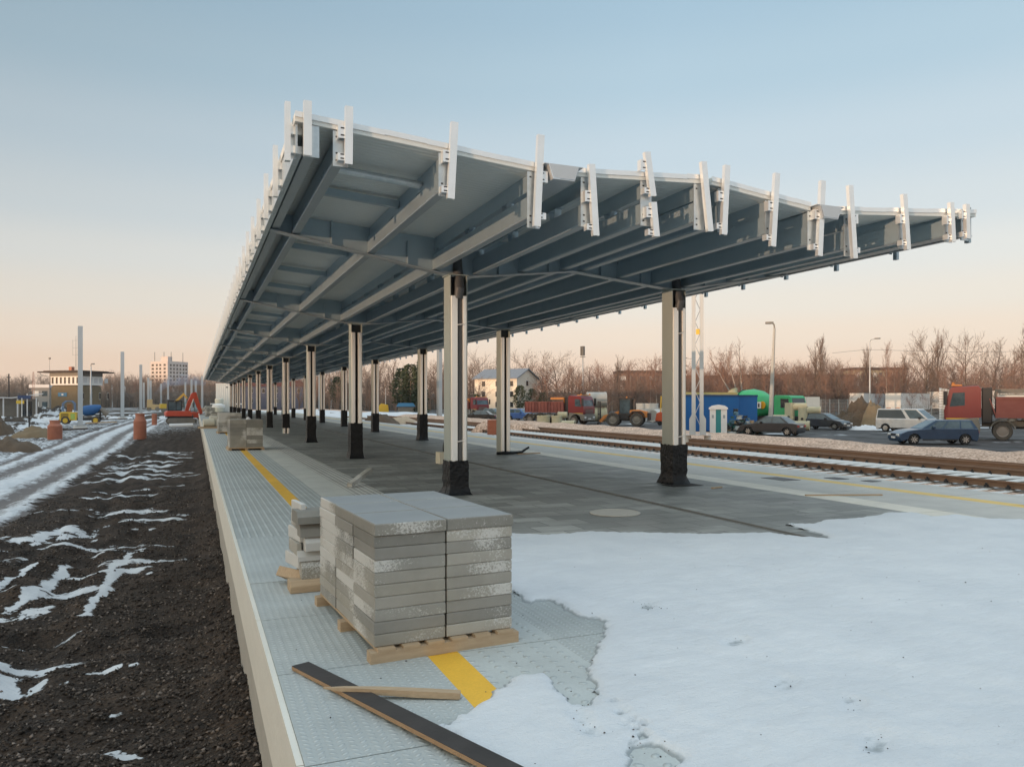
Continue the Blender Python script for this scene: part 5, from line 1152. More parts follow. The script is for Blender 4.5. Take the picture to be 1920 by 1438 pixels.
# site fence of mesh panels
fm = mat('fence_metal', (.42, .44, .44), .5, .4)
for q, (pa, da, pb, db, n, h, lab) in enumerate(((1523, 100, 1590, 96, 4, 2.9, 'grey mesh fence panels left of the brush mound, right of the hoarding'), (1690, 84, 1775, 84, 3, 2.2, 'grey mesh fence behind the silver van'), (833, 112, 880, 112, 3, 1.4, 'low grey fence by the mast left of the far red truck'))):
    xa, ya = G(pa, da); xb, yb = G(pb, db); r = thing('mesh_fence', lab, 'fence', (xa, ya, GZR), 0, 'mesh fences'); V_ = Vector((xb - xa, yb - ya, 0))
    for k in range(n + 1): mb = MB(); p = V_ * (k / n); mb.tube([(p.x, p.y, 0), (p.x, p.y, h)], .05, 6); mb.obj('post', fm, r)
    for k in range(n):
        mb = MB(); a, b_ = V_ * (k / n), V_ * ((k + 1) / n)
        for j in range(7): z = .2 + (h - .25) * j / 6; mb.beam((a.x, a.y, z), (b_.x, b_.y, z), .018, .018)
        for j in range(1, 16): p = a.lerp(b_, j / 16); mb.beam((p.x, p.y, .2), (p.x, p.y, h - .05), .012, .012)
        mb.obj('mesh_panel', fm, r)
# brush and soil mound
soil = mat('brown_soil', (.07, .052, .038), .95, n=(1.4, .9, (.16, .12, .085)), bump=(3, .8, .15)); sand = mat('pale_gravel_heap', (.40, .31, .22), .95, n=(2.5, .8, (.52, .42, .31)), bump=(12, .6, .05))
def mound(name, label, px, d, w_, dd, h, m, seed, cat, z=GZR, rough=.35):
    x_, y_ = G(px, d); nx, ny = 40, 22; vs = []; fs = []
    for j in range(ny + 1):
        for i in range(nx + 1):
            u, v = i / nx * 2 - 1, j / ny * 2 - 1; rr = max(0, 1 - (u * u + v * v)) ** .75
            nz = noise.fractal(Vector((u * 2.4 + seed, v * 2.4, seed)), .9, 2, 5); vs.append((u * w_ / 2, v * dd / 2, h * rr * (1 + rough * nz) - .03))
    for j in range(ny):
        for i in range(nx): a = j * (nx + 1) + i; fs.append((a, a + 1, a + nx + 2, a + nx + 1))
    mb = MB(); mb.v = vs; mb.f = fs; mb.m = [0] * len(fs); return mb.obj(name, m, None, (x_, y_, z), yaw(px, 0), label=label, cat=cat)
mound('soil_mound', 'brown mound of soil and brush behind the dark hatchback', 1615, 76, 6.0, 4, 2.0, soil, 2.2, 'mound', rough=.6)
mound('soil_mound', 'tan hump of soil at the right end of the brush mound', 1638, 74, 2.4, 2, 2.5, mat('tan_soil', (.22, .16, .10), .95, n=(2, .8, (.32, .25, .16)), bump=(6, .6, .1)), 5.2, 'mound', rough=.3)
mound('snow_bank', 'low bank of snowy mud at the foot of the brush mound', 1625, 71, 5.2, 2.5, .35, snow_m, 1.1, 'snow bank', rough=.9)
mound('soil_mound', 'dark mound of soil beyond the tracks between two far right columns', 712, 78, 4.4, 4, 1.35, soil, 3.3, 'mound')
mound('gravel_heap', 'pale yellow heap of gravel beyond the tracks left of the right columns', 752, 82, 5.2, 4, .95, sand, 4.1, 'gravel heap', rough=.2)
mound('gravel_heap', 'small grey gravel heap left of the brown shaft before the white house', 912, 60, 2.6, 2.2, 1.05, bm_, 7.1, 'gravel heap', rough=.15)
mound('gravel_heap', 'grey gravel heap before the bright blue car', 978, 62, 3.6, 2.4, .95, bm_, 8.1, 'gravel heap', rough=.15)
mound('snow_bank', 'long flat bank of snow beyond the tracks at the far right columns', 690, 120, 34, 10, .9, snow_m, 9.1, 'snow bank', rough=.3)
mound('snow_bank', 'snow bank behind the far end of the column rows', 560, 150, 30, 10, .9, snow_m, 6.1, 'snow bank', rough=.3)
# brown corrugated shaft by the house + rusty container
def shaft(label, px, d, h, ra, z=GZL, grp='brown corrugated plastic shafts', neck=True):
    x_, y_ = G(px, d); prof = []
    n = 14; hb = h * (.72 if neck else 1)
    prof.append((ra, 0))
    for k in range(n): z0 = hb * k / n; prof += [(ra, z0 + .001), (ra * 1.05, z0 + hb / n * .25), (ra * 1.05, z0 + hb / n * .6), (ra, z0 + hb / n * .75)]
    if neck: prof += [(ra, hb), (ra * .72, h * .82), (ra * .72, h * .95), (ra * .78, h * .96), (ra * .78, h), (ra * .6, h), (ra * .6, h * .8)]
    else: prof += [(ra * .9, hb), (ra * .9, hb * .8)]
    mb = MB(); mb.lathe(prof, n=24); return mb.obj('plastic_shaft', brownpl, None, (x_, y_, z), label=label, cat='plastic shaft', group=grp)
shaft('brown corrugated shaft half hidden by the unwrapped right column', 929, 56, 1.25, .58, z=-.95, neck=False)
shaft('large brown corrugated shaft at the edge of the dark gravel, left of the platform', 262.5, 55.5, 1.85, .42)
shaft('brown corrugated shaft on the snow left of the nearest mast', 103, 55, 1.38, .46)
shaft('small far brown corrugated pipe standing right of the large shaft', 289.5, 88, 1.3, .27, neck=False)
x_, y_ = G(724, 64); mb = MB(); mb.box(-.75, .75, -.4, .4, 0, .5); mb.obj('rusty_box', mat('rusty_red', (.26, .08, .06), .7, n=(3, .8, (.34, .13, .10))), None, (x_, y_, -.75), yaw(724, 0), label='low rusty red box lying by the track beside the dark mound', cat='box', bevel=.03)
x_, y_ = G(1237, 84); r = thing('orange_pump', 'small orange machine on wheels just left of the nearest right column', 'machine', (x_, y_, GZR), yaw(1237, 0))
mb = MB(); mb.prism([(-.5, .5), (.5, .4), (.5, 1.2), (.1, 1.5), (-.35, 1.3)], -.3, .3, 0, 'y'); mb.obj('housing', mat('red_orange', (.62, .10, .03), .5), r, bevel=.04)
mb = MB(); mb.tube([(0, -.32, .25), (0, .32, .25)], .25, 12); mb.obj('wheel', rubber, r)
mb = MB(); mb.beam((.1, 0, 1.45), (.15, 0, 3.2), .1, .1); mb.obj('mast', yellow, r)
# stack of white mesh panels by the right truck
x_, y_ = G(1774, 70); r = thing('panel_stack', 'tall white stack of wrapped mesh panels left of the muddy red truck cab', 'panel stack', (x_, y_, GZR), yaw(1774, 0))
for k in range(5):
    mb = MB(); mb.box(-.55 + .22 * k, -.36 + .22 * k, -.3, .3, 0, 3.85 - .05 * k); mb.obj('panel', [wpl, conc_w][k % 2], r)
for z in [.2 + .24 * k for k in range(15)]:
    mb = MB(); mb.box(-.57, .56, -.32, -.301, z, z + .03); mb.obj('tie', greym, r)
# ---- semi-trailers in the back
def trailer(label, px, d, L, h, rel, m=white, zb_=1.2, endm=None, yellow_panel=False, lamps=False):
    x_, y_ = G(px, d); r = thing('semi_trailer', label, 'trailer', (x_, y_, GZR), yaw(px, rel), 'white trailers behind the yard')
    mb = MB(); mb.box(-L / 2, L / 2, -1.25, 1.25, zb_, zb_ + h); mb.obj('box_body', m, r)
    mb = MB(); mb.box(-L / 2 - .03, L / 2 + .03, -1.28, 1.28, zb_ + h, zb_ + h + .08); mb.obj('roof', greym, r)
    mb = MB(); mb.box(-L / 2 - .03, -L / 2 - .001, -1.22, 1.22, zb_ + .05, zb_ + h - .05); o = mb.obj('end_door', endm or white, r)
    mb = MB(); mb.box(-L / 2 + .3, L / 2 - .3, -.5, .5, zb_ - .3, zb_); mb.obj('frame', darkm, r)
    W = wheel_mesh(.5, .3, greym, tm=tyre_mud)
    for xx in (-L / 2 + 1.2, -L / 2 + 2.5):
        for s in (-1, 1): add_wheel(r, W, xx, s * 1.05, .5)
    if yellow_panel:
        mb = MB(); mb.box(-L / 2 - .045, -L / 2 - .031, -.95, 1.0, zb_ + .05, zb_ + .62); o = mb.obj('yellow_sign', mat('sign_yellow', (.80, .62, .04), .5), r)
        tx = text_part('WEST', 'sign_letters', darkm, o, (-L / 2 - .05, .0, zb_ + .34), (R(90), 0, R(-90)), .42)
    if lamps:
        for s in (-1, 1): mb = MB(); mb.box(-L / 2 - .05, -L / 2 - .031, min(s * .35, s * 1.1), max(s * .35, s * 1.1), zb_ + .12, zb_ + .34); mb.obj('tail_light', orange, r)
    return r
# rear ends face the camera
def rear_at(px, d, rel, L):
    a, b_ = ray(px); x, y = a * d, b_ * d; yw = yaw(px, rel); cx, cy = x + L / 2 * math.cos(yw), y + L / 2 * math.sin(yw)
    return 960 + FPX * (cx * CT - cy * ST) / (cx * ST + cy * CT), cx * ST + cy * CT
px_, d_ = rear_at(1606.5, 142, 78, 9); trailer('white trailer with a yellow sign low on its rear, leftmost of the row', px_, d_, 9, 2.9, 78, yellow_panel=True)
px_, d_ = rear_at(1640, 150, 60, 10); trailer('grey blue sided trailer second from the left in the row', px_, d_, 10, 2.9, 0 + 12, m=mat('blue_grey_panel', (.42, .46, .52), .5))
px_, d_ = rear_at(1675.5, 128, 68, 12); trailer('white trailer with two orange rear lamps, beside the grey blue one', px_, d_, 12, 2.75, 68, lamps=True)
trailer('long white trailer behind bare branches, right of the orange lamped one', 1722, 160, 11, 3.1, 3); trailer('long white trailer behind the silver van roof', 1776, 152, 7, 3.3, 0)
trailer('white trailer at the right edge of the picture behind the red truck body', 1925, 120, 8, 3.3, 0)
trailer('low white box trailer close behind the muddy red truck body', 1925, 82, 5, 1.9, 0, zb_=1.4)
trailer('white trailer half hidden by the dark bush at the right', 1838, 150, 6, 3.4, 0)
# ================================================================ TREES
class TR:                                   # quick tree mesh: tubes for wood, thin blades for twigs
    def __init__(s, seed): s.q = random.Random(seed); s.w = MB(); s.c = MB()
    def rv(s): return Vector((s.q.gauss(0, 1), s.q.gauss(0, 1), s.q.gauss(0, 1))).normalized()
    def blade(s, a, b, w_):
        d = b - a; x = d.cross(s.rv()).normalized() * w_
        s.c._add([a - x, a + x, b + x * .35, b - x * .35], [(0, 1, 2, 3)], 0)
    def limb(s, p, d, ln, r, lev, up, cfg):
        n = 4 if lev == 0 else 3; pts = [p]; dd = d.copy()
        for i in range(n):
            dd = (dd + s.rv() * cfg['wob'] * (.6 if lev == 0 else 1) + Vector((0, 0, up * (.15 if lev else .05)))).normalized(); pts.append(pts[-1] + dd * ln / n)
        rs_ = [r * (1 - .75 * i / n) for i in range(n + 1)]
        if lev <= 1: (s.w if lev == 0 else s.c).tube(pts, rs_, 6 if lev == 0 else 4, 0, False)
        else:
            for a, b in zip(pts, pts[1:]): s.blade(a, b, r * (1.0 if lev == 2 else .8))
        if lev >= cfg['levels']: return
        k = cfg['kids'][lev]
        for j in range(k):
            t_ = cfg['start'][lev] + (1 - cfg['start'][lev]) * (j + s.q.random()) / k; f = t_ * n; i = min(n - 1, int(f)); q = pts[i].lerp(pts[i + 1], f - i)
            base = (pts[i + 1] - pts[i]).normalized(); side = base.cross(s.rv()).normalized(); a = R(cfg['ang'][lev] + s.q.uniform(-12, 12))
            nd = (base * math.cos(a) + side * math.sin(a)).normalized()
            s.limb(q, nd, ln * cfg['len'][lev] * (1 - .55 * (t_ - cfg['start'][lev]) if lev == 0 else 1) * s.q.uniform(.75, 1.2), max(.024, rs_[i] * .55), lev + 1, up, cfg)
CF = {'broad': dict(levels=3, kids=(17, 7, 6), start=(.25, .2, .15), ang=(48, 42, 40), len=(.52, .5, .5), wob=.16, up=.9),
      'birch': dict(levels=3, kids=(20, 7, 5), start=(.28, .15, .1), ang=(36, 38, 40), len=(.36, .5, .55), wob=.10, up=.5),
      'poplar': dict(levels=3, kids=(24, 6, 5), start=(.15, .2, .15), ang=(24, 26, 30), len=(.38, .5, .5), wob=.08, up=1.4),
      'shrub': dict(levels=3, kids=(14, 8, 6), start=(.05, .1, .1), ang=(50, 45, 40), len=(.75, .55, .5), wob=.22, up=.8)}
def bare(seed, kind, h=10.0, r=.14):
    T = TR(seed); cf = CF[kind]; T.limb(Vector((0, 0, 0)), Vector((T.q.uniform(-.06, .06), T.q.uniform(-.06, .06), 1)).normalized(), h * .93, r, 0, cf['up'], cf)
    zmax = max(v[2] for v in T.c.v); k = h / zmax
    for b in (T.w, T.c): b.v = [(x * k, y * k, z * k) for x, y, z in b.v]
    return T
def tree_meshes(seed, kind, wm, cmm, **k):
    T = bare(seed, kind, **k); a = T.w.mesh('trunk', wm, ang=80)
    me = bpy.data.meshes.new('crown'); me.from_pydata(T.c.v, [], T.c.f); me.materials.append(cmm); return a, me
def conifer(seed, h=10.0, w_=2.2, m=needle, pine=False):
    q = random.Random(seed); mb = MB(); tr = MB(); tr.tube([(0, 0, 0), (0, 0, h * .96)], [.16, .02], 6, 0, False)
    n = 1500
    for _ in range(n):
        f = q.random() ** .8; z = h * (.06 + .94 * f) if not pine else h * (.25 + .75 * q.random())
        rad = w_ * ((1 - f) ** .75 + .05) if not pine else w_ * (math.sin(math.pi * min(1, max(.03, (z / h - .18) / .86))) ** .6)
        a = q.uniform(0, 6.283); lob = .75 + .35 * math.sin(a * 5 + z * 1.7) * q.random(); rr = rad * lob * q.random() ** .45
        c = Vector((math.cos(a) * rr, math.sin(a) * rr, z - rr * .22)); d = Vector((math.cos(a), math.sin(a), -.25 + q.uniform(-.35, .35))).normalized(); s_ = q.uniform(.18, .42) * h / 10 * 1.15
        x = d.cross(Vector((q.gauss(0, 1), q.gauss(0, 1), q.gauss(0, 1)))).normalized() * s_ * .42
        mb._add([c - d * s_ * .5 - x * .6, c - d * s_ * .3 + x, c + d * s_, c - x], [(0, 1, 2, 3)], 0)
    me = bpy.data.meshes.new('crown'); me.from_pydata(mb.v, [], mb.f); me.materials.append(m); return tr.mesh('trunk', bark, ang=80), me
PRO = {'broad': [tree_meshes(s, 'broad', bark, twig, r=.17) for s in (1, 2, 3)], 'birch': [tree_meshes(s, 'birch', birch, twig_r, r=.10) for s in (4, 5, 6)],
       'poplar': [tree_meshes(s, 'poplar', bark, twig, r=.12) for s in (7, 8)], 'shrub': [tree_meshes(s, 'shrub', bark, twig_r, r=.10) for s in (9, 10)],
       'spruce': [conifer(1, w_=2.0), conifer(2, w_=1.8)], 'pine': [conifer(3, w_=2.9, pine=True), conifer(4, w_=3.2, m=needle2, pine=True)]}
def tree(kind, v, px, ytop, d, label, wid=1.0, zg=GZR, name=None, grp=None):
    x_, y_ = G(px, d); h = zat(ytop, d) - zg; k = h / 10
    nm = name or {'broad': 'bare_tree', 'birch': 'birch_tree', 'poplar': 'bare_tree', 'shrub': 'bare_shrub', 'spruce': 'spruce_tree', 'pine': 'pine_tree'}[kind]
    r = thing(nm, label, {'shrub': 'shrub'}.get(kind, 'tree'), (x_, y_, zg), rs.uniform(0, 6.28), grp); r.scale = (k * wid, k * wid, k)
    a, b = PRO[kind][v % len(PRO[kind])]; addpart('trunk', a, r); addpart('crown', b, r)
T_ = [('broad', 0, 1735, 612, 150, 'tall bare spreading tree standing above the long white trailer'), ('broad', 1, 1809, 614, 150, 'tall bare forked tree above the muddy red truck, left of the dark bush'),
      ('poplar', 0, 1760, 612, 160, 'slender leaning bare tree between the two tallest bare trees at right'), ('birch', 1, 1663, 634, 145, 'thin nearly branchless birch right of the slim street lamp', .5),
      ('poplar', 1, 1546, 622, 165, 'tall narrow bare tree right of the leaning concrete lamp'), ('poplar', 0, 1526, 640, 170, 'narrow bare tree just left of the tallest narrow one beyond the hoarding'),
      ('poplar', 1, 1618, 642, 175, 'pale narrow bare tree left of the slim street lamp', .8), ('birch', 0, 1360, 645, 170, 'bare birch above the left part of the blue container'), ('broad', 2, 1440, 662, 175, 'reddish bare tree just behind the leaning concrete lamp'),
      ('broad', 0, 1400, 672, 160, 'reddish round bare tree above the right end of the blue container'), ('broad', 1, 1480, 668, 160, 'bare tree above the green mixer drum'), ('broad', 2, 1578, 668, 150, 'broad dark bare tree above the brush mound'),
      ('broad', 1, 1504, 676, 140, 'low bare tree with mistletoe clumps above the mixer cab'), ('poplar', 0, 1696, 655, 180, 'cluster of thin bare poplars left of the tallest spreading tree', 1.2), ('broad', 2, 1855, 632, 170, 'wide pale bare tree right of the forked tree'),
      ('broad', 0, 1898, 640, 165, 'bare tree near the right edge of the picture'), ('poplar', 1, 1922, 606, 150, 'tall bare tree cut by the right edge of the picture', 1.3),
      ('broad', 0, 903, 650, 235, 'leafless tree behind the white house, left half'), ('broad', 1, 979, 651, 220, 'leafless rounded tree right behind the unwrapped column'), ('poplar', 1, 930, 650, 240, 'tall leafless tree above the white house roof'),
      ('broad', 2, 1050, 653, 205, 'broad bare tree above the ribbed red truck body', 1.2), ('broad', 0, 1082, 668, 200, 'bare tree left of the cell tower'), ('birch', 2, 1122, 672, 190, 'birch right of the cell tower'),
      ('poplar', 0, 1160, 662, 195, 'reddish bare tree above the wheel loader'), ('birch', 0, 1232, 656, 150, 'slim birch just left of the nearest right column'), ('birch', 1, 1196, 688, 175, 'low bare birch between loader and nearest right column'),
      ('birch', 2, 1148, 690, 170, 'thin birch behind the loader forks'), ('birch', 1, 1055, 700, 160, 'thin pale birch behind the red truck cab'),
      ('pine', 0, 752, 690, 150, 'round dark pine between two right columns, left of the spruce', .95), ('pine', 1, 770, 682, 148, 'broad dark evergreen right of the round pine'), ('spruce', 0, 787, 674, 146, 'pointed dark spruce at the third right column'),
      ('pine', 0, 632, 706, 210, 'dark evergreen between far left columns', .9), ('pine', 1, 893, 738, 140, 'low dark evergreen left of the far red cab', .9), ('pine', 1, 975, 722, 150, 'small olive pine before the white house gable'),
      ('pine', 1, 998, 728, 152, 'small olive pine right of the gable window'), ('pine', 1, 1018, 735, 155, 'low olive pine behind the ribbed red truck body'), ('broad', 2, 690, 672, 215, 'bare tree seen between the second and third left columns'),
      ('broad', 0, 733, 668, 225, 'bare tree with pink lit crown left of the evergreens'), ('broad', 1, 712, 664, 235, 'bare tree touching the canopy edge line'), ('birch', 0, 592, 700, 190, 'bare birch between far columns'),
      ('shrub', 0, 1870, 662, 115, 'large dark bush behind the muddy red truck'), ('shrub', 1, 1905, 700, 112, 'dark bush at the right edge behind the tipper body'), ('shrub', 0, 1706, 722, 120, 'dark bare bush before the white trailers'),
      ('shrub', 1, 1350, 705, 140, 'bare brush above the portable toilet'), ('shrub', 0, 1740, 728, 110, 'dark bush right of the mesh fence posts')]
for t in T_: tree(*t[:6], **({'wid': t[6]} if len(t) > 6 else {}))
for k in range(22):
    px = 1010 + 42 * k + rs.uniform(-12, 12); r = thing('birch_tree', 'pale trunked bare birch at the edge of the wood behind the yard', 'tree', (*G(px, rs.uniform(128, 148)), GZR), rs.uniform(0, 6.28), 'birches along the edge of the wood')
    hh = rs.uniform(.62, .98); r.scale = (hh * .8, hh * .8, hh); a, b = PRO['birch'][k % 3]; addpart('trunk', a, r); addpart('crown', b, r)
# leaning birch clump behind the blue container
x_, y_ = G(1382, 95); 
for k, (dx, ln) in enumerate(((-3.2, 8), (-1.6, 8.5), (-.4, 9))):
    r = thing('birch_tree', ['leftmost leaning pale birch stem behind the blue container', 'middle leaning pale birch stem behind the blue container', 'rightmost pale birch stem behind the blue container'][k], 'tree', (x_ + .25 * k, y_ - .2 * k, GZR), yaw(1382, 0), 'leaning birch stems')
    mb = MB(); mb.tube([(0, 0, 0), (dx * .3, 0, ln * .5), (dx, .2, ln)], [.12, .09, .03], 8); mb.obj('trunk', birch, r)
    T = TR(40 + k)
    for j in range(14): a = Vector((dx * .3 + dx * .7 * j / 14, 0, ln * (.5 + .5 * j / 14))); T.limb(a, Vector((T.q.uniform(-.6, .6), T.q.uniform(-.6, .6), .8)).normalized(), 1.6, .03, 2, .5, dict(CF['birch'], kids=(0, 0, 5)))
    me = bpy.data.meshes.new('crown'); me.from_pydata(T.c.v, [], T.c.f); me.materials.append(twig_r); addpart('crown', me, r)
# ---- far woods that read as one mass
def light_tree(seed, kind, n1, n2):
    cf = dict(CF[kind], levels=3, kids=(n1, n2, 3)); T = TR(seed); T.limb(Vector((0, 0, 0)), Vector((0, 0, 1)), 9.3, .16, 0, cf['up'], cf); zm = max(v[2] for v in T.c.v); k = 10 / zm
    V = np.array(T.w.v + T.c.v) * k; off = len(T.w.v); F = [f for f in T.w.f] + [tuple(i + off for i in f) for f in T.c.f]; F = [f for f in F if len(f) == 4]
    return V, np.array(F)
LT = [light_tree(20, 'broad', 12, 5), light_tree(21, 'birch', 14, 4), light_tree(22, 'poplar', 14, 5), light_tree(23, 'shrub', 10, 6), light_tree(24, 'broad', 14, 5)]
def wood_mass(name, m, spots, seed, **kw):
    q = random.Random(seed); Vs, Fs, o = [], [], 0
    for x, y, z, h, w_ in spots:
        V, F = LT[q.randrange(len(LT))]; a = q.uniform(0, 6.28); c, s = math.cos(a), math.sin(a); k = h / 10
        X = (V[:, 0] * c - V[:, 1] * s) * k * w_ + x; Y = (V[:, 0] * s + V[:, 1] * c) * k * w_ + y
        Vs.append(np.stack([X, Y, V[:, 2] * k + z], -1)); Fs.append(F + o); o += len(V)
    V = np.concatenate(Vs); F = np.concatenate(Fs)
    me = bpy.data.meshes.new(name); me.vertices.add(len(V)); me.vertices.foreach_set('co', V.ravel()); me.loops.add(F.size); me.loops.foreach_set('vertex_index', F.ravel().astype(np.int32))
    me.polygons.add(len(F)); me.polygons.foreach_set('loop_start', np.arange(0, F.size, 4, dtype=np.int32)); me.update(calc_edges=True); me.materials.append(m)
    ob = bpy.data.objects.new(name, me); sc.collection.objects.link(ob); return tag(ob, **kw)
q = random.Random(8)
def band(p0, p1, d0, d1, n, y0, y1, wid=1.2):
    out = []
    for _ in range(n):
        px = q.uniform(p0, p1); d = q.uniform(d0, d1); x, y = G(px, d); h = zat(q.uniform(y0, y1), d) - GZR; out.append((x, y, GZR, max(2, h), wid * q.uniform(.8, 1.3)))
    return out
wood_mass('woodland', twig_r, band(1000, 1980, 190, 270, 170, 668, 705) + band(1280, 1700, 165, 200, 150, 672, 712), 1, kind='stuff')
wood_mass('woodland', twig, band(1020, 1980, 150, 185, 190, 702, 730, 1.6) + band(560, 1010, 220, 300, 100, 668, 712) + band(560, 900, 170, 220, 50, 700, 735, 1.5), 2, kind='stuff')
wood_mass('woodland', twig_g, band(-60, 460, 330, 460, 220, 698, 720, 1.3) + band(-60, 470, 300, 330, 70, 722, 742, 1.8) + band(440, 620, 260, 380, 50, 690, 722), 3, kind='stuff')
wood_mass('woodland', twig_r, band(200, 290, 480, 560, 16, 690, 708) + band(340, 420, 420, 520, 14, 690, 712) + band(230, 420, 380, 440, 30, 700, 716), 4, kind='stuff')
# dark undergrowth filling the base of the woods
def hedge(p0, p1, d, ytop, m, seed, dd=14):
    n = 60; vs, fs = [], []
    for i in range(n + 1):
        px = p0 + (p1 - p0) * i / n
        for k, (dk, zz) in enumerate(((0, 0), (1, .75), (4, 1), (dd, .9), (dd, 0))):
            x, y = G(px, d + dk); h = zat(ytop, d) - GZR; nz = 1 + .28 * noise.fractal(Vector((i * .35, k, seed)), 1, 2, 4); vs.append((x, y, GZR + h * zz * nz if zz else GZR - .2))
    for i in range(n):
        for k in range(4): a = i * 5 + k; fs.append((a, a + 1, a + 6, a + 5))
    me = bpy.data.meshes.new('undergrowth'); me.from_pydata(vs, [], fs); me.materials.append(m); ob = bpy.data.objects.new('undergrowth', me); sc.collection.objects.link(ob); return tag(ob, kind='stuff')
ug = mat('dark_undergrowth', (.05, .042, .034), .95, n=(.5, .9, (.17, .13, .10), (1, 1, .2)), bump=(1.5, 1, .5)); ug2 = mat('grey_undergrowth', (.055, .055, .05), .95, n=(.5, .9, (.11, .10, .09), (1, 1, .3)), bump=(1, 1, .5))
hedge(1010, 1990, 205, 735, ug, 1); hedge(430, 1015, 250, 738, ug2, 2); hedge(-80, 470, 350, 735, ug2, 3)
# ================================================================ BUILDINGS
def wins(r, rects, face, fr=white, gl=glass_dk, out_=.05):
    """rects (u0,u1,z0,z1) on a wall; face = function (u,z,offset)->point"""
    for u0, u1, z0, z1 in rects:
        q_ = [face(u0, z0, 0), face(u1, z0, 0), face(u1, z1, 0), face(u0, z1, 0)]
        mb = MB(); mb.panel(q_, .04, .08); o = mb.obj('window', fr, r)
        m2 = MB(); m2.panel(q_, .055, .02, .10); m2.obj('pane', gl, o)
# white gabled house beyond the yard
cream = mat('cream_render', (.72, .66, .56), .85, n=(.8, .6, (.80, .74, .64))); slate = mat('blue_grey_roof', (.16, .19, .23), .7, n=(2, .6, (.22, .25, .29)))
x_, y_ = G(969, 196); r = thing('gabled_house', 'white three storey house with grey gabled roof behind the right columns', 'house', (x_, y_, GZR), yaw(949, -32))
# x to the right is the gable side (width 10), y- towards camera
LH, WH_, EH, RH = 13.0, 10.5, 8.6, 10.9
mb = MB(); mb.box(-LH, 0, 0, WH_, 0, EH); mb.prism([(0, EH), (WH_, EH), (WH_ / 2, RH)], -LH, -.001, 0, 'x'); 
mb.M = None; mb.obj('walls', cream, r, smooth=False)
mb = MB()
for s in (0, 1):
    a, b_ = ((-.6, EH - .25), (WH_ / 2, RH + .05)) if s == 0 else ((WH_ + .6, EH - .25), (WH_ / 2, RH + .05))
    mb.prism([a, b_, (b_[0], b_[1] + .22), (a[0], a[1] + .22)], -LH - .5, .5, 0, 'x')
mb.obj('roof', slate, r, smooth=False)
wins(r, [(-2.2 - 4.3 * k, -1.0 - 4.3 * k, z, z + 1.5) for k in range(3) for z in (1.0, 3.7, 6.4)], lambda u, z, o: (u, 0, z))
wins(r, [(4.6, 5.8, 6.6, 8.0), (2.0, 3.0, 3.6, 5.0), (7, 8, 3.6, 5.0)], lambda u, z, o: (0, u, z))
# signal box on the left
tan = mat('tan_brick', (.15, .12, .075), .9, n=(1.5, .7, (.21, .17, .11)), bump=(9, .3)); brn = mat('dark_roof_edge', (.055, .038, .03), .8)
x_, y_ = G(147.5, 166); r = thing('signal_box', 'brown brick signal box with white windowed upper floor and overhanging flat roof', 'signal box', (x_, y_, GZL), yaw(147.5, 0) + R(-48)); r.scale = (1, 1, 1.07)
LA, LB_ = 8.2, 6.2   # left face runs along -x, right face along +y
rr_ = 1.4
def rpoly(o=0.): 
    pts = [(-LA - o, LB_ + o), (-LA - o, -o)]
    pts += [(-LA - o, rr_)] if 0 else []
    return [(o, -o), (o, LB_ + o), (-LA - o, LB_ + o), (-LA - o, -o)]
mb = MB(); mb.prism(rpoly(), 0, 5.8, 0, 'z'); mb.obj('brick_walls', tan, r, bevel=.5)
mb = MB(); mb.prism(rpoly(.02), 5.82, 8.0, 0, 'z'); mb.obj('upper_floor', white, r)
mb = MB(); mb.prism(rpoly(.05), 7.62, 8.35, 0, 'z'); mb.obj('parapet', greym, r)
mb = MB(); mb.prism(rpoly(1.7), 8.36, 8.62, 0, 'z'); mb.prism(rpoly(.9), 8.63, 8.78, 0, 'z'); mb.obj('roof', brn, r)
mb = MB(); mb.box(-6.2, -5.4, 3, 3.8, 8.79, 9.7); mb.obj('chimney', brownpl, r)
wins(r, [(-LA + .55 + 1.18 * k, -LA + 1.1 + 1.18 * k, 6.05, 7.5) for k in range(7)], lambda u, z, o: (u, -.03, z), fr=white)
wins(r, [(1.2 + 1.4 * k, 2.1 + 1.4 * k, 6.3, 7.3) for k in range(5)], lambda u, z, o: (.03, u, z), fr=whitegrey, gl=whitegrey)
wins(r, [(.9 + 2.2 * k, 1.3 + 2.2 * k, 2.9, 4.3) for k in range(4)], lambda u, z, o: (.01, u, z))
mb = MB(); mb.box(-5.8, -3.3, -.08, -.01, 3.5, 4.3); sg = mb.obj('name_board', mat('blue_board', (.02, .16, .32), .5), r); mb = MB(); mb.box(-4.75, -4.25, -.1, -.081, 3.75, 4.05); mb.obj('board_lettering', white, sg)
mb = MB(); mb.tube([(-3.0, 2, 8.7), (-3.0, 2, 16)], [.06, .03], 6)
for z in (12, 13.5, 15): mb.beam((-4.0, 2, z), (-2.0, 2, z), .03, .03); 
for dx in (-.9, .9): mb.beam((-3 + dx, 2, 12), (-3 + dx, 2, 15.2), .03, .03)
mb.obj('antenna', greym, r)
mb = MB(); mb.tube([(-8.3, 0, 8.7), (-8.3, 0, 11.2)], .03, 5); mb.box(-8.5, -8.1, -.1, .1, 11.1, 11.5); mb.obj('antenna', greym, r)
mb = MB(); mb.tube([(-LA - 1.5, -1.3, 8.5), (-LA - 1.4, -1.0, 7.9), (-LA + .1, -.1, 7.5), (-LA + .1, -.1, .2)], .07, 6); mb.obj('downpipe', greym, r)
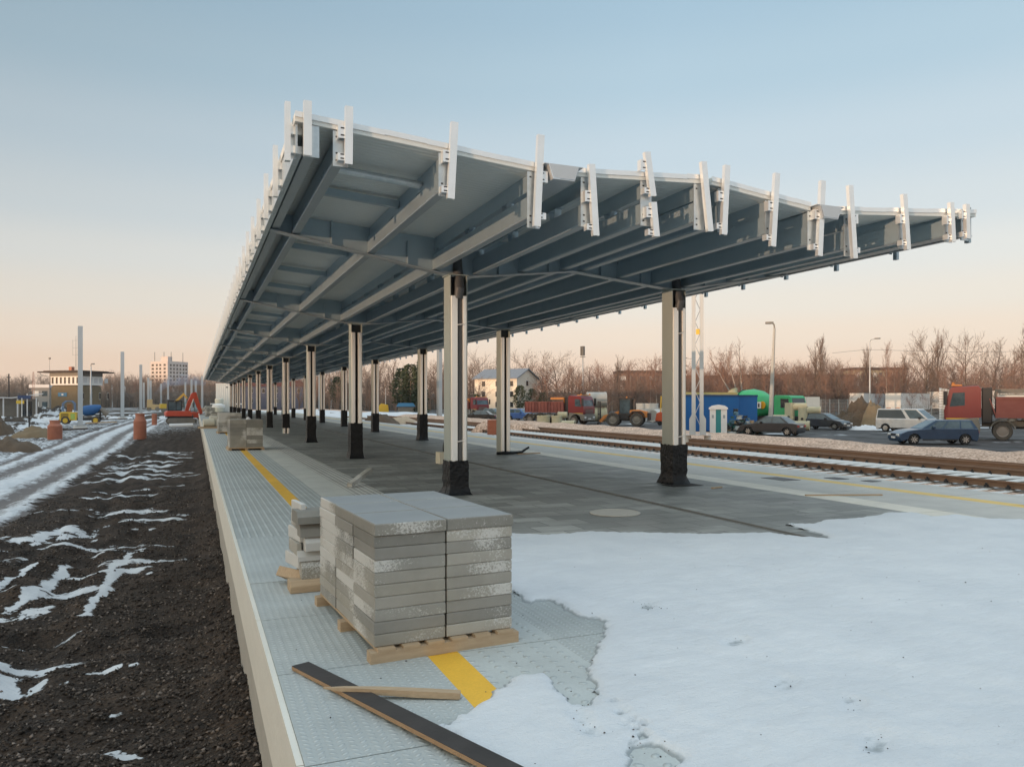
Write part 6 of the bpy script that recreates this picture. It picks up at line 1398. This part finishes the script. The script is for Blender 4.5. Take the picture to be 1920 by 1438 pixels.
# lamp pole beside the signal box
lamp('dark lamp pole standing before the right wall of the signal box', 170.5, 140, 683, .05, zb_=GZL, wp=.14, head=(.5, .3))
for px, yt, d, lab in ((16.5, 701, 230, 'dark wooden pole at the far left edge'), (62.5, 697, 215, 'rusty lattice pole left of the signal box'), (183, 712, 250, 'small dark pole right of the signal box')):
    x_, y_ = G(px, d); h = zat(yt, d) - GZL; mb = MB()
    if 'lattice' in lab:
        for s in (-1, 1): mb.beam((s * .35, 0, 0), (s * .12, 0, h), .09, .09)
        for k in range(14): z = h * k / 14; mb.beam((-.35 + .02 * k, 0, z), (.35 - .02 * k, 0, z + h / 14), .05, .05)
    else: mb.tube([(0, 0, 0), (0, 0, h)], [.25, .18], 8); mb.box(-.5, .5, -.1, .1, h - 1.2, h - .9)
    mb.obj('line_pole', brownpl if 'lattice' in lab else darkm, None, (x_, y_, GZL), yaw(px, 0), label=lab, cat='pole')
# old station building, cut by the left edge
x_, y_ = G(-25, 128); r = thing('station_shelter', 'low old station building with snow edged curved roof at the left edge', 'shelter', (x_, y_, GZL), yaw(-10, 0))
mb = MB(); mb.box(-4, 7.3, 0, 4, 0, 3.1); mb.obj('walls', mat('grey_brown_wall', (.16, .15, .13), .9, n=(1, .8, (.24, .22, .19))), r)
mb = MB(); mb.prism([(-5, 3.45), (3.5, 3.2), (8.0, 3.95), (8.0, 4.1), (3.5, 3.38), (-5, 3.65)], -1.4, 4, 0, 'y'); mb.obj('roof', whitegrey, r)
for a in (2.2, 4.2, 6.9): mb = MB(); mb.box(a, a + .22, -1.1, -.9, 0, 3.25); mb.obj('post', whitegrey, r)
wins(r, [(-1, 1.2, .6, 2.6), (4.8, 6.4, .1, 2.7)], lambda u, z, o: (u, -.02, z), fr=darkm)
x_, y_ = G(41, 118); r = thing('yellow_sign', 'small yellow sign on a white post before the station building', 'sign', (x_, y_, GZL)); mb = MB(); mb.box(-.05, .05, -.05, .05, 0, 3.2); mb.obj('post', white, r); mb = MB(); mb.box(-.75, .3, -.03, .03, 2.35, 2.85); mb.obj('board', yellow, r)
x_, y_ = G(51, 122); r = thing('blue_sign', 'dark blue platform sign on posts right of the yellow sign', 'sign', (x_, y_, GZL)); mb = MB(); mb.box(-.08, .08, -.05, .05, 0, 3.9); mb.obj('post', whitegrey, r); mb = MB(); mb.box(-1.3, .5, -.12, -.06, 3.1, 3.65); mb.obj('board', mat('navy_sign', (.03, .06, .15), .5), r)
# tower block far behind, two faces to the camera, one catching the last sun
pale = mat('pale_panel_wall', (.60, .50, .46), .85, n=(.25, .5, (.56, .53, .50))); x_, y_ = G(314.5, 560)
r = thing('tower_block', 'tall pale apartment block on the skyline, its left side lit orange by the sun', 'apartment block', (x_, y_, GZL), yaw(314.5, 0) + R(-47))
Hh = zat(677, 560) - GZL; mb = MB(); mb.box(-17, 0, 0, 19, 0, Hh); mb.obj('walls', pale, r, smooth=False)
mb = MB(); mb.box(-9, -2, 2, 6, Hh, Hh + 3.4); mb.obj('lift_house', pale, r)
for k in range(11):
    z = 1.2 + k * (Hh - 2) / 11
    for (u0, u1) in ((-15.8, -13.6), (-11.6, -9.8), (-8.2, -6.4), (-4, -2)): 
        mb = MB(); mb.box(u0, u1, -.08, -.01, z, z + 1.5); mb.obj('window', glass_dk, r)
    for u in (2, 5, 8, 11, 14, 16.5) : 
        mb = MB(); mb.box(.01, .08, u, u + 1.5, z, z + 1.4); mb.obj('window', glass_dk, r) if k > 3 else None
for a, b_ in ((-15, 2), (-8, 4), (-2, 5), (-2, 16)): mb = MB(); mb.beam((a, b_, Hh), (a, b_, Hh + 7), .3, .3); mb.obj('antenna', greym, r)
# dark gabled house seen between the far columns
x_, y_ = G(505, 235); r = thing('dark_house', 'dark blue grey gabled house with small white windows seen between far columns', 'house', (x_, y_, GZR), yaw(505, 0))
mb = MB(); mb.box(-9, 10, 0, 10, 0, 7.3); mb.obj('walls', mat('blue_grey_wall', (.09, .10, .15), .9, n=(.8, .6, (.13, .14, .19))), r)
mb = MB(); mb.prism([(-10, 7.2), (11, 7.2), (7, 11.4), (-7, 11.4)], -.5, 10.5, 0, 'y'); mb.obj('roof', mat('dark_red_roof', (.13, .06, .06), .8), r)
wins(r, [(a, a + .9, 5.1, 6.5) for a in (-5.6, -2.2, 1.6, 5.2, 8.2)] + [(a, a + .9, 2.1, 3.5) for a in (-5.6, 1.6, 5.2)], lambda u, z, o: (u, -.03, z), fr=white)
# long low buildings behind the woods
def slabb(name, label, p0, p1, d, y0, y1, wall, roofm, nw):
    xa, ya = G(p0, d); xb, yb = G(p1, d); L = math.hypot(xb - xa, yb - ya); r = thing(name, label, 'building', (xa, ya, GZR), math.atan2(yb - ya, xb - xa))
    h = zat(y0, d) - GZR; mb = MB(); mb.box(0, L, 0, 12, 0, h); mb.obj('walls', wall, r); mb = MB(); mb.box(-.5, L + .5, -.8, 12, h, h + 1.0); mb.obj('roof', roofm, r)
    for k in range(nw):
        u = L * (k + .2) / nw
        for z in (h - 2.6, h - 6): mb = MB(); mb.box(u, u + L / nw * .6, -.09, -.01, z, z + 1.6); mb.obj('window', glass if k % 3 else white, r)
brick = mat('orange_brown_wall', (.26, .18, .13), .9, n=(.2, .8, (.38, .27, .20), (1, 1, .4)))
slabb('long_building', 'long flat brownish building behind the trees above the mixer truck', 1395, 1600, 290, 707, 740, brick, brn, 14)
slabb('long_building', 'long building with rows of pale windows behind the white trailers', 1602, 1700, 300, 694, 740, mat('greenish_wall', (.36, .34, .24), .9, n=(.3, .7, (.44, .42, .32))), brn, 9)
slabb('long_building', 'long flat building with dark roof edge behind the trees above the loader', 1160, 1285, 280, 700, 740, mat('dull_brown_wall', (.26, .19, .15), .9), brn, 7)
slabb('long_building', 'long low dark building on the skyline left of the blue container trees', 1290, 1392, 285, 709, 740, brick, brn, 7)
slabb('flat_building', 'pale low building partly hidden left of the signal box', 60, 92, 240, 727, 745, mat('pale_wall', (.3, .3, .29), .9), whitegrey, 2)
# cell tower
x_, y_ = G(1092.5, 190); r = thing('cell_tower', 'slim white antenna mast rising above the trees behind the red truck', 'antenna mast', (x_, y_, GZR), 0)
hh = zat(650, 190) - GZR; mb = MB(); mb.tube([(0, 0, 0), (0, 0, hh)], [.3, .16], 8); mb.obj('pole', mastm, r)
for a in range(3):
    mb = MB(); mb.box(.35 * math.cos(a * 2.1) - .2, .35 * math.cos(a * 2.1) + .2, .5 * math.sin(a * 2.1) - .15, .5 * math.sin(a * 2.1) + .15, hh - 2.2, hh + .1); mb.obj('antenna_panel', greym, r)
mb = MB(); mb.lathe([(.7, hh - 2.6), (.7, hh - 2.5)], n=12); mb.obj('platform_ring', greym, r)
# overhead wire
mb = MB(); pts = []
for k in range(13):
    px = 1560 + 380 * k / 12; x, y = G(px, 118); z = zat(655 + (8 if px < 1630 else 0) * (1630 - px) / 70 + .012 * (px - 1630) - 3 * math.sin(math.pi * min(1, max(0, (px - 1630) / 300))) * -1, 118); pts.append((x, y, z))
mb.tube(pts, .018, 4); mb.obj('overhead_wire', darkm, None, label='thin dark overhead wire running right from the slim street lamp', cat='wire')
# ================================================================ LEFT SIDE MACHINES
redx = mat('red_excavator_paint', (.55, .06, .03), .45, n=(2, .6, (.48, .09, .05)))
x_, y_ = G(339, 92); r = thing('excavator', 'red excavator with grey tracks working beside the left platform edge', 'excavator', (x_, y_, GZL), yaw(339, 8))
for s in (-1, 1):
    mb = MB(); mb.prism([(-1.55, .3), (-1.3, .02), (1.2, .02), (1.5, .3), (1.4, .62), (1.2, .75), (-1.3, .75), (-1.5, .6)], min(s * .65, s * 1.1), max(s * .65, s * 1.1), 0, 'y'); mb.obj('track', greym, r)
mb = MB(); mb.prism([(-1.7, .95), (1.1, .9), (1.15, 1.35), (.9, 1.55), (-1.5, 1.6), (-1.75, 1.4)], -1.0, 1.0, 0, 'y'); mb.obj('body', redx, r, bevel=.08)
mb = MB(); mb.box(-1.6, 1.3, -.95, .95, .78, .94); mb.obj('turntable', darkm, r)
mb = MB(); mb.box(-1.55, -1.45, -.95, .1, 1.6, 2.7); mb.box(-.1, 0, -.95, .1, 1.6, 2.7); mb.box(-1.55, .05, -.98, .12, 2.7, 2.8); mb.box(-.7, -.6, -.95, -.9, 1.6, 2.7); mb.box(-1.5, -.1, -.93, .08, 1.6, 1.75); mb.obj('cab_frame', darkm, r)
mb = MB(); mb.box(-1.5, -.7, -.94, -.92, 1.7, 2.68); mb.box(-.6, -.1, -.94, -.92, 1.7, 2.68); mb.box(-1.54, -1.52, -.9, .05, 1.7, 2.68); mb.obj('cab_glass', glass, r)
mb = MB(); mb.prism([(.4, 1.2), (1.0, 1.2), (1.25, 2.4), (1.7, 3.3), (1.6, 3.75), (1.25, 3.7), (.75, 2.6)], .12, .48, 0, 'y'); mb.obj('boom', redx, r)
mb = MB(); mb.prism([(1.3, 3.75), (1.75, 3.85), (2.5, 1.3), (2.2, 1.1), (1.5, 2.9)], .16, .44, 0, 'y'); mb.obj('stick', redx, r)
mb = MB(); mb.tube([(.95, .12, 1.6), (1.45, .12, 3.0)], .07, 8); mb.obj('hydraulic_cylinder', chrome, r)
mb = MB(); mb.prism([(2.2, 1.2), (2.9, 1.1), (3.1, .6), (2.7, .15), (2.3, .2), (2.1, .6)], -.1, .7, 0, 'y'); mb.obj('bucket', darkm, r)
mb = MB(); mb.box(1.55, 1.65, -1.0, 1.0, .1, .6); mb.obj('dozer_blade', greym, r)
x_, y_ = G(363, 104); r = thing('tractor', 'small red machine with teal canopy right of the excavator arm', 'tractor', (x_, y_, GZL), yaw(363, 10))
mb = MB(); mb.prism([(-1.3, .5), (1.6, .5), (1.7, 1.1), (.5, 1.3), (-1.3, 1.3)], -.5, .5, 0, 'y'); mb.obj('body', redx, r, bevel=.05)
mb = MB(); mb.box(-1.1, .3, -.7, .7, 2.5, 2.6); 
for a in (-1.0, .2):
    for s in (-.6, .6): mb.box(a - .04, a + .04, s - .04, s + .04, 1.2, 2.5)
mb.obj('roll_frame', mat('teal_frame', (.06, .2, .22), .5), r); W = wheel_mesh(.6, .35, greym, tm=tyre_mud)
for s in (-1, 1): add_wheel(r, W, -.8, s * .75, .6); add_wheel(r, W, 1.2, s * .7, .6)
x_, y_ = G(318, 190); r = thing('excavator', 'far yellow excavator, its arm raised behind the red excavator cab', 'excavator', (x_, y_, GZL), yaw(318, 5))
mb = MB(); mb.prism([(-2.2, .9), (1.0, .9), (1, 2.0), (-2.2, 2.1)], -1.1, 1.1, 0, 'y'); mb.obj('body', yellow, r, bevel=.08)
mb = MB(); mb.box(-.6, .9, -1.1, .2, 2.0, 3.1); mb.obj('cab', glass_dk, r, bevel=.05); mb = MB(); mb.beam((.6, .4, 1.8), (3.4, .4, 4.6), .35, .5); mb.beam((3.3, .4, 4.5), (4.0, .4, 3.4), .3, .4); mb.obj('boom', mat('amber_paint', (.6, .35, .06), .5), r)
for s in (-1, 1): mb = MB(); mb.prism([(-1.9, .4), (-1.6, .02), (1.6, .02), (1.9, .4), (1.6, .85), (-1.6, .85)], min(s * .7, s * 1.3), max(s * .7, s * 1.3), 0, 'y'); mb.obj('track', greym, r)
x_, y_ = G(287.5, 205); r = thing('roller', 'far small yellow machine at the foot of the smoke', 'machine', (x_, y_, GZL), yaw(287, 0))
mb = MB(); mb.prism([(-1.6, .5), (1.6, .5), (1.6, 1.8), (-.2, 1.9), (-.2, 3.2), (-1.5, 3.2)], -.9, .9, 0, 'y'); mb.obj('body', mat('tan_yellow', (.5, .36, .18), .6), r, bevel=.08); mb = MB(); mb.tube([(1.0, -.9, .6), (1.0, .9, .6)], .6, 14); mb.tube([(-1.0, -.9, .6), (-1.0, .9, .6)], .6, 14); mb.obj('drum', greym, r)
mb = MB(); mb.tube([(.6, 0, 1.9), (.6, 0, 3.3)], .08, 6); mb.obj('exhaust', darkm, r)
# yellow dumper with blue mixing drum by the signal box
x_, y_ = G(150, 92); r = thing('drum_dumper', 'yellow site dumper with a blue drum standing before the signal box', 'dumper', (x_, y_, GZL), yaw(150, -6)); r.scale = (.9, .9, .98)
mb = MB(); mb.prism([(-2.3, .5), (-.3, .45), (-.3, 1.45), (-2.1, 1.5), (-2.3, 1.3)], -.85, .85, 0, 'y'); mb.obj('engine_cover', yellow, r, bevel=.05)
for k in range(6): mb = MB(); z = .7 + .11 * k; mb.box(-2.1, -1.25, -.875, -.852, z, z + .05); mb.obj('grille_slat', darkm, r)
mb = MB(); mb.box(-1.0, -.5, -.874, -.851, .6, 1.3); mb.obj('side_panel', mat('green_yellow', (.35, .5, .12), .5), r)
mb = MB()
for yy in (-.75, .75): mb.tube([(-2.0, yy, 1.45), (-1.95, yy, 2.5), (-1.6, yy, 2.8), (-.9, yy, 2.8), (-.6, yy, 2.5), (-.55, yy, 1.45)], .05, 8)
mb.obj('roll_bar', mat('blue_bar', (.08, .2, .4), .4), r)
mb = MB(); mb.box(-1.5, -.9, -.3, .3, 1.5, 2.5); mb.obj('seat', mat('brown_seat', (.25, .12, .05), .7), r, bevel=.08)
mb = MB(); mb.tube([(.3, 0, 1.6), (.5, 0, 1.62), (1.4, 0, 1.7), (2.0, 0, 1.9), (2.5, 0, 2.1)], [.45, .62, .66, .5, .25], 20); mb.obj('drum', mat('blue_drum', (.012, .08, .26), .55, n=(1.5, .8, (.03, .14, .34))), r)
mb = MB(); mb.tube([(2.4, 0, 1.9), (3.3, 0, 1.2)], [.25, .5], 10); mb.obj('chute', greym, r); mb = MB(); mb.box(-.3, 2.6, -.4, .4, .45, .75); mb.box(2.3, 2.5, -.3, .3, .7, 1.6); mb.obj('chassis', darkm, r)
W = wheel_mesh(.48, .35, yellow, tm=tyre_mud)
for xx in (-1.6, 1.9):
    for s in (-1, 1): add_wheel(r, W, xx, s * .85, .48)
# white pipe on the ground and debris
x_, y_ = G(340, 78); mb = MB(); mb.tube([(-1.1, .2, .26), (1.1, -.2, .3)], .2, 12); mb.obj('white_pipe', wpl, None, (x_, y_, GZL), yaw(340, 8), label='short white pipe lying on the mud below the red excavator', cat='pipe')
mound('soil_mound', 'brown mud heap at the left edge before the nearest mast', 22, 42, 3.0, 3, .75, soil, 1.3, 'mound', z=GZL - .05)
mound('soil_mound', 'muddy heap left of the brown shaft on the snow', 66, 58, 3.4, 2.5, .75, mat('yellow_brown_soil', (.15, .11, .07), .95, n=(2, .8, (.24, .19, .12))), 2.3, 'mound', z=GZL - .05)
mound('soil_mound', 'dark heap cut by the left edge above the mud heap', -6, 62, 2.6, 3, 1.35, soil, 6.3, 'mound', z=GZL - .05)
for k, (px, d, w_, h) in enumerate(((60, 100, 13, .8), (110, 120, 14, .6), (205, 118, 10, .5), (250, 135, 12, .5), (300, 125, 9, .5), (35, 75, 9, .5), (75, 140, 16, 1.5))):
    mound('snow_bank', ['wide snow covered bank before the station building', 'snow bank behind the yellow dumper', 'snow covered mud between the two nearest masts', 'snow bank right of the second mast', 'snow bank beyond the small brown pipe', 'low snowy ridge left of the brown shaft', 'snow heap with dark sticks left of the signal box'][k], px, d, w_, 5, h, ground_patch if 'ground_patch' in globals() else globals().setdefault('ground_patch', ground_mat('snowy_bank', .50, sc1=.6)), k * 1.7, 'snow bank', z=GZL - .08, rough=.8)
x_, y_ = G(54.5, 70); mb = MB(); mb.tube([(0, 0, 0), (.02, 0, 1.3)], .06, 6); mb.obj('stake_post', darkm, None, (x_, y_, GZL), label='thin dark post standing in the snow left of the brown shaft', cat='post')
for k, (px, py, rot) in enumerate(((215, 790, .2), (190, 797, -.2), (125, 812, .1))):
    x_, y_ = P(px, py, GZL); mb = MB(); mb.beam((-1.6, 0, .15), (1.6, 0, .25), .2, .12); mb.obj('timber_beam', wood if k % 2 else brn, None, (x_, y_, GZL + .1), yaw(px, 0) + rot, label=['dark timber lying beyond the haul road, right of the nearest mast', 'pale timber lying on the snow right of the dumper', 'dark timber lying before the yellow dumper'][k], cat='timber')
# road works bits under the canopy end
x_, y_ = G(718, 150); mb = MB(); mb.prism([(-1.2, 0), (1.2, 0), (1.0, 1.9), (-.3, 2.2), (-1.0, 1.6)], -.6, .6, 0, 'y'); mb.obj('yellow_container', yellow, None, (x_, y_, GZR), yaw(718, 0), label='small yellow skip beside the pale street lamp', cat='skip', bevel=.05)
x_, y_ = G(760, 145); r = thing('blue_shed', 'low blue roofed shed before the dark evergreens', 'shed', (x_, y_, GZR), yaw(760, 0)); mb = MB(); mb.box(-1.4, 1.6, 0, 2, 0, 1.6); mb.obj('walls', greym, r); mb = MB(); mb.prism([(-1.7, 1.6), (1.9, 1.6), (1.5, 2.3), (-1.3, 2.3)], -.2, 2.2, 0, 'y'); mb.obj('roof', mat('bright_blue_roof', (.06, .25, .48), .5), r)
# smoke rising from the small yellow machine, drifting right
sm = bpy.data.materials.new('blue_smoke'); sm.use_nodes = True; t = sm.node_tree; t.nodes.clear()
o_ = t.nodes.new('ShaderNodeOutputMaterial'); pvn = t.nodes.new('ShaderNodeVolumePrincipled'); pvn.inputs['Color'].default_value = (.45, .66, 1.0, 1); pvn.inputs['Anisotropy'].default_value = .2
tcx = t.nodes.new('ShaderNodeTexCoord'); nz = noise_tex(t, tcx.outputs['Object'], .35, 4, .6)
dn = MA(t, 'MAXIMUM', MA(t, 'MULTIPLY', MA(t, 'SUBTRACT', nz, .40), .8), 0.0); t.links.new(dn, pvn.inputs['Density']); t.links.new(pvn.outputs[0], o_.inputs['Volume'])
x_, y_ = G(288.5, 206); mb = MB()
mb.tube([(0, 0, 3.3), (.4, 0, 4.6), (1.4, 0, 5.8), (2.6, 0, 7.0), (3.9, 0, 8.1), (5.8, 0, 8.6), (8.2, 0, 8.6), (11, 0, 8.2), (13.0, 0, 7.6)], [.25, .5, .7, 1.0, 1.4, 1.7, 1.6, 1.3, .6], 14)
mb.obj('smoke', sm, None, (x_, y_, GZL), yaw(288, 0), kind='stuff')
# ================================================================ HAZE (thin winter air round the whole scene)
hz = bpy.data.materials.new('haze_air'); hz.use_nodes = True; t = hz.node_tree; t.nodes.clear()
o_ = t.nodes.new('ShaderNodeOutputMaterial'); v_ = t.nodes.new('ShaderNodeVolumePrincipled'); v_.inputs['Color'].default_value = (.92, .90, .93, 1); v_.inputs['Density'].default_value = .00014; v_.inputs['Anisotropy'].default_value = .3
t.links.new(v_.outputs[0], o_.inputs['Volume'])
mb = MB(); mb.box(-1010, 910, -1010, 1310, -4, 62); mb.obj('haze', hz, kind='stuff', smooth=False)
